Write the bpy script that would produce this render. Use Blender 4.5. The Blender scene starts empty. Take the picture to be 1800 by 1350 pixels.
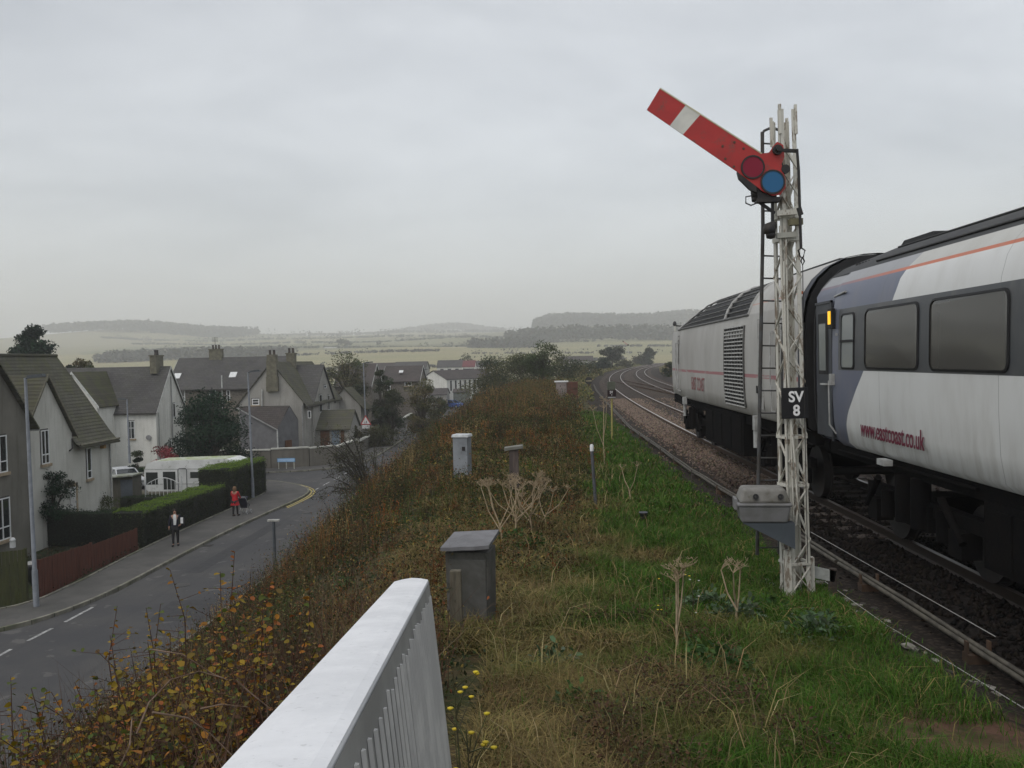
import bpy, bmesh, math, random
import numpy as np
from mathutils import Vector, Matrix, Euler
random.seed(7); rng = np.random.default_rng(11)
R = math.radians
SC = bpy.context.scene; COL = SC.collection

# ---------------------------------------------------------------- camera
# world axes: +Y runs along the straight track, X to the right, Z up, origin at the photographer's eye
F = 1560.0                       # focal length in pixels of the 1800 px wide photograph
_d = np.array([(950-900)/F, -(632-675)/F, -1.0]); _d /= np.linalg.norm(_d)
_roll = R(1.2)
_u = np.array([-math.sin(_roll), math.cos(_roll), 0.0]); _u = _u - _d*_u.dot(_d); _u /= np.linalg.norm(_u)
_x = np.cross(_d, _u)
RW = np.array([_x, _d, _u])
cam = bpy.data.cameras.new('camera'); camo = bpy.data.objects.new('camera', cam); COL.objects.link(camo)
camo.matrix_world = Matrix([list(RW[i])+[0.0] for i in range(3)]+[[0, 0, 0, 1]])
cam.sensor_width = 36.0; cam.lens = 36.0*F/1800.0
cam.clip_start = 0.05; cam.clip_end = 12000
SC.camera = camo

# ---------------------------------------------------------------- sky: overcast
W = bpy.data.worlds.new('World'); SC.world = W; W.use_nodes = True
_n = W.node_tree.nodes; _l = W.node_tree.links; _n.clear()
_out = _n.new('ShaderNodeOutputWorld'); _add = _n.new('ShaderNodeAddShader')
_b1 = _n.new('ShaderNodeBackground'); _b2 = _n.new('ShaderNodeBackground')
_sky = _n.new('ShaderNodeTexSky'); _sky.sky_type = 'NISHITA'; _sky.sun_disc = False
SUN_EL, SUN_AZ = R(52), R(215)
_sky.sun_elevation = SUN_EL; _sky.sun_rotation = SUN_AZ; _sky.air_density = 1.0; _sky.dust_density = 3.0
_l.new(_sky.outputs[0], _b1.inputs[0]); _b1.inputs[1].default_value = 0.05
# cloud deck: brighter towards the zenith as an overcast sky is, with soft broken structure
_tc = _n.new('ShaderNodeTexCoord'); _sp = _n.new('ShaderNodeSeparateXYZ'); _l.new(_tc.outputs['Generated'], _sp.inputs[0])
def _m(op, a, b=None, c=None, clamp=False):
    nd = _n.new('ShaderNodeMath'); nd.operation = op; nd.use_clamp = clamp
    for i, s in enumerate((a, b, c)):
        if s is None: continue
        if isinstance(s, (int, float)): nd.inputs[i].default_value = s
        else: _l.new(s, nd.inputs[i])
    return nd.outputs[0]
_z = _m('MAXIMUM', _sp.outputs[2], 0.0)
_zz = _m('ADD', _z, 0.16)
_cx = _m('DIVIDE', _sp.outputs[0], _zz); _cy = _m('DIVIDE', _sp.outputs[1], _zz)
_cv = _n.new('ShaderNodeCombineXYZ'); _l.new(_cx, _cv.inputs[0]); _l.new(_cy, _cv.inputs[1])
def _noise(scale, det, rough, off):
    mp = _n.new('ShaderNodeMapping'); mp.inputs['Location'].default_value = off; mp.inputs['Scale'].default_value = (1, 1.3, 1)
    _l.new(_cv.outputs[0], mp.inputs[0])
    t = _n.new('ShaderNodeTexNoise'); t.inputs['Scale'].default_value = scale; t.inputs['Detail'].default_value = det
    t.inputs['Roughness'].default_value = rough; t.inputs['Distortion'].default_value = 0.5; _l.new(mp.outputs[0], t.inputs['Vector']); return t.outputs[0]
_c = _m('ADD', _m('MULTIPLY', _m('SUBTRACT', _noise(0.55, 5, 0.55, (2.7, 1.1, 0)), 0.5), 1.15), _m('MULTIPLY', _m('SUBTRACT', _noise(1.7, 5, 0.55, (7.1, 4.4, 0)), 0.5), 0.42))
_base = _m('ADD', 0.56, _m('MULTIPLY', _m('POWER', _z, 1.2), 0.16))
_amp = _m('MULTIPLY', _m('MINIMUM', _m('MULTIPLY', _z, 4.0), 1.0), 1.0)
_lum = _m('MULTIPLY', _base, _m('ADD', 1.0, _m('MULTIPLY', _c, _amp)))
_tint = _n.new('ShaderNodeMix'); _tint.data_type = 'RGBA'
_l.new(_m('MULTIPLY', _z, 1.6, clamp=True), _tint.inputs[0]); _tint.inputs[6].default_value = (1.0, 1.0, 0.975, 1); _tint.inputs[7].default_value = (0.985, 0.995, 0.985, 1)
_l.new(_tint.outputs[2], _b2.inputs[0]); _l.new(_lum, _b2.inputs[1])
_l.new(_b1.outputs[0], _add.inputs[0]); _l.new(_b2.outputs[0], _add.inputs[1]); _l.new(_add.outputs[0], _out.inputs[0])

_s = bpy.data.lights.new('sun', 'SUN'); _s.energy = 0.55; _s.angle = R(25); _s.color = (1.0, 0.97, 0.93)
_so = bpy.data.objects.new('sun', _s); COL.objects.link(_so)
_dv = Vector((math.sin(SUN_AZ)*math.cos(SUN_EL), math.cos(SUN_AZ)*math.cos(SUN_EL), math.sin(SUN_EL)))
_so.rotation_euler = _dv.to_track_quat('Z', 'Y').to_euler()

SC.view_settings.view_transform = 'Standard'; SC.view_settings.look = 'None'
SC.view_settings.exposure = 0.0; SC.view_settings.gamma = 1.0
SC.cycles.use_denoising = True
SC.cycles.max_bounces = 6; SC.cycles.diffuse_bounces = 3; SC.cycles.glossy_bounces = 3; SC.cycles.transparent_max_bounces = 8
SC.cycles.volume_bounces = 2

# ---------------------------------------------------------------- survey: a photographed point on a known plane -> world
def ray(u, v): return RW @ np.array([(u-900)/F, -(v-675)/F, -1.0])
def atY(u, v, Y): r = ray(u, v); return Vector(r*(Y/r[1]))
def atZ(u, v, z): r = ray(u, v); return Vector(r*(z/r[2]))
def atX(u, v, x): r = ray(u, v); return Vector(r*(x/r[0]))
ZS = -8.5        # street level
ZR = -2.75       # rail top
ZG = -2.93       # cess / ballast level

# ---------------------------------------------------------------- helpers
def tag(o, label=None, cat=None, group=None, kind=None):
    if label: o['label'] = label
    if cat: o['category'] = cat
    if group: o['group'] = group
    if kind: o['kind'] = kind
    return o
def thing(name, label, cat, loc=(0, 0, 0), rz=0.0, group=None, rot=None):
    o = bpy.data.objects.new(name, None); COL.objects.link(o); o.empty_display_size = 0.2
    o.location = loc; o.rotation_euler = rot if rot else (0, 0, rz)
    return tag(o, label, cat, group)
def root_of(o):
    while o.parent: o = o.parent
    return o
def link_mesh(name, me, mats, parent):
    for m in (mats if isinstance(mats, (list, tuple)) else [mats]): me.materials.append(m)
    o = bpy.data.objects.new(name, me); COL.objects.link(o)
    if parent: o.parent = parent
    return o
class MB:
    def __init__(s): s.v = []; s.f = []; s.m = []; s.s = []
    def add(s, vs, fs, mi=0, smooth=False):
        o = len(s.v); s.v += [tuple(p) for p in vs]
        for f in fs: s.f.append(tuple(i+o for i in f)); s.m.append(mi); s.s.append(smooth)
        return s
    def box(s, c, d, Rm=None, mi=0):
        c = Vector(c); a, b, e = d[0]/2, d[1]/2, d[2]/2
        P = [Vector((x, y, z)) for z in (-e, e) for y in (-b, b) for x in (-a, a)]
        if Rm is not None: P = [Rm @ p for p in P]
        return s.add([p+c for p in P], [(0, 2, 3, 1), (4, 5, 7, 6), (0, 1, 5, 4), (2, 6, 7, 3), (0, 4, 6, 2), (1, 3, 7, 5)], mi)
    def bb(s, x0, x1, y0, y1, z0, z1, mi=0): return s.box(((x0+x1)/2, (y0+y1)/2, (z0+z1)/2), (abs(x1-x0), abs(y1-y0), abs(z1-z0)), None, mi)
    def bar(s, p, q, w, h=None, mi=0):   # square bar between two points
        p, q = Vector(p), Vector(q); h = h or w; d = q-p; L = d.length
        if L < 1e-6: return s
        rot = d.to_track_quat('Y', 'Z').to_matrix()
        return s.box((p+q)/2, (w, L, h), rot, mi)
    def tube(s, pts, r, n=7, mi=0, smooth=True, cap=True):
        pts = [Vector(p) for p in pts]; k = len(pts); rr = r if isinstance(r, (list, tuple)) else [r]*k
        vs = []; up = Vector((0.137, 0.21, 0.968))
        for i, p in enumerate(pts):
            t = (pts[min(i+1, k-1)]-pts[max(i-1, 0)]).normalized()
            a = t.cross(up)
            if a.length < 1e-3: a = t.cross(Vector((1, 0, 0)))
            a.normalize(); b = t.cross(a)
            for j in range(n):
                g = 2*math.pi*j/n; vs.append(p+(a*math.cos(g)+b*math.sin(g))*rr[i])
        fs = [(i*n+j, i*n+(j+1) % n, (i+1)*n+(j+1) % n, (i+1)*n+j) for i in range(k-1) for j in range(n)]
        s.add(vs, fs, mi, smooth)
        if cap: s.add(vs[:n], [tuple(range(n))], mi); s.add(vs[-n:], [tuple(reversed(range(n)))], mi)
        return s
    def ex(s, poly, vec, mi=0, smooth=False):   # extruded polygon
        poly = [Vector(p) for p in poly]; vec = Vector(vec); n = len(poly)
        s.add(poly+[p+vec for p in poly], [tuple(reversed(range(n))), tuple(range(n, 2*n))], mi)
        s.add(poly+[p+vec for p in poly], [(i, (i+1) % n, n+(i+1) % n, n+i) for i in range(n)], mi, smooth); return s
    def disc(s, c, ax, r, t, n=20, mi=0):
        c = Vector(c); ax = Vector(ax).normalized(); a = ax.orthogonal().normalized(); b = ax.cross(a)
        return s.ex([c+(a*math.cos(2*math.pi*i/n)+b*math.sin(2*math.pi*i/n))*r for i in range(n)], ax*t, mi)
    def ring(s, c, ax, r0, r1, t, n=24, mi=0):
        c = Vector(c); ax = Vector(ax).normalized(); a = ax.orthogonal().normalized(); b = ax.cross(a)
        vs = []
        for i in range(n):
            e = a*math.cos(2*math.pi*i/n)+b*math.sin(2*math.pi*i/n)
            vs += [c+e*r0, c+e*r1, c+e*r1+ax*t, c+e*r0+ax*t]
        fs = []
        for i in range(n):
            p, q = 4*i, 4*((i+1) % n)
            for k in range(4): fs.append((p+k, q+k, q+(k+1) % 4, p+(k+1) % 4))
        return s.add(vs, fs, mi)
    def lathe(s, prof, c=(0, 0, 0), n=14, mi=0, smooth=True):   # prof: (r,z)
        vs = [(c[0]+r*math.cos(2*math.pi*j/n), c[1]+r*math.sin(2*math.pi*j/n), c[2]+z) for r, z in prof for j in range(n)]
        fs = [(i*n+j, i*n+(j+1) % n, (i+1)*n+(j+1) % n, (i+1)*n+j) for i in range(len(prof)-1) for j in range(n)]
        return s.add(vs, fs, mi, smooth)
    def grid(s, P, mi=0, smooth=True):  # P[i][j]
        a, b = len(P), len(P[0])
        return s.add([p for r in P for p in r], [(i*b+j, i*b+j+1, (i+1)*b+j+1, (i+1)*b+j) for i in range(a-1) for j in range(b-1)], mi, smooth)
    def build(s, name, mats, parent=None, w=False, bevel=0.0, fix=True):
        me = bpy.data.meshes.new(name)
        v = s.v
        if w and parent: r = root_of(parent).location; v = [(p[0]-r.x, p[1]-r.y, p[2]-r.z) for p in v]
        me.from_pydata(v, [], s.f); me.polygons.foreach_set('material_index', s.m); me.polygons.foreach_set('use_smooth', s.s)
        if fix or bevel:
            bm = bmesh.new(); bm.from_mesh(me)
            bmesh.ops.recalc_face_normals(bm, faces=bm.faces)
            bm.to_mesh(me); bm.free()
        me.update()
        o = link_mesh(name, me, mats, parent)
        if bevel:
            b = o.modifiers.new('bevel', 'BEVEL'); b.width = bevel; b.segments = 2; b.limit_method = 'ANGLE'; b.angle_limit = R(40)
        return o
def fast(name, V, groups, cols, mat, parent=None, label=None, cat=None, group=None, kind=None):
    """V (N,3); groups: list of (M,k) index arrays; cols (N,3)"""
    me = bpy.data.meshes.new(name); V = np.asarray(V, dtype=np.float32)
    if parent is not None:
        r = root_of(parent).location; V = V-np.array([r.x, r.y, r.z], dtype=np.float32)
    me.vertices.add(len(V)); me.vertices.foreach_set('co', V.ravel())
    idx = np.concatenate([g.ravel() for g in groups]).astype(np.int32)
    cnt = np.concatenate([np.full(len(g), g.shape[1]) for g in groups])
    st = np.concatenate([[0], np.cumsum(cnt)[:-1]]).astype(np.int32)
    me.loops.add(len(idx)); me.loops.foreach_set('vertex_index', idx)
    me.polygons.add(len(cnt)); me.polygons.foreach_set('loop_start', st)
    me.update(calc_edges=True)
    if cols is not None:
        a = me.attributes.new('tint', 'FLOAT_COLOR', 'POINT')
        c4 = np.ones((len(V), 4), dtype=np.float32); c4[:, :3] = cols; a.data.foreach_set('color', c4.ravel())
    o = link_mesh(name, me, mat, parent); return tag(o, label, cat, group, kind)
def copy_tree(o, parent=None):
    c = o.copy(); COL.objects.link(c); c.parent = parent
    for ch in [k for k in bpy.data.objects if k.parent == o]: copy_tree(ch, c)
    return c
def text_part(name, s, mat, parent, M, size, xs=1.0, depth=0.002, bold=0.0, align='LEFT', label=None, space=1.0):
    cu = bpy.data.curves.new('t', 'FONT'); cu.body = s; cu.size = size; cu.align_x = align; cu.extrude = depth; cu.offset = bold; cu.space_character = space
    o = bpy.data.objects.new('t', cu); COL.objects.link(o)
    dg = bpy.context.evaluated_depsgraph_get(); me = bpy.data.meshes.new_from_object(o.evaluated_get(dg))
    bpy.data.objects.remove(o); me.transform(M @ Matrix.Diagonal((xs, 1, 1, 1)))
    me.materials.clear(); p = link_mesh(name, me, mat, parent)
    if label: p['label'] = label
    return p

# ---------------------------------------------------------------- materials
class NT:
    def __init__(s, name):
        s.mat = bpy.data.materials.new(name); s.mat.use_nodes = True
        s.n = s.mat.node_tree.nodes; s.l = s.mat.node_tree.links; s.n.clear()
        s.out = s.n.new('ShaderNodeOutputMaterial'); s.p = s.n.new('ShaderNodeBsdfPrincipled'); s.l.new(s.p.outputs[0], s.out.inputs[0])
    def put(s, sock, v):
        if v is None: return
        if isinstance(v, (int, float)): sock.default_value = v
        elif isinstance(v, (tuple, list)): sock.default_value = tuple(v)+((1,) if len(v) == 3 and len(sock.default_value) == 4 else ())
        else: s.l.new(v, sock)
    def math(s, op, a, b=None, c=None, clamp=False):
        nd = s.n.new('ShaderNodeMath'); nd.operation = op; nd.use_clamp = clamp
        for i, x in enumerate((a, b, c)): s.put(nd.inputs[i], x)
        return nd.outputs[0]
    def mix(s, f, a, b, blend='MIX'):
        nd = s.n.new('ShaderNodeMix'); nd.data_type = 'RGBA'; nd.blend_type = blend; nd.clamp_factor = True
        s.put(nd.inputs[0], f); s.put(nd.inputs[6], a); s.put(nd.inputs[7], b); return nd.outputs[2]
    def co(s, k='Object'): return s.n.new('ShaderNodeTexCoord').outputs[k]
    def pos(s): return s.n.new('ShaderNodeNewGeometry').outputs['Position']
    def sep(s, v): nd = s.n.new('ShaderNodeSeparateXYZ'); s.l.new(v, nd.inputs[0]); return nd.outputs
    def map(s, v, scale=(1, 1, 1), rot=(0, 0, 0), loc=(0, 0, 0)):
        nd = s.n.new('ShaderNodeMapping'); s.l.new(v, nd.inputs[0]); nd.inputs['Scale'].default_value = scale; nd.inputs['Rotation'].default_value = rot; nd.inputs['Location'].default_value = loc; return nd.outputs[0]
    def noise(s, v, scale, det=4, rough=0.55, dist=0.0):
        nd = s.n.new('ShaderNodeTexNoise'); s.put(nd.inputs['Vector'], v); nd.inputs['Scale'].default_value = scale; nd.inputs['Detail'].default_value = det; nd.inputs['Roughness'].default_value = rough; nd.inputs['Distortion'].default_value = dist; return nd.outputs[0]
    def vor(s, v, scale, out='Distance', feat='F1', rand=1.0):
        nd = s.n.new('ShaderNodeTexVoronoi'); nd.feature = feat; s.put(nd.inputs['Vector'], v); nd.inputs['Scale'].default_value = scale; nd.inputs['Randomness'].default_value = rand; return nd.outputs[out]
    def ramp(s, f, pts):
        nd = s.n.new('ShaderNodeValToRGB'); s.l.new(f, nd.inputs[0]); e = nd.color_ramp.elements
        while len(e) < len(pts): e.new(0.5)
        for i, (p, c) in enumerate(pts): e[i].position = p; e[i].color = tuple(c)+(1,) if isinstance(c, (tuple, list)) else (c, c, c, 1)
        return nd.outputs[0]
    def sm(s, x, a, b):
        nd = s.n.new('ShaderNodeMapRange'); nd.interpolation_type = 'SMOOTHSTEP'; s.put(nd.inputs[0], x); nd.inputs[1].default_value = a; nd.inputs[2].default_value = b; return nd.outputs[0]
    def attr(s, name='tint'): nd = s.n.new('ShaderNodeAttribute'); nd.attribute_name = name; return nd.outputs['Color']
    def bump(s, h, st=0.3, dist=0.02):
        nd = s.n.new('ShaderNodeBump'); nd.inputs['Strength'].default_value = st; nd.inputs['Distance'].default_value = dist; s.l.new(h, nd.inputs['Height']); s.l.new(nd.outputs[0], s.p.inputs['Normal'])
    def done(s, col=None, rough=None, metal=None, spec=None):
        s.put(s.p.inputs['Base Color'], col); s.put(s.p.inputs['Roughness'], rough); s.put(s.p.inputs['Metallic'], metal)
        if spec is not None: s.p.inputs['Specular IOR Level'].default_value = spec
        return s.mat
MATS = {}
def mk(name, c1, c2=None, rough=0.8, ns=2.0, bs=0.0, bst=0.3, bd=0.01, metal=0.0, spec=0.4, contrast=(0.35, 0.65), world=True, stretch=(1, 1, 1), c3=None, s3=11.0):
    if name in MATS: return MATS[name]
    t = NT(name); v = t.pos() if world else t.co()
    v = t.map(v, stretch)
    c2 = c2 or tuple(x*0.75 for x in c1)
    f = t.sm(t.noise(v, ns, 6, 0.6, 0.3), *contrast)
    col = t.mix(f, c1, c2)
    if c3: col = t.mix(t.sm(t.noise(v, s3, 4, 0.7), 0.55, 0.72), col, c3)
    if bs: t.bump(t.noise(v, bs, 3, 0.6), bst, bd)
    MATS[name] = t.done(col, rough, metal, spec); return MATS[name]
def foliage_mat(name, rough=0.6, trans=0.25):
    t = NT(name); c = t.attr(); t.done(c, rough, 0, 0.25)
    tr = t.n.new('ShaderNodeBsdfTranslucent'); t.l.new(c, tr.inputs[0]); mx = t.n.new('ShaderNodeMixShader'); mx.inputs[0].default_value = trans
    t.l.new(t.p.outputs[0], mx.inputs[1]); t.l.new(tr.outputs[0], mx.inputs[2]); t.l.new(mx.outputs[0], t.out.inputs[0]); return t.mat
LEAF = foliage_mat('leaves'); STRAW = foliage_mat('dry stems', 0.8, 0.1)

# harled (roughcast) walls with weather stains running down
def harl(name, c1, c2, stain):
    t = NT(name); p = t.pos(); col = t.mix(t.sm(t.noise(p, 0.6, 5, 0.6), 0.3, 0.7), c1, c2)
    st = t.noise(t.map(p, (1.6, 1.6, 0.18)), 1.3, 5, 0.65); col = t.mix(t.math('MULTIPLY', t.sm(st, 0.48, 0.75), 0.8), col, stain)
    col = t.mix(t.math('MULTIPLY', t.noise(p, 14, 3, 0.7), 0.25), col, tuple(x*0.7 for x in c1))
    t.bump(t.noise(p, 45, 2, 0.7), 0.5, 0.02); return t.done(col, 0.9, 0, 0.2)
def tiles(name, c1, c2, c3, axis='x', pitch=0.17, moss=0.5):
    t = NT(name); p = t.pos(); s = t.sep(p)
    row = t.math('FRACT', t.math('DIVIDE', s[2], pitch)); edge = t.sm(row, 0.0, 0.3)
    br = t.n.new('ShaderNodeTexBrick'); br.inputs['Scale'].default_value = 1.0; br.offset = 0.5
    cmb = t.n.new('ShaderNodeCombineXYZ'); t.l.new(s[0 if axis == 'x' else 1], cmb.inputs[0]); t.l.new(s[2], cmb.inputs[1])
    t.l.new(cmb.outputs[0], br.inputs['Vector']); br.inputs['Brick Width'].default_value = 0.34; br.inputs['Row Height'].default_value = pitch
    br.inputs['Mortar Size'].default_value = 0.012; br.inputs['Color1'].default_value = (0.86, 0.86, 0.86, 1); br.inputs['Color2'].default_value = (1.08, 1.08, 1.08, 1); br.inputs['Mortar'].default_value = (0.62, 0.62, 0.62, 1)
    col = t.mix(t.sm(t.noise(p, 0.5, 5, 0.6), 0.35, 0.65), c1, c2)
    col = t.mix(t.math('MULTIPLY', t.sm(t.noise(t.map(p, (1, 1, 0.5)), 1.4, 6, 0.7), 0.42, 0.66), moss), col, c3)
    col = t.mix(1.0, col, br.outputs[0], 'MULTIPLY'); t.bump(t.math('ADD', edge, t.math('MULTIPLY', t.noise(p, 9, 3), 0.5)), 0.6, 0.04)
    return t.done(col, 0.85, 0, 0.25)
M_harl = harl('harled wall', (.56, .555, .51), (.47, .465, .42), (.30, .295, .26))
M_harl_w = harl('white harled wall', (.72, .715, .67), (.62, .615, .57), (.42, .415, .37))
M_harl_d = harl('dark harled wall', (.19, .18, .155), (.135, .13, .11), (.08, .078, .06))
M_harl_g = harl('grey harled wall', (.36, .35, .32), (.28, .272, .25), (.18, .175, .155))
M_tile_g = tiles('mossy roof tiles', (.10, .096, .074), (.08, .077, .062), (.098, .10, .052), 'y', 0.17, 0.8)
M_tile_gx = tiles('mossy roof tiles side', (.085, .08, .055), (.065, .06, .045), (.095, .105, .04), 'x', 0.17, 0.7)
M_tile_d = tiles('dark roof tiles', (.095, .092, .09), (.075, .072, .072), (.08, .082, .06), 'x', 0.17, 0.4)
M_tile_b = tiles('brown roof tiles', (.085, .072, .068), (.065, .058, .056), (.07, .065, .05), 'x', 0.17, 0.3)
def stonewall(name, c1, c2, scale=2.6):
    t = NT(name); p = t.map(t.pos(), (1, 1, 1.7)); e = t.vor(p, scale, 'Distance', 'DISTANCE_TO_EDGE'); c = t.vor(p, scale, 'Color')
    col = t.mix(t.sep(c)[0], c1, c2); col = t.mix(t.math('MULTIPLY', t.noise(p, 6, 4), 0.5), col, tuple(x*.5 for x in c1))
    col = t.mix(t.sm(e, 0.0, 0.06), (.22, .2, .17), col); t.bump(t.sm(e, 0, 0.1), 0.6, 0.03); return t.done(col, 0.9, 0, 0.2)
M_stone = stonewall('rubble stone wall', (.19, .165, .135), (.105, .097, .085))
M_glass = NT('window glass'); M_glass = M_glass.done((.02, .024, .026), 0.05, 0, 0.8)
M_upvc = mk('white window frame', (.72, .73, .73), (.62, .63, .62), 0.5, 5)
M_fdark = mk('dark trim and recess shade', (.05, .045, .04), None, 0.8)  # gutters, dark frames and the painted recess shade at windows
M_sill = mk('sandstone sill', (.36, .29, .20), (.28, .22, .15), 0.9, 6, 40)
M_barge = mk('white barge board', (.55, .56, .54), (.38, .39, .37), 0.7, 4)
M_pipe = mk('painted downpipe', (.35, .35, .34), (.25, .25, .24), 0.6, 4)
M_cope = mk('pale coping', (.55, .55, .50), (.38, .38, .33), 0.9, 3, 30)
M_pot = mk('chimney pots', (.05, .045, .042), (.08, .06, .05), 0.9, 5)
M_chim = mk('chimney render', (.17, .16, .115), (.11, .105, .08), 0.95, 3, 30, .5, .02)
M_brown = mk('brown timber door', (.13, .055, .025), (.09, .04, .02), 0.6, 4, stretch=(3, 3, .4))
# ================================================================ alignments
def sstep(x, a, b): t = np.clip((x-a)/(b-a), 0, 1); return t*t*(3-2*t)
def rail_x(y):      # near rail of the near line
    y = np.asarray(y, float); x = np.full_like(y, 5.33)
    t = np.clip(y-25, 0, 105); x = x+t*t/2300.0
    t2 = np.clip(y-130, 0, 120); x = x+t2*(105/1150.0)+t2*t2/3000.0
    t3 = np.clip(y-250, 0, None); return x+t3*(105/1150.0+120/1500.0)
def crest_x(y): return np.interp(y, [-20, 0, 10, 30, 55, 75, 95, 130, 215, 300, 600], [-1.0, -1.0, -1.5, -2.6, -3.1, -2.9, -0.5, 4.0, 15, 27, 80])
def foot_x(y): return np.interp(y, [-20, 130, 170, 215, 300, 600], [-10.9, -10.9, -7.5, 3.0, 15, 68])
def plat_z(y): return np.interp(y, [-20, 0, 4, 7, 10.5, 14, 20], [-1.75, -1.75, -2.08, -2.45, -2.78, -2.88, -2.93])
def far_z(y): return np.interp(y, [-50, 330, 470, 700, 1000, 1400, 1900, 2600, 3400, 6000], [-8.55, -8.55, -7, 2.5, 16, 33, 57, 84, 84, 60])
def nz(x, y, s, seed=0.0):
    return (np.sin(x*s*1.0+seed)*np.cos(y*s*0.83+seed*1.7)+0.5*np.sin(x*s*2.3+y*s*1.1+seed*2.1)+0.5*np.cos(y*s*2.9-x*s*1.4+seed))/2.0
def H(x, y):
    x = np.asarray(x, float); y = np.asarray(y, float)
    c, f = crest_x(y), foot_x(y); rx = rail_x(y)
    s = np.clip((x-f)/(c-f), 0, 1); s = s+0.06*np.sin(s*np.pi*2)*-1
    pz = plat_z(y)
    pz = pz+np.where(x > 3.0, (ZG-pz)*np.clip((x-3.0)/0.8, 0, 1), 0)   # level formation beside the line
    z = -8.55+np.clip(s, 0, 1)*(pz+8.55)
    z = z+nz(x, y, 1.3, 1.0)*0.06*np.where((x < 3.2) & (x > f+0.3), 1, 0)
    rr = np.clip((x-(rx+11))/10, 0, 1); z = np.where(x > rx+11, pz-1.6*rr, z)
    fz = far_z(y)
    fz = fz+sstep(y, 1300, 2000)*((34*np.exp(-((x+1010)/230)**2)+0)*np.exp(-((y-2150)/420)**2))
    fz = fz+sstep(y, 1500, 2000)*25*sstep(x, -70, 40)*np.exp(-((y-2100)/350)**2)*(1-0.22*sstep(x, 60, 190)+0.18*sstep(x, 220, 330))
    fz = fz+34*np.exp(-((x+330)/190)**2)*np.exp(-((y-3300)/420)**2)
    fz = fz+np.where(y > 330, nz(x, y, 0.011, 3.0)*np.clip((y-330)/150, 0, 4), 0)
    z2 = np.maximum(z, fz)
    return np.where(y > 330, z2, z)
def Hs(x, y): return float(H(x, y))

# ================================================================ ground sheet
def axis(a, dense, b, g):   # dense list in the middle, growing steps outward
    lo = [dense[0]]; st = g
    while lo[-1] > a: lo.append(lo[-1]-st); st *= 1.17
    hi = [dense[-1]]; st = g
    while hi[-1] < b: hi.append(hi[-1]+st); st *= 1.12
    return np.array(list(reversed(lo[1:]))+list(dense)+hi[1:])
xs = axis(-4500, np.arange(-13.3, 14.01, 0.35), 4500, 0.6)
ys = axis(-40, np.concatenate([np.arange(-3, 60, 0.6), np.arange(60, 340, 3.0)]), 7000, 4.0)
X, Y = np.meshgrid(xs, ys, indexing='ij'); Zt = H(X, Y)
V = np.stack([X, Y, Zt], -1).reshape(-1, 3); a, b = X.shape
I = (np.arange(a-1)[:, None]*b+np.arange(b-1)[None, :]).ravel()
Q = np.stack([I, I+b, I+b+1, I+1], 1)
t = NT('ground'); p = t.pos(); s_ = t.sep(p)
near = t.mix(t.sm(t.noise(p, 1.1, 6, 0.65), 0.4, 0.6), (.035, .042, .014), (.075, .055, .028))
near = t.mix(t.sm(t.noise(p, 7, 5, 0.7), 0.5, 0.7), near, (.10, .08, .045))
cess = t.mix(t.sm(t.vor(p, 16), 0.1, 0.6), (.055, .042, .033), (.02, .016, .013))
bare = t.mix(t.noise(p, 22, 4, 0.7), (.17, .095, .065), (.07, .04, .028))
wx = t.math('ADD', s_[0], t.math('MULTIPLY', t.noise(p, 1.5, 4, 0.6), 1.2))
near = t.mix(t.math('MULTIPLY', t.sm(wx, 3.55, 3.9), t.math('SUBTRACT', 1.0, t.sm(t.math('SUBTRACT', wx, t.math('MULTIPLY', s_[1], .14)), 13, 15))), near, cess); near = t.mix(t.math('MULTIPLY', t.sm(t.math('SUBTRACT', wx, t.math('MULTIPLY', s_[1], .12)), 2.35, 2.75), t.math('SUBTRACT', 1.0, t.sm(s_[1], 10, 12))), near, cess)
bm_ = t.math('MULTIPLY', t.sm(wx, 2.2, 2.5), t.math('SUBTRACT', 1.0, t.sm(s_[1], 5.3, 5.9)))
bm_ = t.math('MULTIPLY', bm_, t.math('SUBTRACT', 1.0, t.sm(wx, 4.0, 4.3)))
near = t.mix(t.math('MULTIPLY', bm_, t.sm(t.noise(p, 3, 4), .35, .55)), near, bare)
lawn = t.mix(t.sm(t.noise(p, 1.0, 5, 0.6), .35, .65), (.045, .06, .022), (.035, .035, .022))
near = t.mix(t.sm(s_[2], -8.3, -8.0), lawn, near)
fc = t.vor(t.map(t.math('MULTIPLY', 1, 1) and p, (1, .55, 0), (0, 0, .35)), 0.0045, 'Color')
fr = t.ramp(t.sep(fc)[0], [(0.0, (.115, .12, .05)), (0.3, (.21, .19, .095)), (0.55, (.27, .24, .13)), (0.8, (.15, .16, .07)), (1.0, (.19, .165, .095))])
fr = t.mix(t.math('MULTIPLY', t.noise(t.map(p, (1, 1, 0)), 0.02, 6, 0.6), 0.35), fr, (.10, .11, .05))
gold = t.math('MULTIPLY', t.sm(s_[1], 330, 380), t.math('SUBTRACT', 1.0, t.sm(s_[1], 1000, 1100)))
fr = t.mix(t.math('MULTIPLY', gold, 0.75), fr, t.mix(t.sm(t.noise(t.map(p, (.5, 1.5, 0)), 0.012, 4), .4, .6), (.30, .26, .135), (.235, .225, .105)))
col = t.mix(t.sm(s_[1], 200, 330), near, fr)
t.bump(t.noise(p, 18, 4, 0.7), 0.6, 0.05)
M_ground = t.done(col, 0.95, 0, 0.15)
g = fast('ground', V, [Q], None, M_ground, kind='structure', label='rough grassy embankment and rolling farm fields reaching the horizon')
for pl in g.data.polygons: pl.use_smooth = True

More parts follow.
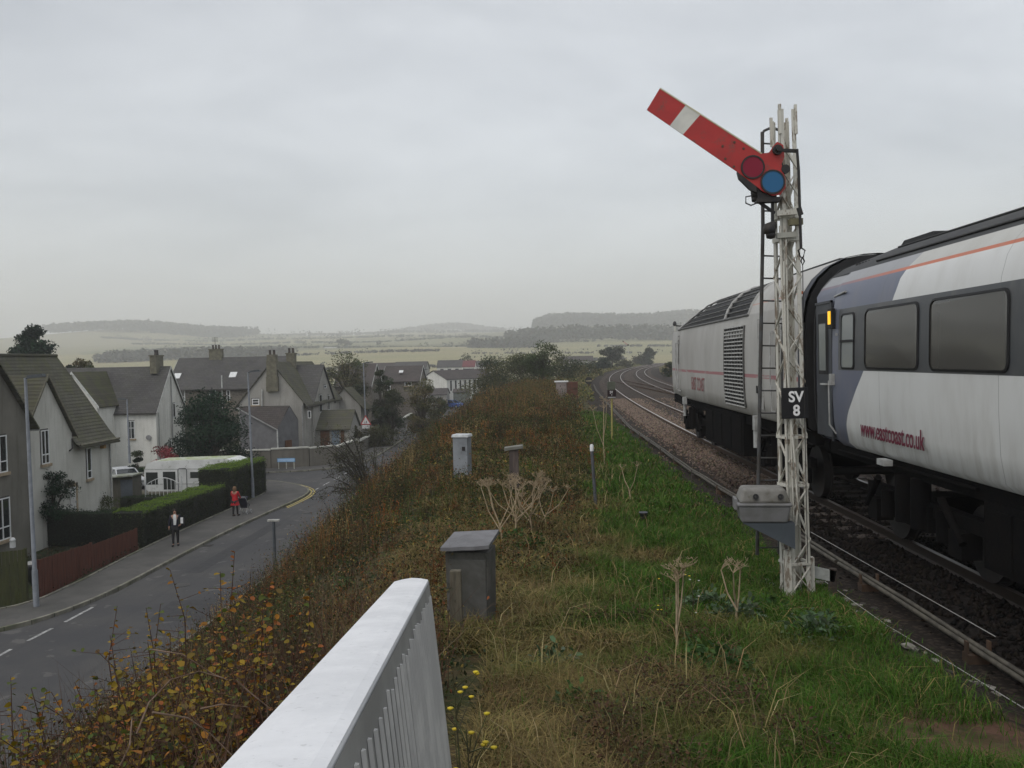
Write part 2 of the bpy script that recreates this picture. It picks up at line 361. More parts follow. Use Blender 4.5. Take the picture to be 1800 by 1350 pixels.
# ================================================================ street
M_asph = NT('asphalt'); t = M_asph; p = t.pos()
c = t.mix(t.sm(t.noise(p, 0.35, 6, 0.6), .35, .7), (.052, .052, .055), (.080, .077, .073)); c = t.mix(t.math('MULTIPLY', t.noise(p, 60, 2, .8), .5), c, (.045, .045, .048))
c = t.mix(t.math('MULTIPLY', t.sm(t.noise(t.map(p, (2.2, .12, 1)), 1.2, 5, .6), .5, .7), .55), c, (.045, .045, .046))
c = t.mix(t.math('MULTIPLY', t.sm(t.noise(p, 1.3, 4, .5), .62, .66), .6), c, (.12, .115, .11))
t.bump(t.noise(p, 90, 2, .7), .4, .008); M_asph = t.done(c, .85, 0, .35)
M_pave = NT('pavement tarmac'); t = M_pave; p = t.pos()
c = t.mix(t.sm(t.noise(p, .7, 6, .6), .35, .65), (.075, .073, .068), (.11, .105, .098)); c = t.mix(t.math('MULTIPLY', t.noise(p, 50, 2, .8), .45), c, (.06, .06, .057))
c = t.mix(t.math('MULTIPLY', t.sm(t.noise(p, 2.1, 3, .5), .60, .63), .5), c, (.07, .068, .066))
t.bump(t.noise(p, 70, 2, .7), .4, .008); M_pave = t.done(c, .9, 0, .3)
M_kerb = NT('concrete kerb'); t = M_kerb; p = t.pos(); jt = t.math('LESS_THAN', t.math('FRACT', t.math('DIVIDE', t.math('ADD', t.sep(p)[1], t.math('MULTIPLY', t.sep(p)[0], .35)), .92)), .035)
c = t.mix(t.sm(t.noise(p, 2.2, 5, .6), .35, .65), (.24, .23, .19), (.14, .135, .11)); c = t.mix(jt, c, (.05, .05, .04)); c = t.mix(t.math('MULTIPLY', t.sm(t.noise(p, .8, 4), .5, .65), .5), c, (.09, .10, .05)); M_kerb = t.done(c, .9, 0, .2)
M_line = mk('worn white road paint', (.42, .42, .41), (.20, .20, .195), .7, 9, contrast=(.38, .62))
M_yell = mk('worn yellow road paint', (.45, .36, .10), (.28, .24, .10), .8, 5, contrast=(.4, .65))
def sheet(name, pts, z, mat, label=None):
    m = MB(); n = len(pts); m.add([(x, y, z) for x, y in pts], [tuple(range(n))]); o = m.build(name, mat)
    if o.data.polygons[0].normal.z < 0: o.data.flip_normals()
    return tag(o, label, None, None, 'structure')
def strip(m, pl, w, z, h, mi=0):
    """band of width w along a polyline (left of it), solid if h>0"""
    pl = [Vector((q[0], q[1], 0)) for q in pl]; k = len(pl); L = []
    for i in range(k):
        t = (pl[min(i+1, k-1)]-pl[max(i-1, 0)]).normalized(); nrm = Vector((-t.y, t.x, 0)); L.append(pl[i]+nrm*w)
    for i in range(k-1):
        A, B, C, D = pl[i], pl[i+1], L[i+1], L[i]
        if h > 0: m.add([(q.x, q.y, zz) for zz in (z, z+h) for q in (A, B, C, D)], [(4, 5, 6, 7), (0, 1, 5, 4), (2, 3, 7, 6), (1, 2, 6, 5), (3, 0, 4, 7)], mi)
        else: m.add([(q.x, q.y, z) for q in (A, B, C, D)], [(0, 1, 2, 3)], mi)
def smooth(pl, n=2):
    for _ in range(n):
        q = [pl[0]]
        for a, b in zip(pl, pl[1:]): q += [(a[0]*.75+b[0]*.25, a[1]*.75+b[1]*.25), (a[0]*.25+b[0]*.75, a[1]*.25+b[1]*.75)]
        pl = q+[pl[-1]]
    return pl
road_poly = [(-90, 8), (-60, 8), (-11.2, 4), (-11.2, 130), (-8, 170), (-2, 230), (-12, 230), (-22, 190), (-22, 178), (-60, 186), (-60, 176), (-22, 168), (-20, 120), (-17, 84), (-17, 74), (-20, 71), (-70, 69), (-70, 60), (-21, 60), (-16.3, 56), (-16.3, 33), (-17.2, 29), (-20, 25), (-90, 20)]
sheet('road', road_poly, ZS-0.004, M_asph, 'grey asphalt street below the embankment, curving past the houses')
kerb = smooth([(-60, 24), (-24, 25.3), (-19.6, 26.6), (-17.8, 28.1), (-16.85, 29.8), (-16.35, 32.7), (-16.3, 38.4), (-16.15, 44.9), (-15.7, 50.8), (-15.35, 54.5), (-15.3, 57.2), (-15.8, 59.6), (-17.6, 62.3), (-20.4, 64.6), (-26, 67.0), (-60, 67.5)], 2)
inner = smooth([(-60, 58.4), (-26, 59.5), (-20, 60.0), (-18.45, 58.8), (-18.2, 56), (-18.5, 48), (-18.65, 41), (-18.3, 32.5), (-19.0, 30.4), (-21, 29.3), (-60, 28)], 1)
zk = ZS+0.11
_ke = []
for i, q in enumerate(kerb):
    tt = (Vector(kerb[min(i+1, len(kerb)-1)])-Vector(kerb[max(i-1, 0)])).normalized(); _ke.append((q[0]-tt.y*0.13, q[1]+tt.x*0.13))
sheet('pavement', _ke+inner, zk, M_pave, 'worn tarmac pavement beside the hedges and fence')
m = MB(); strip(m, kerb, 0.13, ZS-0.05, 0.17); tag(m.build('kerb', M_kerb), 'pale concrete kerb along the hedge side pavement', None, None, 'structure')
m = MB(); strip(m, list(reversed(inner)), 0.10, ZS-0.05, 0.2); tag(m.build('kerb_edging', M_kerb), 'thin concrete edging at the back of the pavement', None, None, 'structure')
# far pavement in front of the coped wall, and its kerb
fk = smooth([(-60, 68.6), (-28, 68.6), (-20.8, 69.2), (-17.2, 70.6), (-15.3, 73.5), (-14.9, 80), (-15.2, 100), (-17, 130), (-18, 166)], 2)
fi = smooth([(-60, 71), (-28, 71), (-21, 71.6), (-17.6, 74), (-17.0, 82), (-17.4, 100), (-19.2, 130), (-20.2, 166)], 2)
sheet('pavement', fk+list(reversed(fi)), zk, M_pave, 'pavement in front of the coped garden wall across the junction')
m = MB(); strip(m, list(reversed(fk)), -0.13, ZS-0.05, 0.165); tag(m.build('kerb', M_kerb), 'concrete kerb in front of the coped garden wall', None, None, 'structure')
rk = [(-11.15, 4), (-11.15, 130), (-8, 168), (-1.9, 228)]
m = MB(); strip(m, rk, -0.14, ZS-0.05, 0.16); tag(m.build('kerb', M_kerb), 'concrete kerb at the foot of the embankment', None, None, 'structure')
# markings
def dash(p0, p1, w=0.11):
    m = MB(); strip(m, [p0, p1], w, ZS+0.004, 0); return m
zz = [((-16.3, 24.6), (-16.3, 26.4)), ((-16.25, 27.2), (-16.2, 28.5)), ((-16.15, 29.2), (-16.12, 31.0)),
      ((-15.4, 58.6), (-15.38, 60.4)), ((-15.36, 61.6), (-15.34, 63.4)), ((-15.3, 64.6), (-15.28, 66.4)), ((-15.24, 67.6), (-15.2, 69.2))]
m = MB()
for a_, b_ in zz: strip(m, [a_, b_], 0.12, ZS+0.004, 0)
tag(m.build('road_marking', M_line), 'white dashed give way lines across the side road mouths', None, None, 'structure')
m = MB(); yl = [q for q in kerb if 51.5 < q[1] < 66 and q[0] > -24]
strip(m, yl, -0.01, ZS+0.003, 0)
m = MB()
for off in (0.18, 0.38):
    L = []
    for i, q in enumerate(yl):
        tt = (Vector(yl[min(i+1, len(yl)-1)])-Vector(yl[max(i-1, 0)])).normalized(); L.append((q[0]+tt.y*off, q[1]-tt.x*off))
    strip(m, L, 0.1, ZS+0.004, 0)
tag(m.build('road_marking', M_yell), 'double yellow lines round the junction corner', None, None, 'structure')

for lab_, x_, y_ in (('round iron manhole cover in the road near the second lamp', -13.6, 50.5), ('round iron manhole cover in the road below the yellow shrubs', -14.2, 34.0)):
    mh = MB(); mh.disc((0, 0, .002), (0, 0, 1), .33, .006, 24); o = mh.build('manhole_cover', mk('manhole iron', (.05, .045, .04), (.03, .028, .026), .6, 12)); o.location = (x_, y_, ZS); tag(o, lab_, 'manhole cover')
for lab_, x_, y_ in (('drain grating against the kerb by the walker in the dark jacket', -15.98, 41.5), ('drain grating against the kerb before the yellow lines', -15.55, 52.3)):
    mh = MB()
    for k in range(6): mh.bb(-.2, .2, -.2+k*.075, -.165+k*.075, .001, .012)
    mh.bb(-.22, .22, -.22, .24, -.002, .003); o = mh.build('drain', mk('manhole iron', (.05, .045, .04))); o.location = (x_, y_, ZS); tag(o, lab_, 'drain')
# tar patches and a trench scar
m = MB()
def blob(x, y, a, b, n=18, sd=0): rs = random.Random(sd); return [(x+a*math.cos(6.283*i/n)*rs.uniform(.8, 1.1), y+b*math.sin(6.283*i/n)*rs.uniform(.85, 1.1), ZS+.0015) for i in range(n)]
m.add([(-14.9, 36.0, ZS+.0015), (-14.2, 36.0, ZS+.0015), (-14.0, 47.0, ZS+.0015), (-14.7, 47.0, ZS+.0015)], [(0, 1, 2, 3)]); m.add([(-13.4, 29.0, ZS+.0018), (-11.6, 29.3, ZS+.0018), (-11.7, 32.0, ZS+.0018), (-13.6, 31.7, ZS+.0018)], [(0, 1, 2, 3)])
tag(m.build('road_patch', mk('newer tar', (.034, .034, .036), (.045, .045, .046), .85, 4, 60, .3, .005)), 'darker tar trench and patch in the street surface', None, None, 'structure')
# ================================================================ railway
M_bal = NT('ballast'); t = M_bal; p = t.pos()
v_ = t.vor(p, 13); c = t.mix(t.sep(t.vor(p, 13, 'Color'))[0], (.165, .125, .10), (.08, .062, .050)); c = t.mix(t.sm(v_, .25, .62), c, (.02, .016, .013))
c = t.mix(t.math('MULTIPLY', t.sm(t.noise(p, .5, 4), .4, .7), .6), c, (.075, .055, .04)); c = t.mix(t.math('SUBTRACT', .94, t.math('MULTIPLY', .94, t.sm(t.math('ADD', t.sep(p)[1], t.math('MULTIPLY', t.noise(p, .8, 4), 8)), 17, 27))), c, (.012, .010, .009)); t.bump(t.math('SUBTRACT', 1.0, v_), .9, .05)  # near stretch blackened in the colour: the train's shade plus oily dirt
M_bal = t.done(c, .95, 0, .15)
M_rail = NT('rail steel'); t = M_rail; p = t.pos(); nrm = t.n.new('ShaderNodeNewGeometry').outputs['Normal']
c = t.mix(t.sm(t.sep(nrm)[2], .7, .95), t.mix(t.sm(t.sep(p)[1], 16, 32), (.022, .016, .012), (.085, .05, .03)), t.mix(t.sm(t.sep(p)[1], 18, 30), (.06, .05, .045), (.32, .29, .27))); M_rail = t.done(c, .35, 0.0, .5)  # rails coloured darker alongside the train, its shade put into the steel
M_rust = mk('rusty steel', (.085, .05, .03), (.05, .032, .02), .85, 5, 40)
M_slp = mk('sleeper', (.075, .06, .05), (.045, .036, .03), .95, 4, 40, .5, .01)
ya = np.concatenate([np.arange(-14, 80, 1.5), np.arange(80, 420, 4.0)])
def offset(ys_, o):
    y = np.asarray(ys_, float); x = rail_x(y); dx = (rail_x(y+.5)-rail_x(y-.5)); L = np.sqrt(1+dx*dx)
    return np.stack([x+o/L, y-o*dx/L], 1)
def bed(o0, o1, z, slope=0.3):
    m = MB(); prof = [(o0-slope, z-0.16), (o0, z), (o1, z), (o1+slope, z-0.16)]
    m.grid([[(q[0], q[1], zz) for q, zz in zip(r, [pp[1] for pp in prof])] for r in np.stack([offset(ya, pp[0]) for pp in prof], 1)], 0, False); return m
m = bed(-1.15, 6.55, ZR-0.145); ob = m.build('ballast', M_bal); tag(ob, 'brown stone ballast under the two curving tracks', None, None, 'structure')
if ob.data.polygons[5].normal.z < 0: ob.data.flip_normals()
def railpart(m, o, ysr, z=ZR, f=None):
    P = offset(ysr, o) if f is None else f
    prof = [(-.036, 0), (.036, 0), (.036, -.04), (.01, -.05), (.01, -.13), (.07, -.15), (-.07, -.15), (-.01, -.13), (-.01, -.05), (-.036, -.04)]
    rings = []
    for i, q in enumerate(P):
        tt = Vector((P[min(i+1, len(P)-1)]-P[max(i-1, 0)]).tolist()).normalized(); rings.append([(q[0]+tt.y*a_, q[1]-tt.x*a_, z+b_) for a_, b_ in prof]+[(q[0]+tt.y*prof[0][0], q[1]-tt.x*prof[0][0], z)])
    m.grid(rings, 0, False)
for ti, (o, lab) in enumerate(((0.0, 'near railway track curving away to the right under the train'), (3.95, 'second railway track beyond the train, curving to the right'))):
    r = thing('railway_track', lab, 'railway track', (5.33+o, 0, ZR), 0, 'railway tracks')
    for oo in (0, 1.5): m = MB(); railpart(m, o+oo, ya); m.build('rail', M_rail, r, w=True, fix=True)
    ysl = np.arange(14 if ti == 0 else 40, 400, 0.66); base = None; cnt = 0; rest = MB()
    for i, y in enumerate(ysl):
        q = offset([y], o+0.75)[0]; dx = float(rail_x(y+.5)-rail_x(y-.5))
        if i < 90:
            if base is None:
                mm = MB().box((0, 0, 0), (2.6, 0.26, 0.14)); base = mm.build('sleeper', M_slp, r); s2 = base
            else: s2 = base.copy(); COL.objects.link(s2); s2.parent = r
            s2.location = (q[0]-r.location.x, q[1], -0.19); s2.rotation_euler = (0, 0, -math.atan(dx))
        elif y < 260: rest.box((q[0], q[1], ZR-0.19), (2.6, .26, .14), Matrix.Rotation(-math.atan(dx), 3, 'Z'))
    tag(rest.build('sleepers', M_slp, r, w=True), None, None, None, 'stuff')
r = thing('railway_crossover', 'crossover rails slanting between the two tracks past the train', 'railway track', (8, 90, ZR), 0, None)
for oo in (0.0, 1.5):
    yy = np.linspace(120, 62, 24); tt = sstep((120-yy)/58, 0, 1)*.6+.4*(120-yy)/58
    P = np.stack([offset([y], oo+3.95*t_)[0] for y, t_ in zip(yy, tt)]); m = MB(); railpart(m, 0, None, ZR-0.01, P); m.build('rail', M_rust, r, w=True)
# loose ballast stones
n = 26000; yy = rng.uniform(6, 62, n)**1.0; oo = -1.25+rng.beta(1.5, 1.6, n)*2.1; oo = np.where(rng.random(n) < .25, rng.uniform(-1.9, 5.5, n), oo)
P = offset(yy, 0); P = np.stack([P[:, 0]+oo, yy, np.where(oo < -1.15, ZG-.01+(oo+1.6)*.02, ZR-.13)], 1)
keep = ~((np.abs(oo) < .09) | (np.abs(oo-1.5) < .09)); P = P[keep]; n = len(P)
sz = rng.uniform(.018, .042, n)*(1+yy[keep]/90)
oct_ = np.array([[1, 0, 0], [0, 1, 0], [-1, 0, 0], [0, -1, 0], [0, 0, 1], [0, 0, -1.]])
Vv = P[:, None, :]+oct_[None]*sz[:, None, None]*rng.uniform(.6, 1.3, (n, 6, 3)); tf = np.array([[0, 1, 4], [1, 2, 4], [2, 3, 4], [3, 0, 4], [1, 0, 5], [2, 1, 5], [3, 2, 5], [0, 3, 5]])
cc = np.array([.17, .128, .10])*rng.uniform(.35, 1.35, (n, 1))+rng.uniform(-.01, .01, (n, 3))
dark = np.clip((25-yy[keep])/8, 0, .93)[:, None]; cc = cc*(1-dark)  # stones near the train tinted darker for its shade and dirt
t = NT('ballast stones'); M_bst = t.done(t.attr(), .95, 0, .15)
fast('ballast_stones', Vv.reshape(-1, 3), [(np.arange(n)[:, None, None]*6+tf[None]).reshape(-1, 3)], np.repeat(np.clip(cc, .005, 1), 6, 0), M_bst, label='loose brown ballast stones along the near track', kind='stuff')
# point rodding beside the track
def rod_x(y): return np.interp(y, [-6, 3, 9, 18, 22.5, 28, 36, 57, 77, 95], [4.05, 4.05, 4.0, 3.75, 3.6, 3.58, 3.5, 4.1, 4.75, 5.6])
M_rod = mk('galvanised rodding', (.095, .086, .066), (.05, .044, .035), .7, 7, 30)
r = thing('point_rodding', 'twin grey steel rods on low stands running along the near track', 'point rodding', (4.0, 0, ZG))
yr = np.concatenate([np.arange(-5, 40, 1.5), np.arange(40, 96, 3.0)])
for k in (0, 1):
    m = MB()
    for y0, y1 in [(-5, 6.55), (6.95, 11.9), (12.0, 95)] if k == 0 else [(-5, 6.6), (6.9, 95)]:
        q = [y for y in yr if y0 < y < y1]; q = [y0]+q+[y1]
        m.tube([(float(rod_x(y))+k*.085, y, ZG+.13+.008*math.sin(y*1.9+k)) for y in q], .026, 8)
    m.build('rod', M_rod, r, w=True)
for i, y in enumerate(list(np.arange(-2, 42, 2.6))+[6.75]):
    x = float(rod_x(y)); m = MB()
    if i == len(list(np.arange(-2, 42, 2.6))): m.bb(x-.09, x+.17, y-.16, y+.16, ZG-.05, ZG+.26, 0)
    else: m.bb(x-.07, x+.15, y-.07, y+.07, ZG-.05, ZG+.085); m.bb(x-.07, x-.05, y-.03, y+.03, ZG+.085, ZG+.2); m.bb(x+.135, x+.155, y-.03, y+.03, ZG+.085, ZG+.2)
    m.build('roller_stand', M_rust if i % 3 else M_slp, r, w=True)
M_wire = mk('signal wire', (.45, .45, .43), None, .4, 5)
w_ = MB(); w_.tube([atZ(1425, 935, ZG+.22), atZ(1600, 1034, ZG+.2), atZ(1750, 1119, ZG+.22)], .004, 5); tag(w_.build('signal_wire', M_wire), 'thin pale signal wire between the rodding and the rail', 'signal wire')
w_ = MB(); w_.tube([atZ(1450, 1022, ZG+.16), atZ(1560, 1100, ZG+.15), atZ(1640, 1147, ZG+.14), atZ(1800, 1245, ZG+.15), atZ(1900, 1306, ZG+.15)], .004, 5); tag(w_.build('signal_wire', M_wire), 'thin pale signal wire on the grass side of the rodding', 'signal wire')
# ================================================================ train
# local frame: x=0 on the track centre line, side facing the camera at x=-1.37, y along the train, z from rail top
XT = 5.33+0.72
def paint(name, extra, rough=.32, spec=.5):
    t = NT(name); o = t.co(); s = t.sep(o); col = extra(t, o, s)
    grime = t.noise(t.map(o, (1.5, 1.5, .5)), 1.6, 6, .65)
    col = t.mix(t.math('MULTIPLY', t.sm(grime, .42, .75), .22), col, (.34, .32, .28)); seam = t.math('LESS_THAN', t.math('FRACT', t.math('DIVIDE', t.math('ADD', s[1], .4), 3.21)), .004); col = t.mix(t.math('MULTIPLY', seam, .45), col, (.08, .08, .08))
    low = t.math('MULTIPLY', t.math('SUBTRACT', 1.0, t.sm(s[2], 1.25, 2.2)), t.sm(t.noise(t.map(o, (1, 2.5, .35)), 2.2, 5, .7), .35, .75))
    col = t.mix(t.math('MULTIPLY', low, .45), col, (.22, .19, .15))
    t.bump(t.noise(t.map(o, (.4, .55, .6)), 1.1, 2, .4), .25, .03)
    return t.done(col, t.math('ADD', rough, t.math('MULTIPLY', grime, .25)), 0, spec)
WHT, SLV, BLU, DK, ROOF = (.66, .67, .66), (.44, .435, .415), (.115, .13, .185), (.045, .05, .056), (.028, .029, .031)
YF = 15.65       # coach front end
def coach_paint(t, o, s):
    y, z = s[1], s[2]
    fc = t.n.new('ShaderNodeFloatCurve'); t.l.new(t.math('DIVIDE', z, 5.0), fc.inputs[1])
    cv = fc.mapping.curves[0]; pts = [(1.26, 13.84), (1.65, 13.83), (2.1, 13.45), (2.48, 13.04), (3.0, 12.55), (3.44, 12.03), (3.8, 11.9), (4.05, 11.75), (5, 11.6)]
    while len(cv.points) < len(pts): cv.points.new(.5, .5)
    for pt, (a, b) in zip(cv.points, pts): pt.location = (a/5.0, (b-11)/4.0)
    fc.mapping.update()
    yb = t.math('ADD', 11.0, t.math('MULTIPLY', fc.outputs[0], 4.0))
    blue = t.math('GREATER_THAN', y, yb)
    col = t.mix(blue, WHT, BLU)
    band = t.math('MULTIPLY', t.math('MULTIPLY', t.math('GREATER_THAN', z, 2.485), t.math('LESS_THAN', z, 3.435)), t.math('LESS_THAN', y, 14.12))
    col = t.mix(band, col, DK)
    st = t.math('MULTIPLY', t.math('GREATER_THAN', z, 3.828), t.math('LESS_THAN', z, 3.87))
    fade = t.math('SUBTRACT', 1.0, t.math('MULTIPLY', t.sm(y, 11.5, 15.0), .85))
    col = t.mix(t.math('MULTIPLY', st, fade), col, (.52, .13, .05))
    up = t.math('GREATER_THAN', z, 3.87); col = t.mix(t.math('MULTIPLY', up, blue), col, (.30, .305, .32)); col = t.mix(t.math('MULTIPLY', up, t.math('SUBTRACT', 1.0, blue)), col, (.5, .5, .47))
    col = t.mix(t.math('GREATER_THAN', t.math('ADD', y, t.math('MULTIPLY', t.math('SUBTRACT', z, 3.66), .6)), 15.72), col, ROOF)
    return col
def loco_paint(t, o, s):
    z = s[2]; y = s[1]
    st = t.math('MULTIPLY', t.math('GREATER_THAN', z, 2.245), t.math('LESS_THAN', z, 2.325))
    st = t.math('MULTIPLY', st, t.sm(t.noise(t.map(o, (1, .4, 3)), 3, 4), .30, .50)); st = t.math('MULTIPLY', st, .75)
    col = t.mix(t.sm(t.noise(t.map(o, (1, .5, .3)), .9, 5, .6), .4, .65), SLV, (.36, .35, .33))
    col = t.mix(st, col, (.33, .07, .09))
    st2 = t.math('MULTIPLY', t.math('MULTIPLY', t.math('GREATER_THAN', z, 3.86), t.math('LESS_THAN', z, 3.89)), t.math('LESS_THAN', y, 21.5))
    return t.mix(t.math('MULTIPLY', st2, .5), col, (.5, .15, .08))
M_coach = paint('coach paint', coach_paint, .30, .5); M_loco = paint('locomotive paint', loco_paint, .45, .4)
M_roof = mk('dark train roof', ROOF, (.045, .045, .044), .7, 2, 30, .2, .01, stretch=(1, .4, 1))
M_under = mk('underframe', (.006, .006, .0065), (.009, .008, .0075), .95, 3, 20, .4, .02, spec=.05)
M_black = mk('black rubber', (.012, .012, .013), None, .7, 4)
M_wheel = mk('wheel steel', (.02, .016, .014), (.012, .011, .01), .7, 6)
M_lite = mk('light grey fitting', (.42, .43, .42), (.3, .3, .29), .6, 6)
M_maroon = mk('maroon lettering', (.12, .008, .03), (.14, .012, .035), .5, 6)
M_mfade = mk('faded maroon lettering', (.30, .12, .12), (.24, .09, .09), .6, 6)
t = NT('tinted train glass'); M_tglass = t.done((.058, .056, .05), .09, 0, .6)
t = NT('pale train glass'); M_tglass2 = t.done((.20, .22, .22), .1, 0, .5)
M_orange = NT('door lamp'); M_orange.p.inputs['Emission Color'].default_value = (1, .55, .03, 1); M_orange.p.inputs['Emission Strength'].default_value = .9; M_orange = M_orange.done((.8, .45, .02), .4, 0, .4)
SIDE = [(-1.20, 1.27), (-1.30, 1.36), (-1.352, 1.65), (-1.37, 2.1), (-1.37, 2.75), (-1.355, 3.3), (-1.33, 3.5), (-1.27, 3.72), (-1.18, 3.88), (-1.04, 4.04)]
RF = [(-1.04, 4.04), (-.8, 4.23), (-.5, 4.37), (-.25, 4.42), (0, 4.44)]
def sx(z, S=SIDE):   # x of the body side at height z
    return float(np.interp(z, [q[1] for q in S], [q[0] for q in S]))
def mirror(pr): return pr+[(-a, b) for a, b in reversed(pr)][(1 if pr[-1][0] == 0 else 0):]
def loft(m, prof_of, ys_, mi=0): m.grid([[(a, y, b) for a, b in prof_of(y)] for y in ys_], mi, True)
def rrect(y0, y1, z0, z1, r, S=SIDE, off=0.0, n=5):
    """rounded outline on the body side; list of points following the side's curve"""
    P = []
    for cy, cz, a0 in ((y1-r, z1-r, 0), (y0+r, z1-r, 90), (y0+r, z0+r, 180), (y1-r, z0+r, 270)):
        for i in range(n): a = R(a0+90*i/(n-1)); P.append((cy+r*math.cos(a), cz+r*math.sin(a)))
    return [(sx(z, S)-off, y, z) for y, z in P]
def side_window(parent, name, y0, y1, z0, z1, glass, r=.09, mid=False):
    fr = MB(); o = rrect(y0, y1, z0, z1, r, off=.012); i_ = rrect(y0+.028, y1-.028, z0+.028, z1-.028, r*.8, off=.02); n = len(o)
    fr.add(o+i_, [(k, (k+1) % n, n+(k+1) % n, n+k) for k in range(n)]); b_ = rrect(y0, y1, z0, z1, r, off=-.03); fr.add(b_+o, [(k, (k+1) % n, n+(k+1) % n, n+k) for k in range(n)])
    if mid: fr.add([(sx(z)-.024, y, z) for z in ((z0+z1)/2-.02, (z0+z1)/2+.02) for y in (y0, y1)], [(0, 1, 3, 2)])
    f = fr.build(name, M_black, parent)
    g = MB(); q = rrect(y0+.02, y1-.02, z0+.02, z1-.02, r*.8, off=.008); g.add(q, [tuple(range(len(q)))]); g.build('pane', glass, f); return f
def bogie(parent, yc, wb=2.6, rad=.46):
    b = MB()
    for sd in (-1, 1):
        b.bb(sd*1.02-.06, sd*1.02+.06, yc-wb/2-.5, yc+wb/2+.5, .62, .80); b.bb(sd*1.04-.1, sd*1.04+.1, yc-.45, yc+.45, .42, .75)
        for k in (-1, 1):
            b.bb(sd*1.08-.12, sd*1.08+.12, yc+k*wb/2-.17, yc+k*wb/2+.17, .30, .62)
            b.tube([(sd*1.13, yc+k*(wb/2-.42), .40), (sd*1.13, yc+k*(wb/2-.42), .78)], .1, 8); b.tube([(sd*1.2, yc+k*(wb/2+.2), .5), (sd*1.22, yc+k*(wb/2-.3), .95)], .05, 6)
        b.tube([(sd*1.15, yc-.25, .45), (sd*1.15, yc-.25, 1.1)], .13, 8); b.tube([(sd*1.15, yc+.25, .45), (sd*1.15, yc+.25, 1.1)], .13, 8)
    b.bb(-.95, .95, yc-.25, yc+.25, .45, .85); f = b.build('bogie', M_under, parent)
    for k in (-1, 1):
        w = MB(); w.tube([(-.8, yc+k*wb/2, rad), (.8, yc+k*wb/2, rad)], .08, 8)
        for sd in (-1, 1):
            w.disc((sd*.75-.065, yc+k*wb/2, rad), (1, 0, 0), rad, .13, 28); w.disc((sd*.68-.015, yc+k*wb/2, rad+.0), (1, 0, 0), rad+.03, .03, 28)
        w.build('wheelset', M_wheel, f)
# ---- coach
co_ = thing('passenger_coach', 'white and blue-grey railway coach with dark window band, nearest vehicle at the right', 'railway coach', (XT, 0, ZR))
YB = -7.6
m = MB()
def cprof(y):   # the body draws in slightly to the end doors
    k = sstep(np.array(y), 14.42, 14.68).item()*.13
    return [(-(abs(a)-k*(1 if b < 3.6 else .4)), b) for a, b in SIDE]
ysc = [YB]+list(np.arange(-6, 14, 2.0))+[14.0, 14.4, 14.5, 14.6, 14.7, YF]
loft(m, lambda y: cprof(y), ysc); loft(m, lambda y: [(-a, b) for a, b in cprof(y)], ysc)
m.build('body', M_coach, co_)
m = MB()
def rprof(y):
    d = sstep(np.array(y), 13.4, 15.7).item(); return mirror([(a*(1-.05*d), b-(.07*d)*((b-4.04)/.4)) for a, b in RF])
loft(m, rprof, [YB]+list(np.arange(-6, 13, 1.0))+[13.2, 13.6, 14, 14.4, 14.8, YF], 0)
for xx, zz in ((-.95, 4.13), (-.62, 4.325)): m.tube([(xx, YB, zz), (xx, 13.6, zz)], .018, 5)
m.bb(-.5, .5, 12.7, 13.7, 4.30, 4.435); m.ex([(-.5, 13.7, 4.2), (-.5, 14.15, 4.2), (-.5, 13.7, 4.435)], (1.0, 0, 0))
for k in range(9): m.bb(-.80, -.5, 13.75+k*.14, 13.80+k*.14, 4.0, 4.22)
m.build('roof', M_roof, co_)
m = MB()    # dark end wall and gangway
endp = mirror([(a*.93, b) for a, b in SIDE]+[(a, b-.07*((b-4.04)/.4)) for a, b in RF[1:]]); m.ex([(a, YF-.01, b) for a, b in endp], (0, .05, 0))
m.build('end_wall', M_black, co_)
m = MB(); m.bb(-.62, .62, YF+.03, YF+.38, 1.2, 3.6)
for k in range(5): m.bb(-.68, .68, YF+.06+k*.065, YF+.09+k*.065, 1.15, 3.66)
m.tube([(-.9, YF, 1.15), (-.9, YF+.3, 1.1)], .14, 10); m.tube([(.9, YF, 1.15), (.9, YF+.3, 1.1)], .14, 10)
m.build('gangway', M_under, co_)
# recessed end door
d = MB(); d.add([(-1.255, y, z) for y, z in ((14.78, 1.36), (15.58, 1.36), (15.58, 3.58), (14.78, 3.58))], [(0, 1, 2, 3)]); d.bb(-1.27, -1.24, 14.74, 14.78, 1.3, 3.62); d.bb(-1.27, -1.24, 14.74, 15.6, 3.58, 3.62)
door = d.build('door', mk('dark coach door', (.045, .05, .06), None, .5, 3), co_)
g = MB(); g.add([(-1.262, y, z) for y, z in ((14.95, 2.40), (15.46, 2.40), (15.46, 3.42), (14.95, 3.42))], [(0, 1, 2, 3)]); wnd = g.build('window', M_black, door)
g = MB(); g.add([(-1.27, y, z) for y, z in ((15.05, 2.46), (15.40, 2.46), (15.40, 3.25), (15.05, 3.25))], [(0, 1, 2, 3)]); g.build('window', M_tglass2, door)
g = MB(); g.bb(-1.31, -1.26, 14.95, 15.25, 2.22, 2.245); g.build('handle', M_lite, door)
m = MB(); m.tube([(-1.3, 14.46, 1.45), (-1.395, 14.5, 1.6), (-1.41, 14.46, 1.95), (-1.41, 14.46, 2.3), (-1.37, 14.46, 2.36)], .016, 6); m.tube([(-1.28, 14.52, 3.66), (-1.30, 13.95, 3.70)], .018, 6); m.bb(-1.43, -1.36, 14.3, 14.4, 2.24, 2.42); m.build('handrail', M_lite, co_)
m = MB(); m.bb(-1.42, -1.36, 14.26, 14.45, 3.14, 3.46); f = m.build('door_lamp', M_black, co_)
m = MB(); m.bb(-1.435, -1.415, 14.31, 14.41, 3.21, 3.42); m.build('lens', M_orange, f)
side_window(co_, 'window', 13.40, 13.99, 2.50, 3.36, M_tglass2, .08, True)
w0 = 12.98
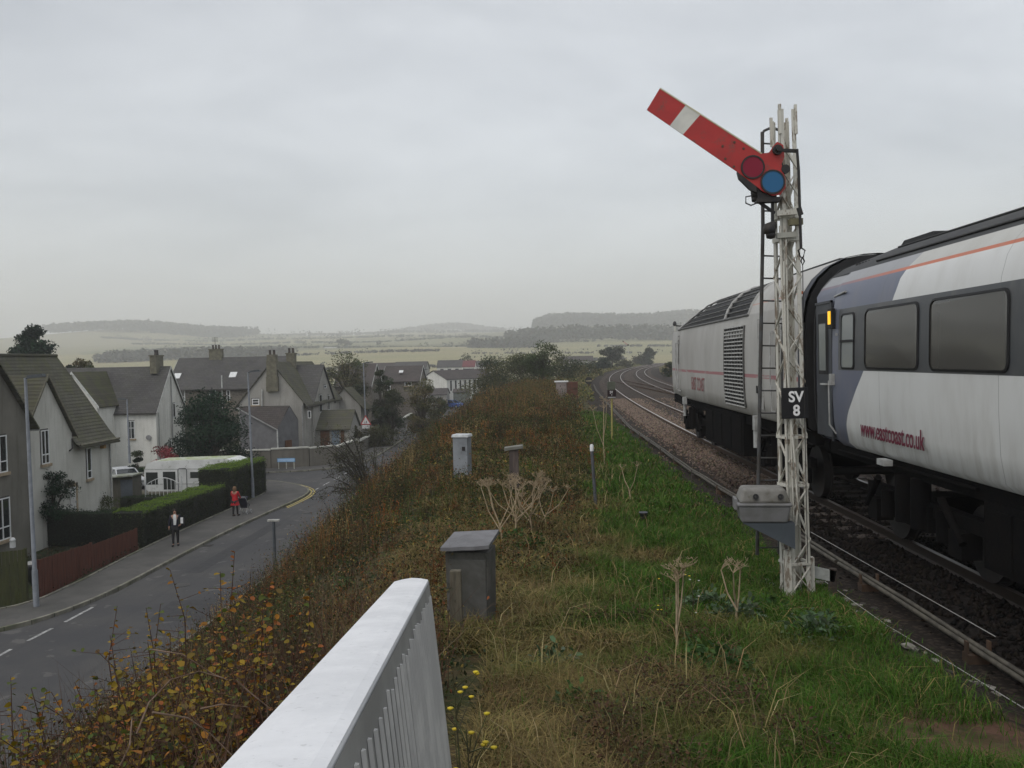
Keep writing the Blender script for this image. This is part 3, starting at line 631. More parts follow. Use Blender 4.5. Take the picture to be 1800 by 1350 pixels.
for k in range(9):
    y1 = w0-k*2.135; side_window(co_, 'window', y1-1.83, y1, 2.51, 3.375, M_tglass, .12)
m = MB()
for y in (8.84,): m.tube([(-1.39, y, 2.5), (-1.385, y, 3.4)], .02, 6)
for z in (2.6, 2.75, 3.0, 3.2): m.bb(-1.392, -1.36, 8.78, 8.9, z, z+.02)
text_part('lettering', 'www.eastcoast.co.uk', M_maroon, co_, Matrix.Translation((-1.372, 13.17, 1.53)) @ Matrix.Rotation(R(-90), 4, 'Z') @ Matrix.Rotation(R(90), 4, 'X'), .36, .70, .003, .002, label='maroon web address www.eastcoast.co.uk')
text_part('lettering', '43 65', M_lite, co_, Matrix.Translation((-1.372, 14.24, 3.02)) @ Matrix.Rotation(R(-90), 4, 'Z') @ Matrix.Rotation(R(90), 4, 'X'), .07, .7, .002, label='tiny pale numbers beside the door lamp')
m = MB()
for y in (12.3,): m.bb(-1.42, -1.30, y-.13, y+.13, 1.2, 1.28)
m.build('step_light', M_lite, co_)
bogie(co_, 11.9); bogie(co_, -4.0)
m = MB(); m.bb(-1.18, 1.18, YB, 15.1, 1.08, 1.30)
for y0, y1, z0 in ((8.6, 9.9, .35), (6.2, 8.3, .32), (3.6, 5.9, .35), (1.2, 3.2, .4)):
    m.bb(-1.2, -.2, y0, y1, z0, 1.1); m.bb(-1.22, -1.19, y0+.1, y0+(y1-y0)/2-.05, z0+.08, 1.02); m.bb(-1.22, -1.19, y0+(y1-y0)/2+.05, y1-.1, z0+.08, 1.02)
m.tube([(-1.25, 9.0, 1.16), (-1.25, 3, 1.16)], .02, 6); m.tube([(-1.22, 14.6, 1.16), (-1.22, 10, 1.2)], .025, 6)
m.build('underframe', M_under, co_)
# ---- power car
lo = thing('locomotive', 'silver-grey diesel power car with radiator grille and slatted roof, beyond the lattice signal', 'locomotive', (XT, 0, ZR))
Y0, Y1 = 16.05, 30.9
LS = [(-1.22, 1.36), (-1.31, 1.42), (-1.355, 1.75), (-1.37, 2.2), (-1.37, 2.9), (-1.35, 3.35), (-1.30, 3.66)]
LR = [(-1.30, 3.66), (-1.22, 3.88), (-1.08, 4.10), (-.86, 4.30), (-.55, 4.45), (-.25, 4.50), (0, 4.51)]
def taper(y): return 1-.16*sstep(np.array(y), 29.6, 33.2).item()
def drop(y): return .62*sstep(np.array(y), 27.2, 31.4).item()
m = MB(); yl_ = [Y0, 16.3, 18, 20, 20.4, 23, 26, 28, 29.4, 30.2, Y1, 31.6, 32.4, 33.2]
for sgn in (1, -1): loft(m, lambda y: [(sgn*a*taper(y)*(1-.0*b), b) for a, b in LS], yl_)
m.build('body', M_loco, lo)
def lrp(y, L=LR): return mirror([(a*taper(y), 3.66+(b-3.66)*(1-drop(y))) for a, b in L])
m = MB(); loft(m, lambda y: lrp(y, LR[:6]), [16.25, 16.4, 18, 20.3]); m.build('roof', M_loco, lo)
m = MB(); loft(m, lambda y: lrp(y), [16.25, 16.4]); m.bb(-.5, .5, 16.6, 19.9, 4.40, 4.50); loft(m, lambda y: lrp(y, [(a*.965, b-.05) for a, b in LR]), [20.3, 22, 24, 26, 27.2, 28, 28.8, 29.6, 30.4, 31.2]); m.build('roof_recess', M_roof, lo)
# roof slats
sl = MB()
ZL = [q[1] for q in LR]
for k in range(9):
    f_ = k/8*(len(LR)-2); i = int(f_); q = LR[i]; q2 = LR[i+1]; a = q[0]+(q2[0]-q[0])*(f_-i); b = q[1]+(q2[1]-q[1])*(f_-i)
    for sgn in (1, -1): sl.tube([(sgn*a*taper(y), y, 3.66+(b-3.66)*(1-drop(y))+.005) for y in [20.35, 22.5, 25, 27, 27.8, 28.6, 29.4, 30.2, 31.0]], .022 if k else .04, 5)
sl.build('roof_slats', mk('grey roof slats', (.16, .16, .155), (.10, .10, .10), .7, 5), lo)
for y in (20.32, 22.95, 30.9):
    m = MB(); m.tube([(a, y, b) for a, b in lrp(y)], .045, 6); m.build('roof_rib', mk('pale roof rib', (.40, .40, .385), (.30, .30, .29), .6, 4), lo)
m = MB(); m.ex([(a, 33.2, b) for a, b in mirror([(a*.84, b) for a, b in LS]+[(0, 3.7)])], (0, .05, 0)); m.build('cab_end', M_loco, lo)
# radiator grille
y0, y1, z0, z1 = 20.55, 22.68, 1.55, 3.43
m = MB(); m.add([(sx(z)-.006, y, z) for z in (z0, 1.9, 2.4, 2.9, z1) for y in (y0, y1)], [(2*i, 2*i+1, 2*i+3, 2*i+2) for i in range(4)]); gr = m.build('radiator_grille', M_black, lo)
m = MB(); nr = 21
for i in range(nr+1):
    z = z0+(z1-z0)*i/nr; m.bb(sx(z)-.04, sx(z)-.012, y0, y1, z-.014, z+.014)
m.build('grille_bars', mk('bright grille bars', (.55, .55, .54), (.4, .4, .38), .5, 6), gr)
m = MB()
for i in range(8):
    y = y0+(y1-y0)*i/7; m.tube([(sx(z)-.028, y, z) for z in (z0, 2, 2.5, 3, z1)], .012 if 0 < i < 7 else .022, 5)
m.build('grille_bars', mk('grille uprights', (.12, .12, .115), None, .7, 4), gr)
# lettering, doors, rails
text_part('lettering', 'EAST COAST', M_mfade, lo, Matrix.Translation((-1.376, 27.75, 1.73)) @ Matrix.Rotation(R(-90), 4, 'Z') @ Matrix.Rotation(R(90), 4, 'X'), .56, .68, .002, .002, label='faded maroon letters EAST COAST')
for ya_, yb_, nm in ((17.25, 17.95, 'guard_door'), (30.15, 30.85, 'cab_door')):
    m = MB(); o = rrect(ya_, yb_, 1.5, 3.45, .05, S=LS, off=.004); i_ = rrect(ya_+.02, yb_-.02, 1.52, 3.43, .05, S=LS, off=.004); n = len(o)
    tp = lambda P: [(x*taper(y)-.01, y, z) for x, y, z in P]
    m.add(tp(o)+tp(i_), [(k, (k+1) % n, n+(k+1) % n, n+k) for k in range(n)]); dr = m.build(nm, M_black, lo)
    m = MB(); q = tp(rrect(ya_+.14, yb_-.12, 2.5, 3.32, .05, S=LS, off=.008)); m.add(q, [tuple(range(len(q)))]); w = m.build('window', M_tglass, dr)
    m = MB()
    for y in (ya_-.06, yb_+.06): m.tube([(sx(z)*taper(y)-.07, y, z) for z in (1.6, 1.62, 2.2, 3.2, 3.22)], .018, 6); m.bb(sx(1.6)*taper(y)-.07, sx(1.6)*taper(y), y-.02, y+.02, 1.58, 1.62); m.bb(sx(3.2)*taper(y)-.07, sx(3.2)*taper(y), y-.02, y+.02, 3.18, 3.22)
    m.build('handrail', M_lite, dr)
m = MB(); m.tube([(-1.4, 18.9, 1.75), (-1.44, 18.9, 1.8), (-1.44, 18.9, 3.5)], .03, 6); m.bb(-1.40, -1.36, 18.85, 18.95, 1.6, 1.9); m.build('handrail', M_lite, lo)
m = MB()
for y, z, w, h in ((17.0, 1.95, .16, .03), (16.8, 2.45, .1, .1), (19.4, 2.0, .1, .16), (16.6, 3.1, .1, .06)): m.bb(-1.38, -1.36, y-w/2, y+w/2, z-h/2, z+h/2)
m.tube([(-1.39, 16.6, 2.5), (-1.42, 16.6, 2.55), (-1.42, 16.6, 3.2), (-1.39, 16.6, 3.25)], .014, 6); m.build('side_fittings', M_black, lo)
for y, h in ((29.2, .2), (19.55, .28)):
    m = MB(); m.bb(-1.42, -1.3, y-.1, y+.1, 1.38-h, 1.42); m.tube([(-1.36, y, 1.38-h), (-1.36, y, 1.0-h)], .07 if y < 25 else .05, 8); m.build('lifting_bracket', M_lite, lo, bevel=.01)
m = MB(); m.bb(-1.15, 1.15, Y0, 32.8, 1.1, 1.4)
for ya_, yb_ in ((21.4, 26.3),): m.bb(-1.22, -.3, ya_, yb_, .32, 1.3); [m.bb(-1.24, -1.21, ya_+.15+i*1.2, ya_+1.2+i*1.2, .4, 1.2) for i in range(4)]
for i in range(6): m.tube([(-1.2, 16+i*2.9, 1.1), (-1.2, 17.8+i*2.9, 1.22)], .03, 6)
m.build('underframe', M_under, lo)
bogie(lo, 18.4, 2.6, .5); bogie(lo, 28.7, 2.6, .5)
m = MB(); m.ex([(a, Y0-.0, b) for a, b in mirror([(a*.96, b) for a, b in LS]+[(a*.96, b-.02) for a, b in LR[1:]])], (0, .04, 0)); m.build('end_wall', M_black, lo)
m = MB()
ring_ = mirror([(a*1.004, b) for a, b in LS]+[(a*1.004, b+.008) for a, b in LR[1:]])
m.grid([[(a, y, b) for a, b in ring_] for y in (Y0, 16.3)], 0, True); m.build('end_band', mk('dark blue-grey end band', (.03, .033, .045), None, .6, 3), lo)
m = MB(); m.bb(-1.36, -1.335, Y0+.02, 16.3, 3.82, 3.87); m.build('orange_stripe', mk('orange stripe', (.55, .14, .04), None, .5), lo)
text_part('lettering', 'E C', mk('pale lettering', (.5, .5, .5), None, .6), lo, Matrix.Translation((-1.38, 16.28, 2.85)) @ Matrix.Rotation(R(-90), 4, 'Z') @ Matrix.Rotation(R(90), 4, 'X'), .16, .8, .002, label='small pale data panel lettering')

# ================================================================ semaphore signal
YS = 10.3; SB = atY(1399, 1030, YS); SB.z = Hs(SB.x, SB.y)-.05; tilt = R(-0.75)
M_sw = NT('flaking white signal paint'); t = M_sw; o = t.co(); c = t.mix(t.sm(t.noise(t.map(o, (1, 1, .35)), 11, 6, .7), .52, .60), (.62, .61, .55), (.17, .12, .08)); c = t.mix(t.math('MULTIPLY', t.noise(t.map(o, (1, 1, .3)), 4, 5, .7), .6), c, (.38, .37, .32)); t.bump(t.noise(o, 30, 4), .6, .006); M_sw = t.done(c, .75, 0, .3)
M_red = mk('weathered red enamel', (.40, .025, .022), (.33, .022, .02), .5, 3, world=False, c3=(.20, .05, .04), s3=9)
M_arm_w = mk('weathered white enamel', (.62, .62, .57), (.52, .52, .48), .5, 4, world=False)
M_sblk = mk('oily black metal', (.014, .014, .017), (.03, .026, .022), .6, 12, world=False)
M_lad = mk('dark grey ladder steel', (.07, .072, .075), (.05, .045, .04), .7, 7, world=False)
sg = thing('semaphore_signal', 'white lattice post with raised red and white semaphore arm and black SV 8 plate', 'railway signal', SB, 0)
sg.rotation_euler = (0, tilt, 0)
HT = 5.62
def pxl(u, v, y=YS):   # photographed point in the post's plane -> local
    q = atY(u, v, y)-SB; return Matrix.Rotation(-tilt, 3, 'Y') @ q
HW = 0.128   # half width of the post at the base, narrowing upwards
def hw(z): return HW-.030*z/HT
rotS = Matrix.Rotation(R(14), 3, 'Z')
def crn(i, z): a = hw(z); return rotS @ Vector(((-a, -a), (a, -a), (a, a), (-a, a))[i]).to_3d()+Vector((0, 0, z))
m = MB()
for i in range(4):
    top = HT if i in (0, 1) else HT-.1
    A, B = crn(i, -.2), crn(i, top); sg_x = 1 if i in (0, 3) else -1; sg_y = 1 if i in (0, 1) else -1
    ex, ey = rotS @ Vector((sg_x, 0, 0)), rotS @ Vector((0, sg_y, 0))
    for e1, e2 in ((ex, ey), (ey, ex)):   # angle iron legs, two leaves
        m.add([A, A+e1*.055, A+e1*.055+e2*.007, A+e2*.007, B, B+e1*.05, B+e1*.05+e2*.007, B+e2*.007], [(0, 1, 2, 3), (4, 5, 6, 7), (0, 1, 5, 4), (1, 2, 6, 5), (2, 3, 7, 6), (3, 0, 4, 7)])
    m.bar(B-Vector((0, 0, .28)), B+Vector((0, 0, .05)), .03)
m.build('post', M_sw, sg)
m = MB(); nb = 17
for i in (0, 1, 3):
    j = (i+1) % 4
    for k in range(nb):
        za, zb = .12+k*(HT-.5)/nb, .12+(k+1)*(HT-.5)/nb
        m.bar(crn(i if (k+i) % 2 else j, za), crn(j if (k+i) % 2 else i, zb), .026, .008)
        if i == 0 and k % 3 == 0: m.bar(crn(j if (k+i) % 2 else i, za), crn(i if (k+i) % 2 else j, zb), .022, .008)
for z, d in ((4.42, .05), (4.16, .05), (1.9, .03), (1.35, .03), (.45, .03)):
    for i in range(4): m.bar(crn(i, z), crn((i+1) % 4, z), .03, d)
m.build('lattice', M_sw, sg)
for x, y in ((-.14, -.16), (.16, -.02)):
    m = MB(); m.bb(x-.02, x+.05, y-.02, y+.06, -.15, .62 if x < 0 else .5); m.build('base_cleat', M_sw, sg)
m = MB(); q = pxl(1372, 1000); 
cb = MB(); cb.tube([(-.085, -.17, 3.9), (-.09, -.175, 3.0), (-.06, -.18, 2.2), (-.02, -.18, 1.6), (.0, -.17, 1.1), (-.03, -.17, .9)], .012, 6); cb.tube([(-.05, -.16, 4.2), (-.06, -.165, 2.8), (-.05, -.17, 1.0)], .01, 6); cb.tube([(-.11, -.15, 4.3), (-.10, -.16, 2.8), (-.115, -.17, 1.6), (-.10, -.16, .3)], .014, 6); cb.build('cable', M_sw, sg)
# arm: drawn in the plane of the photograph's signal, real size about 1.6 m
YA = YS-.28
def pa(u, v): return pxl(u, v, YA)
# blade
c0 = [pa(*q) for q in ((1160, 155), (1137, 193), (1296, 302), (1339, 270))]
def lerp(a, b, t_): return a+(b-a)*t_
top = lambda t_: lerp(c0[0], c0[3], t_); bot = lambda t_: lerp(c0[1], c0[2], t_)
thick = Vector((0, .012, 0))
arm = MB(); 
for a_, b_, mi in ((0, .255, 0), (.255, .40, 1), (.40, 1, 0)): arm.ex([top(a_), top(b_), bot(b_), bot(a_)], thick, mi)
# casting (spectacle) outline
sp_o = [(1339, 270), (1352, 268), (1360, 256), (1366, 249), (1377, 255), (1379, 275), (1374, 288), (1376, 300), (1381, 315), (1381, 330), (1372, 342), (1358, 344), (1342, 337), (1296, 302)]
arm.ex([pa(u, v)+Vector((0, -.001, 0)) for u, v in sp_o], Vector((0, .016, 0)), 0)
am = arm.build('signal_arm', [M_red, M_arm_w], sg, fix=True)
m = MB()
for a_, b_ in ((.0, 1),): m.bar(top(0)+Vector((0, .006, 0)), top(1)+Vector((0, .006, 0)), .02, .014)
m.build('arm_edge', mk('pale arm edge', (.55, .52, .36), None, .6), am)
m = MB()
for u, v in ((1270, 257), (1291, 250), (1275, 279), (1307, 261), (1290, 293)): m.disc(pa(u, v)+Vector((0, .0, 0)), (0, -1, 0), .014, .008, 8)
m.build('bolts', mk('rusty bolts', (.10, .06, .04), None, .8), am)
for (u, v), rr_, mat_, nm in (((1323, 294), .118, NT('red signal glass').done((.20, .006, .025), .3, 0, .25), 'red_lens'), ((1358, 320), .122, NT('blue signal glass').done((.02, .11, .24), .3, 0, .25), 'blue_lens')):
    c_ = pa(u, v)+Vector((0, -.004, 0)); m = MB(); m.ring(c_, (0, -1, 0), rr_-.004, rr_+.014, .014, 32); rg = m.build('lens_ring', M_sblk, am); m = MB()
    m.disc(c_, (0, -1, 0), rr_-.003, .008, 32); m.build(nm, mat_, rg)
m = MB(); c_ = pa(1366, 264); m.disc(c_+Vector((0, .05, 0)), (0, -1, 0), .055, .09, 14); m.disc(c_+Vector((0, .0, 0)), (0, -1, 0), .03, .09, 10); m.bar(c_+Vector((0, .0, 0)), pa(1403, 264)+Vector((0, .04, 0)), .035); m.bar(pa(1366, 264)+Vector((0, .02, 0)), pa(1380, 300)+Vector((0, .1, 0)), .04); m.disc(pa(1381, 297)+Vector((0, .05, 0)), (0, -1, 0), .05, .06, 10); m.build('pivot', M_sblk, sg)
m = MB(); m.tube([pa(1401, 262), pa(1404, 300), pa(1406, 370), pa(1408, 436)], .016, 8); m.bar(pa(1404, 365), pa(1408, 378), .045); m.build('down_rod', M_sblk, sg)
m = MB()
for uv in ([(1408, 436), (1403, 440), (1407, 452), (1412, 452), (1415, 440), (1409, 436)], [(1410, 452), (1408, 459), (1411, 466), (1414, 459), (1411, 453)]): m.tube([pa(*q) for q in uv], .009, 6)
m.tube([pa(1411, 466), pa(1412, 560), pa(1414, 700), pa(1417, 860), pa(1420, 990)], .005, 5); m.build('chain', M_sblk, sg)
m = MB()    # lamp and its bracket behind the spectacle
m.lathe([(.0, -.12), (.1, -.12), (.11, -.02), (.11, .1), (.06, .16), (.0, .17)], tuple(pa(1338, 330)+Vector((.03, .16, 0))), 12); m.box(pa(1350, 338)+Vector((0, .1, 0)), (.2, .14, .10)); m.box(pa(1352, 350)+Vector((0, .08, 0)), (.26, .12, .05)); m.bar(pa(1326, 347)+Vector((0, .08, 0)), pa(1370, 352)+Vector((0, .1, 0)), .03); m.bar(pa(1336, 352)+Vector((0, .08, 0)), pa(1366, 372)+Vector((0, .1, 0)), .03); m.tube([pa(1322, 344), pa(1311, 346), pa(1311, 357), pa(1320, 361), pa(1330, 357)], .008, 6); m.ex([pa(*q) for q in ((1296, 302), (1299, 314), (1318, 333), (1330, 338), (1330, 322))], (0, .05, 0)); m.bar(pa(1362, 350)+Vector((0, .1, 0)), pa(1362, 395)+Vector((0, .1, 0)), .03)
for u, v, s_ in ((1356, 400, .09), (1358, 410, .07), (1362, 394, .06)): m.lathe([(0, -s_*.8), (s_*.7, -s_*.6), (s_*.8, 0), (s_*.6, s_*.6), (0, s_*.8)], tuple(pa(u, v)+Vector((0, .08, 0))), 10)
m.build('lamp', M_sblk, sg)
for v, nm in ((372, 0), (412, 1)):
    m = MB(); m.bar(pa(1370, v)+Vector((0, .12, 0)), pa(1406, v-3)+Vector((0, .12, 0)), .05, .06); m.build('crossbar', M_sw if nm == 0 else mk('grey paint', (.35, .35, .31), (.25, .25, .2), .7), sg)
m = MB(); m.box(pa(1403, 388)+Vector((0, .1, 0)), (.14, .1, .07)); m.build('rod_guide', mk('olive paint', (.16, .15, .09), None, .7), sg)
# ladder
m = MB(); YL = YS+.35
def pl_(u, v): return pxl(u, v, YL)
stl = [(1340, 232), (1341, 400), (1337, 620), (1333, 850), (1331, 975)]
m.tube([pl_(*q) for q in stl], .022, 6); m.tube([pl_(u+43, v)+Vector((0, .05, 0)) for u, v in stl[:2]]+[pl_(u+40, v)+Vector((0, .05, 0)) for u, v in stl[2:]], .016, 6)
for k in range(19):
    v = 252+k*39.5; x_ = float(np.interp(v, [q[1] for q in stl], [q[0] for q in stl])); m.tube([pl_(x_, v), pl_(x_+42, v+.5)+Vector((0, .05, 0))], .010, 6)
m.tube([pl_(1340, 236), pl_(1343, 230), pl_(1352, 226), pl_(1362, 226), pl_(1372, 230), pl_(1385, 231)], .016, 6); m.build('ladder', M_lad, sg)
# identification plate
qa, qb = pxl(1373, 682, YS-.22), pxl(1421, 735, YS-.22); m = MB(); m.box((qa+qb)/2, (abs(qb.x-qa.x), .012, abs(qb.z-qa.z))); pt = m.build('number_plate', mk('black plate', (.01, .01, .012), None, .5), sg, bevel=.004)
M_wl = mk('white reflective lettering', (.93, .93, .93), None, .5)
yl2 = (qa.y+qb.y)/2-.009; cx = (qa.x+qb.x)/2
for s_, cx_, zz_ in (('SV', 1399, 706), ('8', 1400, 730)):
    q = pxl(cx_, zz_, YS-.22); text_part('lettering', s_, M_wl, pt, Matrix.Translation((q.x, yl2, q.z)) @ Matrix.Rotation(R(90), 4, 'X'), .168, .93, .002, .0045, 'CENTER', 'bold white characters '+s_)
# grey equipment box on a sloping bracket
bx = thing('equipment_case', 'grey ribbed plastic box with a lid on a bracket at the signal post', 'equipment box', SB+Vector((-.40, -.12, 1.13)), R(-6))
def tb(m, w0, d0, w1, d1, z0, z1):
    m.add([(sx_*w/2, sy*d/2, z) for w, d, z in ((w0, d0, z0), (w1, d1, z1)) for sx_, sy in ((-1, -1), (1, -1), (1, 1), (-1, 1))], [(3, 2, 1, 0), (4, 5, 6, 7), (0, 1, 5, 4), (1, 2, 6, 5), (2, 3, 7, 6), (3, 0, 4, 7)])
M_case = mk('weathered grey plastic', (.21, .205, .19), (.13, .125, .11), .75, 4, 30, .2, .01, world=False, c3=(.09, .085, .06), s3=5)
M_cased = mk('grey plastic base', (.20, .20, .205), (.15, .15, .145), .7, 4, world=False)
m = MB(); tb(m, .50, .34, .57, .42, -.17, .02); m.build('case_base', M_cased, bx, bevel=.02)
m = MB(); m.bb(-.30, .30, -.225, .225, .02, .055); m.build('rim', M_cased, bx, bevel=.012)
m = MB(); tb(m, .57, .42, .46, .33, .055, .215); m.build('lid', M_case, bx, bevel=.03)
for x in (-.10, .17): m = MB(); m.ring((x, -.205, .13), (0, -1, .3), .012, .032, .015, 16); m.build('lid_catch', M_black, bx)
m = MB(); m.bb(-.32, -.29, -.12, .12, -.03, .09); m.build('hinge', M_cased, bx)
bk = MB(); b0 = SB+Vector((-.40, -.12, 1.13)); bk.ex([(-.24, -.16, -.175), (.33, -.16, -.175), (.33, -.16, -.47)], (0, .3, 0)); bk.build('bracket', mk('blue-grey bracket', (.075, .09, .105), None, .7), bx)
# small pulley stake with a pale board to the right of the foot
q = atZ(1463, 1062, ZG); st_ = thing('stake', 'short dark stake holding a pale board beside the signal foot', 'stake', q)
m = MB(); m.bb(-.035, .05, -.03, .03, -.1, .42); m.build('post', M_slp, st_)
m = MB(); m.box((-.1, -.02, .36), (.27, .02, .13), Matrix.Rotation(R(14), 3, 'Y')); m.build('board', mk('pale board', (.42, .44, .42), (.3, .31, .29), .8, 9), st_)
# ================================================================ houses
def frame_of(o, ax, out):
    """local frame on a wall: origin, along-axis, outward"""
    return Vector(o), Vector(ax).normalized(), Vector(out).normalized()
def win(parent, o, ax, out, a0, a1, z0, z1, frame=None, glass=None, bars=(), sill=True, t=.05, name='window', recess_shade=.06):
    o, ax, out = frame_of(o, ax, out); fr = frame or M_upvc; Z = Vector((0, 0, 1)); rt = Matrix((ax, out, Z)).transposed()
    if name == 'window' or 1:
        m = MB()
        def bx_(x0, x1, y0, y1, dep, th, mb): c = o+ax*((x0+x1)/2)+out*(dep+th/2); c.z = (y0+y1)/2; mb.box(c, (x1-x0, th, y1-y0), rt)
        bx_(a0, a1, z0, z0+t, .005, .05, m); bx_(a0, a1, z1-t, z1, .005, .05, m); bx_(a0, a0+t, z0+t, z1-t, .005, .05, m); bx_(a1-t, a1, z0+t, z1-t, .005, .05, m)
        for kind, p in bars:
            if kind == 'h': zb = z0+(z1-z0)*p; bx_(a0+t, a1-t, zb-.025, zb+.025, .01, .045, m)
            else: xb = a0+(a1-a0)*p; bx_(xb-.025, xb+.025, z0+t, z1-t, .012, .045, m)
        f = m.build(name, fr, parent, w=True)
        g = MB(); bx_(a0+t*.5, a1-t*.5, z0+t*.5, z1-t*.5, .004, .02, g); g.build('pane', glass or M_glass, f, w=True)
        if sill: s_ = MB(); bx_(a0-.1, a1+.1, z0-.14, z0-.003, .003, .12, s_); s_.build('sill', M_sill, f, w=True)
        if recess_shade: s_ = MB(); bx_(a0-recess_shade, a0-.003, z0, z1+recess_shade, .002, .015, s_); bx_(a0-.003, a1+.003, z1+.003, z1+recess_shade, .002, .015, s_); s_.build('recess_shade', M_fdark, f, w=True)  # dark strips on the wall imitate the shade of a recessed opening
        return f
def door(parent, o, ax, out, a0, a1, z0, z1, mat, handle=True):
    o, ax, out = frame_of(o, ax, out); rt = Matrix((ax, out, Vector((0, 0, 1)))).transposed(); m = MB()
    c = o+ax*((a0+a1)/2)+out*.03; c.z = (z0+z1)/2; m.box(c, (a1-a0, .05, z1-z0), rt)
    for k in (0, 1): c2 = c+out*.028; c2.z = z0+(z1-z0)*(.27+.45*k); m.box(c2, ((a1-a0)*.6, .02, (z1-z0)*.33), rt)
    d_ = m.build('door', mat, parent, w=True)
    if handle: h = MB(); c3 = c+ax*((a1-a0)*.38)+out*.06; h.box(c3, (.04, .05, .12), rt); h.build('handle', M_lite, d_, w=True)
    return d_
def block(root, A, B, depth, zb, ze, zr, wall, roof, over=.25, ridge=.5, endover=.15, front_over=None, name_w='wall', name_r='roof', barge=True):
    """gabled block: front wall runs A->B (plan), body lies to the left of A->B; ridge parallel to the front"""
    A, B = Vector((A[0], A[1], 0)), Vector((B[0], B[1], 0)); t = (B-A).normalized(); n = Vector((-t.y, t.x, 0)); L = (B-A).length
    def P(a, d_, z): q = A+t*a+n*d_; return Vector((q.x, q.y, z))
    m = MB(); pr = [(0, zb), (0, ze), (depth*ridge, zr-.04), (depth, ze), (depth, zb)]
    m.ex([P(0, d_, z) for d_, z in pr], t*L); w_ = m.build(name_w, wall, root, w=True)
    m = MB(); th = .09
    for d0, d1 in ((0, depth*ridge), (depth, depth*ridge)):
        s_ = (zr-ze)/(d1-d0); e = -over if d1 > d0 else over; zz = ze+s_*e
        prof = [(d0+e, zz), (d0+e, zz+th), (d1, zr+th), (d1, zr)]
        m.ex([P(-endover, d_, z+.02) for d_, z in prof], t*(L+2*endover))
    r_ = m.build(name_r, roof, root, w=True)
    if barge:
        m = MB()
        for a in (-endover-.03, L+endover):
            for d0, d1 in ((0, depth*ridge), (depth, depth*ridge)):
                s_ = (zr-ze)/(d1-d0); e = -over if d1 > d0 else over
                m.ex([P(a, d0+e, ze+s_*e-.07), P(a, d0+e, ze+s_*e+.13), P(a, d1, zr+.13), P(a, d1, zr-.07)], t*.03)
            m.build('barge_board', M_barge, r_, w=True); m = MB()
        m = MB(); m.bar(P(-endover, -over-.05, ze-over*(zr-ze)/(depth*ridge)+.02), P(L+endover, -over-.05, ze-over*(zr-ze)/(depth*ridge)+.02), .1, .08); m.build('gutter', M_fdark, r_, w=True)
    return w_, r_, P
def chimney(root, x, y, z0, z1, w, d, pots=2, mat=None, rz=0):
    m = MB(); Rm = Matrix.Rotation(rz, 3, 'Z'); m.box((x, y, (z0+z1)/2), (w, d, z1-z0), Rm); m.box((x, y, z1+.05), (w+.14, d+.14, .1), Rm); c = m.build('chimney', mat or M_chim, root, w=True)
    for i in range(pots):
        o = (i-(pots-1)/2)*.36; m = MB(); q = Rm @ Vector((o if w >= d else 0, 0 if w >= d else o, 0)); m.lathe([(.12, 0), (.13, .1), (.1, .15), (.11, .42), (.14, .46), (.09, .46)], (x+q.x, y+q.y, z1+.1), 10); m.build('chimney_pot', M_pot, c, w=True)
    return c
def pipe(root, pts, r=.04, mat=None): m = MB(); m.tube(pts, r, 6); return m.build('downpipe', mat or M_pipe, root, w=True)
Xv, Yv = (1, 0, 0), (0, 1, 0)
def wX(parent, x, u0, v0, u1, v1, **k):   # window on a street-facing wall (plane x=const)
    a, b = atX(u0, v0, x), atX(u1, v1, x); return win(parent, (x, 0, 0), Yv, Xv, a.y, b.y, b.z, a.z, **k)
def wY(parent, y, u0, v0, u1, v1, **k):   # window on a wall facing the camera (plane y=const)
    a, b = atY(u0, v0, y), atY(u1, v1, y); return win(parent, (0, y, 0), Xv, (0, -1, 0), a.x, b.x, b.z, a.z, **k)

# ---- house nearest the camera on the left: mossy roof, tall street gable
h = thing('house', 'light grey harled house with mossy tiled roof and steep street gable, nearest at the left', 'house', (-27, 42, ZS))
ze, zr = -3.72, .76
m = MB(); m.ex([(-24, 33, ZS-.1), (-24, 33, ze), (-27, 33, zr-.05), (-30, 33, ze), (-30, 33, ZS-.1)], (0, 15.6, 0)); m.ex([(-23.995, 39.9, ZS-.1), (-23.995, 39.9, -3.25), (-23.995, 42.2, -.36), (-23.995, 44.5, -3.25), (-23.995, 44.5, ZS-.1)], (-2.5, 0, 0)); m.build('wall', M_harl, h, w=True)
m = MB()   # main roof with bell-cast eaves, ridge along the street
prof = [(-23.55, ze-.30), (-23.8, ze-.12), (-24.1, ze+.25), (-24.5, ze+.85), (-25.3, ze+2.05), (-27, zr)]
for sgn in (1, -1):
    q = [(-27+sgn*(a+27), b) for a, b in prof]
    yy0 = 44.55 if sgn > 0 else 32.8
    m.grid([[(a, y, b+.03) for a, b in q] for y in (yy0, 46, 48.75)], 0, False); m.grid([[(a, y, b-.06) for a, b in q] for y in (yy0, 48.75)], 0, False)
    if sgn > 0: m.grid([[(a, y, b+.03) for a, b in q[2:]] for y in (32.8, 39, 42.2, 44.55)], 0, False)
    m.add([(a, 48.75, b+.03) for a, b in q]+[(a, 48.75, b-.06) for a, b in q], [(i, i+1, len(q)+i+1, len(q)+i) for i in range(len(q)-1)])
m.tube([(-27, 32.8, zr+.05), (-27, 48.75, zr+.05)], .09, 6)
rf = m.build('roof', M_tile_g, h, w=True)
m = MB()
for sgn in (1, -1): m.ex([(-23.8, 42.2+sgn*2.45, -3.42), (-23.8, 42.2+sgn*2.45, -3.34), (-23.8, 42.2, -.22), (-23.8, 42.2, -.31)], (-3.3, 0, 0))
m.build('gable_roof', M_tile_g, rf, w=True)
m = MB()
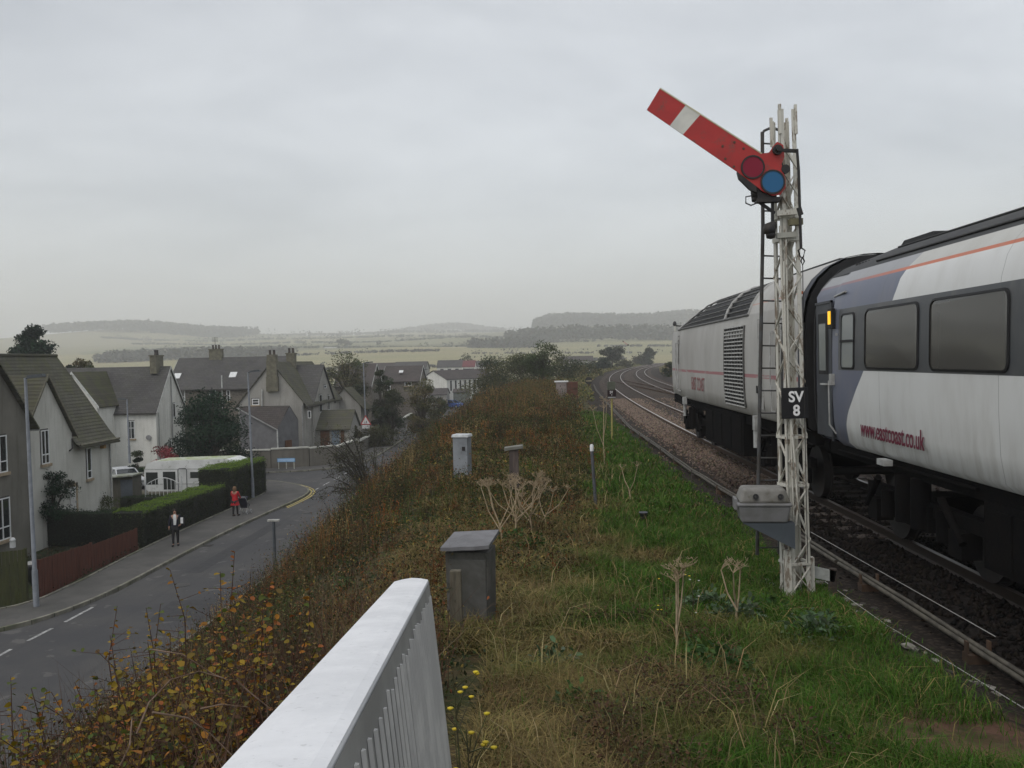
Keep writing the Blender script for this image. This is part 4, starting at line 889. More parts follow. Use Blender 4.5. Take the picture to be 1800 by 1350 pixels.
for sgn in (1, -1): m.ex([(-23.78, 42.2+sgn*2.5, -3.50), (-23.78, 42.2+sgn*2.5, -3.30), (-23.78, 42.2, -.16), (-23.78, 42.2, -.33)], (-.04, 0, 0))
m.tube([(-23.62, 44.6, ze-.16), (-23.62, 48.8, ze-.16)], .06, 6); m.build('barge_board', M_chim, rf, w=True)
wX(h, -24, 70.5, 757, 86, 814, frame=M_upvc, bars=(('h', .28), ('v', .5))); wX(h, -24, 151, 788, 160.5, 840, bars=(('h', .25),))
a, b = atX(122, 858, -24), atX(133, 908, -24); door(h, (-24, 0, 0), Yv, Xv, a.y, b.y, b.z, a.z, mk('white door', (.6, .6, .58), None, .5))
m = MB(); m.bb(-24.02, -23.94, b.y+.03, b.y+.2, b.z, a.z+.2); m.bb(-24.02, -23.94, a.y-.2, b.y+.2, a.z+.05, a.z+.2); m.build('door_surround', M_sill, h, w=True)
pipe(h, [(-23.93, 48.3, ze-.2), (-23.93, 48.3, ZS)]); pipe(h, [(-23.93, 44.4, -3.5), (-23.93, 44.4, -4.0), (-23.93, 44.1, -4.1)], .04, M_fdark)
q = atX(178, 781, -24); m = MB(); m.bb(-24, -23.8, q.y-.14, q.y+.14, q.z-.22, q.z+.2); m.build('alarm_box', mk('orange box', (.42, .24, .07), None, .6), h, w=True)
chimney(h, -27.4, 34.2, zr-.5, zr+.5, .5, 1.0, 2)
# ---- darker half at the very left
h = thing('house', 'dark weathered harled house with street gable at the left edge of the picture', 'house', (-26, 36, ZS))
m = MB(); m.ex([(-23.6, 32.2, ZS-.1), (-23.6, 32.2, -2.9), (-23.6, 36.3, 1.7), (-23.6, 40.15, -2.35), (-23.6, 40.15, ZS-.1)], (-6, 0, 0)); m.build('wall', M_harl_d, h, w=True)
m = MB()
for y0, z0 in ((40.5, -2.75), (32.0, -3.2)): m.ex([(-23.35, y0, z0), (-23.35, y0, z0+.1), (-23.35, 36.3, 1.85), (-23.35, 36.3, 1.75)], (-6.4, 0, 0))
rf = m.build('roof', M_tile_g, h, w=True); m = MB(); m.tube([(-23.4, 40.55, -2.75), (-29, 40.55, -2.75)], .06, 6); m.build('gutter', M_barge, rf, w=True)
wX(h, -23.6, -16, 768, 12, 829, bars=(('v', .5), ('h', .3))); wX(h, -23.6, -12, 880, 18, 945, bars=(('v', .5), ('h', .3))); pipe(h, [(-23.52, 39.9, -2.7), (-23.52, 39.9, ZS)], .045)
# ---- white house behind, across the side road
h = thing('house', 'white harled house with dark roof and a pointed wing, behind the caravan', 'house', (-38.5, 79, ZS))
w_, r_, P = block(h, (-45, 76), (-33.5, 76), 6.2, ZS-.1, -3.75, .04, M_harl_w, M_tile_d, over=.2)
wY(h, 76, 226, 740, 237.5, 771, bars=(('h', .6), ('v', .4)), frame=M_upvc); wY(h, 76, 131, 742, 141, 770, bars=(('h', .5),))
a, b = atY(190, 778, 76), atY(203, 812, 76); door(h, (0, 76, 0), Xv, (0, -1, 0), a.x, b.x, max(b.z, ZS), a.z, mk('dark timber door', (.03, .022, .018), None, .5))
q = atY(262, 769, 76); m = MB(); m.disc(q+Vector((0, -.1, 0)), (.3, -1, .3), .22, .05, 16); m.bar(q, q+Vector((0, -.2, 0)), .05); m.build('satellite_dish', mk('dish grey', (.2, .2, .2), None, .6), h, w=True)
pipe(h, [(-33.42, 76.4, -3.9), (-33.42, 76.4, ZS)]); pipe(h, [(-33.42, 79.2, -.8), (-33.42, 79.2, ZS+2)], .05)
wX(h, -33.5, 296, 774, 301, 786, sill=False); wX(h, -33.5, 303, 709, 308, 733, sill=False)
chimney(h, -34.6, 79, -.5, 1.05, .6, 1.5, 2)
q0, q1 = atY(171, 713, 73), atY(128, 657, 73); xl = 2*q1.x-q0.x
m = MB(); m.ex([(xl, 73, ZS-.1), (xl, 73, q0.z), (q1.x, 73, q1.z), (q0.x, 73, q0.z), (q0.x, 73, ZS-.1)], (0, 4, 0)); w2 = m.build('wing_wall', M_harl_w, h, w=True)
m = MB()
for sgn in (1, -1): m.ex([(q1.x+sgn*(q0.x-q1.x+.2), 72.8, q0.z-.2), (q1.x+sgn*(q0.x-q1.x+.2), 72.8, q0.z-.1), (q1.x, 72.8, q1.z+.14), (q1.x, 72.8, q1.z+.04)], (0, 6.2, 0))
r2 = m.build('wing_roof', M_tile_gx, h, w=True); m = MB()
for sgn in (1, -1): m.ex([(q1.x+sgn*(q0.x-q1.x+.25), 72.76, q0.z-.33), (q1.x+sgn*(q0.x-q1.x+.25), 72.76, q0.z-.08), (q1.x, 72.76, q1.z+.18), (q1.x, 72.76, q1.z-.04)], (0, .04, 0))
m.build('barge_board', M_barge, r2, w=True)
# ---- stone terrace further back
h = thing('stone_house', 'rubble stone terrace with long dark roof, skylights and white sash windows, behind the dark tree', 'house', (-37, 104, ZS))
block(h, (-42.7, 100), (-29.5, 100), 8, ZS-.1, -2.45, .98, M_stone, M_tile_d, over=.25)
for u0, v0, u1, v1 in ((313, 686, 326, 709), (368, 685, 380, 706), (398, 686, 405, 705), (340, 735, 350, 760)): wY(h, 100, u0, v0, u1, v1, bars=(('h', .5),), t=.09)
for u, v in ((313, 652), (411, 648)):
    zz = .98-(.98+2.45)*.55; q = atY(u, v, 101.9); m = MB(); m.box((q.x, 101.6, -1.0), (.8, .9, .12), Matrix.Rotation(R(40), 3, 'X')); m.build('skylight', M_upvc, h, w=True)
pipe(h, [(-36.3+.0, 99.9, -1.0), (-36.3, 99.9, -5)], .07, M_barge); chimney(h, atY(380, 620, 104).x, 104, .6, 2.0, 1.5, .7, 3)
m = MB(); q = atY(378, 602, 104); m.tube([(q.x, 104, 2), (q.x, 104, 3.5)], .025, 5)
for k in range(4): m.tube([(q.x-.35, 104, 3.4-k*.15), (q.x+.35, 104, 3.4-k*.15)], .02, 4)
m.build('aerial', M_fdark, h, w=True)
# ---- big gabled house with two chimneys
h = thing('house', 'grey gabled house with mossy roof and two tall chimneys beside the junction', 'house', (-24, 85, ZS))
m = MB(); xa, xc, xb = -26.95, -23.85, -21.1
m.ex([(xa, 78, ZS-.1), (xa, 78, -3.45), (xc, 78, .22), (xb, 78, -3.3), (xb, 78, ZS-.1)], (0, 14, 0)); m.build('wall', M_harl_g, h, w=True)
m = MB(); m.ex([(xb+.35, 77.85, -3.75), (xb+.35, 77.85, -3.63), (xc, 77.85, .34), (xc, 77.85, .24)], (0, 14.2, 0)); m.ex([(xa-.35, 77.85, -3.87), (xa-.35, 77.85, -3.75), (xc, 77.85, .34), (xc, 77.85, .24)], (0, 14.2, 0)); rf = m.build('roof', M_tile_g, h, w=True)
m = MB(); m.bar((xb+.4, 77.8, -3.78), (xb+.4, 84, -3.78), .1); m.build('gutter', M_fdark, rf, w=True)
m = MB(); xs_ = atY(475, 640, 77.8); m.bb(xc-.35, xc+.55, 77.6, 78.3, -1.8, .45); m.bb(xc-.28, xc+.48, 77.57, 78.33, .4, .95); m.bb(xc-.42, xc+.62, 77.64, 78.2, -2.3, -1.0); c = m.build('chimney', M_chim, h, w=True)
for k in (-.08, .28): m = MB(); m.lathe([(.13, 0), (.11, .1), (.11, .36), (.14, .42), (.09, .42)], (xc+k, 77.95, .95), 10); m.build('chimney_pot', M_pot, c, w=True)
chimney(h, xc+.1, 84, -.3, 1.05, .8, .7, 2); 
a_, b_ = atX(551, 706, xb+.25), atX(588, 704, xb+.25); ap = atX(568, 643, xb+.25)
m = MB(); m.ex([(xb+.2, a_.y, ZS-.1), (xb+.2, a_.y, a_.z), (xb+.2, ap.y, ap.z), (xb+.2, b_.y, b_.z), (xb+.2, b_.y, ZS-.1)], (-2.8, 0, 0)); m.build('wing_wall', M_harl_g, h, w=True)
m = MB()
for q in (a_, b_): s_ = -1 if q is a_ else 1; m.ex([(xb+.35, q.y+s_*.25, q.z-.25), (xb+.35, q.y+s_*.25, q.z-.13), (xb+.35, ap.y, ap.z+.14), (xb+.35, ap.y, ap.z+.03)], (-3.1, 0, 0))
m.build('wing_roof', M_tile_d, h, w=True)
wX(h, xb+.2, 560.5, 694, 566, 724, frame=M_barge, sill=False); wX(h, xb+.2, 575, 695, 579.5, 720, frame=M_barge, sill=False); wX(h, xb+.2, 569, 677, 573, 682, sill=False)
wY(h, 78, 443, 701, 456, 712, bars=(('h', .5),), t=.08); pipe(h, [Vector(atY(460.5, 684, 77.9)), Vector(atY(460.5, 714, 77.9))], .05, M_barge); pipe(h, [(xb-.1, 77.9, -3.6), (xb-.1, 77.9, ZS)], .05)
wY(h, 78, 541, 722, 547, 735, sill=False)
block(h, (xb+2.2, 92.2), (xb+2.2, 96), 3.4, ZS-.1, -4.4, -2.6, M_harl_g, M_tile_gx, over=.5, name_w='lean_to_wall', name_r='lean_to_roof', barge=False)
# ---- grey corner building attached in front
h = thing('garage', 'grey harled outbuilding with a sloping slate corner and brown door behind the wall', 'garage', (-24.5, 78, ZS))
C0, L0, A0, D0 = Vector((-22.7, 75.5, -6.05)), atY(421, 716, 76.0), Vector(atY(509, 714, 77.2)), Vector(atY(524, 738, 78))
C0 = atY(488, 753, 75.5)
m = MB(); g0 = ZS-.1; low = lambda q: Vector((q.x, q.y, g0))
m.add([L0, C0, low(C0), low(L0)], [(0, 1, 2, 3)]); m.add([C0, A0, D0, low(D0), low(C0)], [(0, 1, 2, 3, 4)]); m.build('wall', mk('blue-grey harling', (.165, .165, .17), (.13, .13, .135), .9, 2, 40), h, w=True, fix=False)
m = MB(); o_ = Vector((0, -.05, .06)); m.add([L0+o_+Vector((-.2, 0, 0)), C0+o_+Vector((.05, -.2, -.1)), A0+o_], [(0, 1, 2)]); m.add([A0+o_, D0+o_, Vector((D0.x-1, D0.y+2, D0.z)), L0+Vector((0, 2, 0)), L0+o_], [(0, 1, 2, 3, 4)])
q_ = m.build('roof', M_tile_b, h, w=True, fix=False); m = MB(); m.bar(L0+Vector((-.2, -.12, -.05)), C0+Vector((.05, -.25, -.12)), .08); m.build('barge_board', M_pipe, q_, w=True)
pipe(h, [C0+Vector((.0, -.1, -.1)), low(C0)+Vector((0, -.1, 0))], .06, M_barge)
ax = (D0-C0); ax.z = 0; ax.normalize(); outv = Vector((ax.y, -ax.x, 0)); door(h, C0+ax*.0, ax, outv, .9, 1.75, ZS, ZS+1.95, M_brown)
# ---- garage with mossy roof and brown doors
h = thing('garage', 'low garage with mossy tiled roof, brown doors and a pale blue panel', 'garage', (-18, 77.5, ZS))
YG = 81.5; block(h, (atY(549, 760, YG).x, YG), (atY(614, 760, YG).x, YG), 4.4, ZS-.1, atY(600, 752, YG).z, atY(600, 722, YG+2.2).z, M_harl_g, M_tile_g, over=.3, barge=False)
for u0, u1, mt in ((563, 580, M_brown), (599, 606, M_brown), (583, 597, mk('pale blue panel', (.2, .25, .3), None, .7))):
    a, b = atY(u0, 757, YG), atY(u1, 786, YG); door(h, (0, YG, 0), Xv, (0, -1, 0), a.x, b.x, ZS, a.z, mt, mt is M_brown)
# ---- coped garden walls
M_gw = harl('garden wall render', (.20, .185, .155), (.15, .14, .12), (.09, .085, .07))
def gwall(name, label, pts, hts, th=.3, cope=True, mat=None, group=None):
    r = thing(name, label, 'wall', (pts[0][0], pts[0][1], ZS), group=group); m = MB(); c = MB()
    for (a, b, hh) in zip(pts, pts[1:], hts):
        A, B = Vector((a[0], a[1], 0)), Vector((b[0], b[1], 0)); t = (B-A).normalized(); n = Vector((-t.y, t.x, 0))*th/2
        m.ex([A-n+Vector((0, 0, ZS-.1)), A+n+Vector((0, 0, ZS-.1)), A+n+Vector((0, 0, ZS+hh)), A-n+Vector((0, 0, ZS+hh))], B-A)
        n2 = n*1.35; c.ex([A-n2+Vector((0, 0, ZS+hh+.002)), A+n2+Vector((0, 0, ZS+hh+.002)), A+n2+Vector((0, 0, ZS+hh+.11)), A-n2+Vector((0, 0, ZS+hh+.11))], B-A)
    w_ = m.build('wall', mat or M_gw, r, w=True)
    if cope: c.build('coping', M_cope, r, w=True)
    return r
gwall('garden_wall', 'rendered garden wall with pale coping along the far side of the junction', [(-29.5, 71.7), (-22.2, 71.8), (-19.3, 72.6), (-17.6, 74.4)], (1.55, 1.62, 1.55))
gwall('garden_wall', 'pale coped garden wall stepping along the road beyond the junction', [(-17.6, 74.7), (-17.3, 82), (-17.5, 92), (-17.7, 100), (-18.4, 112), (-19.2, 130)], (1.4, 1.15, 1.0, 1.0, .95))
gwall('garden_wall', 'low roadside wall with pale coping at the foot of the embankment, far down the road', [(-10.95, 90), (-10.9, 104), (-10.85, 118), (-10.8, 128)], (.7, .8, .8))
gwall('garden_wall', 'thin coped wall between the garage and the warning sign', [(-22.5, 84), (-17.9, 85.5)], (1.3,), .25)
# ---- houses farther down the road
h = thing('stone_house', 'small stone house with dark roof behind the third street lamp', 'house', (-24, 122, ZS))
block(h, (atY(588, 680, 118).x, 118), (atY(652, 680, 118).x, 118), 8, ZS-.1, -3.0, -.2, M_stone, M_tile_b, over=.25); wY(h, 118, 607, 682, 612, 700, bars=(('h', .5),), t=.1); wY(h, 118, 628, 684, 634, 700, bars=(('h', .5),), t=.1)
h = thing('stone_house', 'brown stone house with plain dark roof and white window, left of the white terrace', 'house', (-22, 135, ZS))
block(h, (atY(672, 680, 130).x, 130), (atY(737, 680, 130).x, 130), 8, ZS-.1, -2.75, -.6, M_stone, M_tile_b, over=.25)
wY(h, 130, 711, 671, 724, 678, bars=(('v', .4),), t=.12); wY(h, 130, 681, 672, 687, 690, bars=(('h', .5),), t=.12); m = MB(); q = atY(705, 657, 131.5); m.box((q.x, 131.6, -1.35), (.6, .7, .1), Matrix.Rotation(R(28), 3, 'X')); m.build('skylight', M_upvc, h, w=True)
h = thing('terrace_house', 'white rendered terrace with tall narrow dark windows and grey gable end', 'house', (-14, 176, ZS))
A, B = (atY(786, 700, 168).x, 168), (atY(786, 700, 168).x+8.6, 181)
w_, r_, P = block(h, A, B, 6.6, ZS-.1, -3.45, -1.75, M_harl_w, M_tile_b, over=.15, barge=False)
tt = (Vector((B[0], B[1], 0))-Vector((A[0], A[1], 0))).normalized(); out = Vector((tt.y, -tt.x, 0))
for k in range(10):
    a = 1.0+k*1.45; win(h, (A[0], A[1], 0), tt, out, a, a+.42, -6.1 if k % 2 else -5.6, -3.65, frame=M_fdark, sill=False, recess_shade=0)
    if k % 2: win(h, (A[0], A[1], 0), tt, out, a-.3, a+.5, -8.0, -6.6, frame=M_fdark, sill=False, recess_shade=0)
nn = -tt; gx = Vector((A[0], A[1], 0))+Vector((-tt.y, tt.x, 0))*3.3
h = thing('garage', 'low pale garage with monopitch roof in front of the grey terrace gable', 'garage', (-20, 160, ZS))
block(h, (atY(752, 700, 158).x, 158), (atY(784, 700, 158).x, 158), 6, ZS-.1, -5.9, -4.9, M_harl_g, M_tile_b, over=.2, barge=False)
h = thing('porch_building', 'small grey green flat-topped porch block in front of the white terrace', 'porch', (-15, 165, ZS))
block(h, (atY(797, 700, 163).x, 163), (atY(824, 700, 163).x, 163), 4, ZS-.1, -5.7, -5.2, mk('grey green render', (.17, .19, .17), None, .9), M_tile_b, over=.2, barge=False)
for i, (u0, u1, v0, v1, y, lab, rm, wm) in enumerate((
    (692, 748, 637, 650, 215, 'distant house with plain slate roof behind the brown stone house', M_tile_d, M_harl_g),
    (768, 812, 634, 646, 262, 'distant pale houses with grey roof above the white terrace', M_tile_d, M_harl_w),
    (813, 834, 634.5, 645, 250, 'distant house with a reddish roof above the white terrace', mk('red roof', (.16, .05, .05), (.12, .05, .05), .9), M_harl_w),
    (832, 862, 635, 645, 270, 'distant pale house right of the reddish roof', M_tile_d, M_harl_w),
    (986, 1043, 627, 636, 300, 'long low distant building with dark roof and pale wall above the bushes', M_tile_b, M_harl_w),
    (596, 690, 640, 652, 240, 'distant low roofs behind the trees left of the brown stone house', M_tile_b, M_harl_g))):
    h = thing('distant_house', lab, 'house', (atY((u0+u1)/2, v0, y).x, y+4, far_z(y)))
    a, b = atY(u0, v1, y), atY(u1, v1, y); top = atY(u0, v0, y+4)
    block(h, (a.x, y), (b.x, y), 8, float(far_z(y))-.3, a.z, top.z, wm, rm, over=.2, barge=False)
    for k in range(3): xx = a.x+(b.x-a.x)*(.2+.3*k); win(h, (0, y, 0), Xv, (0, -1, 0), xx-.5, xx+.5, a.z-1.6, a.z-.5, frame=M_fdark, sill=False, recess_shade=0)
h = thing('farm_shed', 'white farm sheds on the far field left of the round tree', 'shed', (-150, 1090, 20)); a = atY(572, 612, 1090); h.location.z = a.z
block(h, (a.x-2, 1090), (a.x+14, 1090), 12, a.z-6, a.z-.5, a.z+1.4, M_upvc, M_lite, over=.2, barge=False)

# ================================================================ street furniture
M_galv = mk('galvanised steel', (.24, .26, .29), (.18, .195, .215), .55, 3, world=False)
M_galvd = mk('dark lantern', (.07, .08, .09), None, .6, 3, world=False)
def lamp(label, u, v, vtop, arm_u, grp='street lamps', y=None, big=1.0):
    q = atZ(u, v, ZS+.11) if y is None else atY(u, v, y); t_ = atY(u, vtop, q.y); hgt = t_.z-q.z
    r = thing('street_lamp', label, 'street lamp', q, 0, grp); ln = R(.7); r.rotation_euler = (0, -ln, 0)
    m = MB(); m.tube([(0, 0, -.1), (0, 0, 1.3)], .10*big, 12); m.tube([(0, 0, 1.28), (0, 0, 1.36), (0, 0, hgt*.6), (0, 0, hgt)], [.09*big, .075*big, .065*big, .05*big], 12); m.build('post', M_galv, r)
    m = MB(); s_ = 1 if arm_u > 0 else -1; m.tube([(0, 0, hgt-.02), (s_*.25, -.05, hgt+.03), (s_*abs(arm_u), -.15, hgt+.06)], .035, 8); m.build('arm', M_galvd, r)
    m = MB(); m.ex([(s_*abs(arm_u)*.35, -.22, hgt-.02), (s_*abs(arm_u)*.35, -.22, hgt+.09), (s_*(abs(arm_u)+.25), -.28, hgt+.13), (s_*(abs(arm_u)+.3), -.28, hgt+.02)], (0, .22, 0)); l = m.build('lantern', M_galvd, r, bevel=.02)
    return r
lamp('tall galvanised street lamp in front of the brown board fence, nearest at the left', 64, 1066, 664, .5, None)
lamp('galvanised street lamp at the junction corner beside the trimmed hedge block', 445, 876, 654, .55, None)
lamp('galvanised street lamp carrying the red and white warning sign', 644, 776, 638, .75, None, y=91)
r = lamp('small lamp with a pale lantern in front of the white house', 228, 812, 702, -.3, None, y=70)
lamp('distant slim lamp with pale lantern before the grey terrace gable', 742, 712, 650, .9, None, y=150)
# warning sign
q = atY(643, 748, 90.85); sgn = thing('warning_sign', 'red bordered white warning triangle with small plate below, on the street lamp', 'road sign', (q.x, q.y, q.z))
M_sw2 = mk('white sign face', (.88, .88, .86), None, .45, 3); M_sr = mk('red sign border', (.55, .02, .03), None, .45, 3)
def tri(s_, y, zc): return [(-s_, y, zc-s_*.58), (s_, y, zc-s_*.58), (0, y, zc+s_*1.16)]
m = MB(); m.ex(tri(.58, 0, .42), (0, .02, 0)); b_ = m.build('border', M_sr, sgn, bevel=.01); m = MB(); m.ex(tri(.43, -.012, .42), (0, .01, 0)); f_ = m.build('face', M_sw2, sgn)
m = MB()
for x, s_ in ((-.08, .8), (.09, 1.0)): m.lathe([(0, .16*s_), (.035, .12*s_), (0, .09*s_)], (x, -.02, .33), 8); m.bb(x-.035, x+.035, -.022, -.013, .28, .43*s_+.02); m.bar((x, -.018, .3), (x-.05, -.018, .17), .03, .01); m.bar((x, -.018, .3), (x+.04, -.018, .17), .03, .01)
m.build('pictogram', M_sblk, f_); m = MB(); m.bb(-.38, .38, -.01, .01, -.30, .05); pl2 = m.build('plate', M_sw2, sgn)
m = MB(); m.bb(-.27, .27, -.014, -.011, -.13, -.11); m.bb(-.2, .2, -.014, -.011, -.2, -.18); m.build('plate_marks', mk('grey print', (.35, .35, .35), None, .6), pl2)
# blue name board
def nameboard(u0, u1, vt, vb, y, label):
    a, b = atY(u0, vt, y), atY(u1, vb, y); r = thing('street_name_sign', label, 'street sign', ((a.x+b.x)/2, y, ZS+.1)); w = (b.x-a.x)/2; z0, z1 = b.z-ZS-.1, a.z-ZS-.1
    m = MB(); m.bb(-w, w, -.02, .02, z0, z1); bd = m.build('board', mk('blue sign border', (.06, .22, .45), None, .5), r); m = MB(); m.bb(-w+.04, w-.04, -.03, -.022, z0+.035, z1-.035); m.build('face', mk('pale blue sign face', (.42, .62, .85), (.36, .56, .8), .5, 5), bd)
    for x in (-w*.85, 0, w*.85): m = MB(); m.bb(x-.03, x+.03, .0, .05, -.1, z0); m.build('leg', M_cope, r)
    return r
nameboard(487, 519, 805.5, 812, 70.9, 'pale blue street name board on three legs beside the junction')
nameboard(822, 841, 705, 709.5, 150, 'small blue street name board far down the road')

# ---- brown board fence and green fence at the left
def boardfence(name, label, pts, zt, mat, cat='fence'):
    r = thing(name, label, cat, (pts[0][0], pts[0][1], ZS)); m = MB(); L = 0
    for a, b, (h0, h1) in zip(pts, pts[1:], zt):
        A, B = Vector((a[0], a[1], ZS)), Vector((b[0], b[1], ZS)); n = int((B-A).length/.125); t = (B-A).normalized(); nn = Vector((-t.y, t.x, 0))
        for i in range(n):
            q = A+(B-A)*((i+.5)/n); hh = h0+(h1-h0)*(i+.5)/n+random.uniform(-.01, .01); m.box((q.x+nn.x*random.uniform(0, .015), q.y+nn.y*random.uniform(0, .015), ZS+hh/2), (.114, .02, hh), Matrix((t, nn, Vector((0, 0, 1)))).transposed())
    m.build('boards', mat, r, w=True)
    for a, b, (h0, h1) in zip(pts, pts[1:], zt):
        A, B = Vector((a[0], a[1], ZS)), Vector((b[0], b[1], ZS)); k = max(1, int((B-A).length/2.4)); t = (B-A).normalized(); nn = Vector((-t.y, t.x, 0))
        for i in range(k+1): q = A+(B-A)*i/k+nn*.06; hh = h0+(h1-h0)*i/k; m = MB(); m.box((q.x, q.y, ZS+hh/2), (.09, .09, hh+.04)); m.build('fence_post', mat, r, w=True)
    return r
a, b = atZ(74, 1052, ZS), atZ(246, 966, ZS); t = NT('red brown fence stain'); o = t.pos(); c = t.mix(t.sm(t.noise(t.map(o, (3, 3, .4)), 3, 5, .6), .35, .7), (.115, .038, .022), (.075, .026, .016)); M_fb = t.done(c, .8, 0, .3)
boardfence('board_fence', 'low red brown board fence along the pavement', [(a.x-.1, a.y), ((a.x+b.x)/2-.15, (a.y+b.y)/2), (b.x-.1, b.y)], [(1.45, 1.2), (1.12, 1.0)], M_fb)
t = NT('green mossy fence'); o = t.pos(); c = t.mix(t.sm(t.noise(t.map(o, (3, 3, .4)), 3, 5, .6), .35, .7), (.055, .06, .022), (.04, .042, .02)); M_fg = t.done(c, .85, 0, .2)
q = atZ(52, 1062, ZS); boardfence('board_fence', 'taller mossy green board fence at the left edge', [(-27, 29.6), (-21.5, 30.2), (q.x-.15, q.y+.1)], [(1.9, 1.9), (1.9, 2.0)], M_fg)
q = atZ(68, 1000, ZS+1.5); tr = thing('plant_tub', 'small dark garden tub behind the brown fence', 'plant pot', (-20.3, 34.6, ZS)); m = MB(); m.lathe([(0, 0), (.28, 0), (.36, .7), (.4, .72), (.4, .8), (.33, .8), (.3, .6), (0, .6)]); m.build('tub', mk('dark tub', (.06, .065, .07), None, .6), tr); m = MB(); m.lathe([(.33, .80), (.42, .82), (.42, .86), (.0, .88)]); m.build('tub_lid', M_lite, tr)
q = atX(22, 950, -22); w_ = thing('garden_lamp', 'small white globe ornament on the wall under the left windows', 'ornament', q); m = MB(); m.lathe([(0, -.08), (.09, -.06), (.12, .02), (.08, .1), (0, .13)]); m.bb(-.08, .08, -.08, .08, -.3, -.06); m.build('globe', M_upvc, w_)
# ---- shed, caravan, cars
h = thing('shed', 'small grey garden shed with pale flat roof beside the caravan', 'shed', (-24.8, 54.5, ZS))
a, b = atY(192, 880, 53.5), atY(233, 880, 53.5); xm = atY(213, 880, 53.5).x
m = MB(); m.ex([(a.x-.6, 53.5, ZS-.05), (a.x-.6, 53.5, ZS+1.72), (xm, 53.5, ZS+1.77), (b.x, 53.5, ZS+1.87), (b.x, 53.5, ZS-.05)], (0, 1.3, 0)); m.build('wall', mk('brown shed boards', (.10, .095, .075), (.075, .07, .055), .9, 3, stretch=(4, 4, .5)), h, w=True)
m = MB(); m.bb(xm+.02, b.x+.02, 53.44, 53.52, ZS, ZS+1.68); m.build('door', mk('slate blue shed door', (.085, .10, .12), None, .7), h, w=True); m = MB(); m.ex([(a.x-.9, 53.2, ZS+1.75), (a.x-.9, 53.2, ZS+1.82), (b.x+.2, 53.2, ZS+2.0), (b.x+.2, 53.2, ZS+1.92)], (0, 1.5, 0)); m.build('roof', mk('pale felt roof', (.30, .31, .29), (.16, .17, .10), .9, 2), h, w=True)
cv = thing('caravan', 'white touring caravan parked behind the bright green hedge', 'caravan', (-22.6, 57.4, ZS), R(-4))
L_, Wd = 3.15, 1.05
pr = [(-L_, .75), (-L_-.05, 1.1), (-L_, 1.9), (-L_+.18, 2.3), (-L_+.6, 2.46), (0, 2.52), (L_-.7, 2.56), (L_-.25, 2.42), (L_, 2.0), (L_+.04, 1.2), (L_, .75), (L_-.2, .5), (-L_+.2, .5)]
m = MB(); m.ex([(a, -Wd, b) for a, b in pr], (0, 2*Wd, 0)); m.build('body', mk('caravan white', (.70, .71, .70), (.58, .59, .58), .5, 1.2, world=False, c3=(.3, .31, .27), s3=3), cv, bevel=.06)
m = MB(); m.ex([(a*.93, -Wd*.94, b) for a, b in ((-L_+.3, 2.42), (-L_+.6, 2.475), (0, 2.535), (L_-.7, 2.575), (L_-.3, 2.45))], (0, 2*Wd*.94, 0)); m.build('roof', mk('mossy caravan roof', (.46, .48, .42), (.28, .33, .14), .8, 2.5, world=False), cv)
m = MB(); m.bb(-L_, L_, -Wd-.012, -Wd+.0, 1.92, 1.96); m.bb(-L_, L_, -Wd-.012, -Wd, .95, 1.0); m.build('trim_strip', M_lite, cv)
for x0, x1, z0, z1 in ((-L_+.1, -L_+.9, .95, 1.75), (-1.9, -1.05, .62, 1.78), (-.05, .65, 1.35, 1.75), (1.1, 1.5, 1.45, 1.75)):
    m = MB(); m.bb(x0, x1, -Wd-.02, -Wd+.01, z0, z1); m.build('window', mk('caravan window', (.035, .04, .038), None, .15, 2, spec=.5), cv, bevel=.02)
m = MB(); m.tube([(-.8, -Wd-.15, 0), (-.8, -Wd-.15, 1.9), (-.72, -Wd-.15, 2.0), (-.3, -Wd-.15, 2.0), (-.22, -Wd-.15, 1.9), (-.22, -Wd-.15, 0)], .025, 6); m.build('awning_frame', M_galvd, cv)
m = MB(); m.disc((-.1, -Wd-.01, .35), (0, 1, 0), .33, .2, 20); m.disc((.7, -Wd-.01, .35), (0, 1, 0), .33, .2, 20); m.build('wheel', M_black, cv)
gt = thing('garden_gate', 'white ornamental metal gate panel in front of the caravan', 'gate', (-24.0, 55.2, ZS)); m = MB()
for k in range(9): m.tube([(-1.0+k*.25, 0, 0), (-1.0+k*.25, 0, 1.2+.35*math.sin(k/8*math.pi))], .018, 5)
m.tube([(-1, 0, .15), (1, 0, .15)], .02, 5); m.tube([(-1+k*.25, 0, 1.2+.35*math.sin(k/8*math.pi)) for k in range(9)], .022, 5); m.build('bars', M_upvc, gt)
m = MB(); m.tube([(-1.15, 0, -.1), (-1.15, 0, 1.6)], .05, 8); m.tube([(1.15, 0, -.1), (1.15, 0, 1.6)], .05, 8); m.build('gate_post', M_upvc, gt)
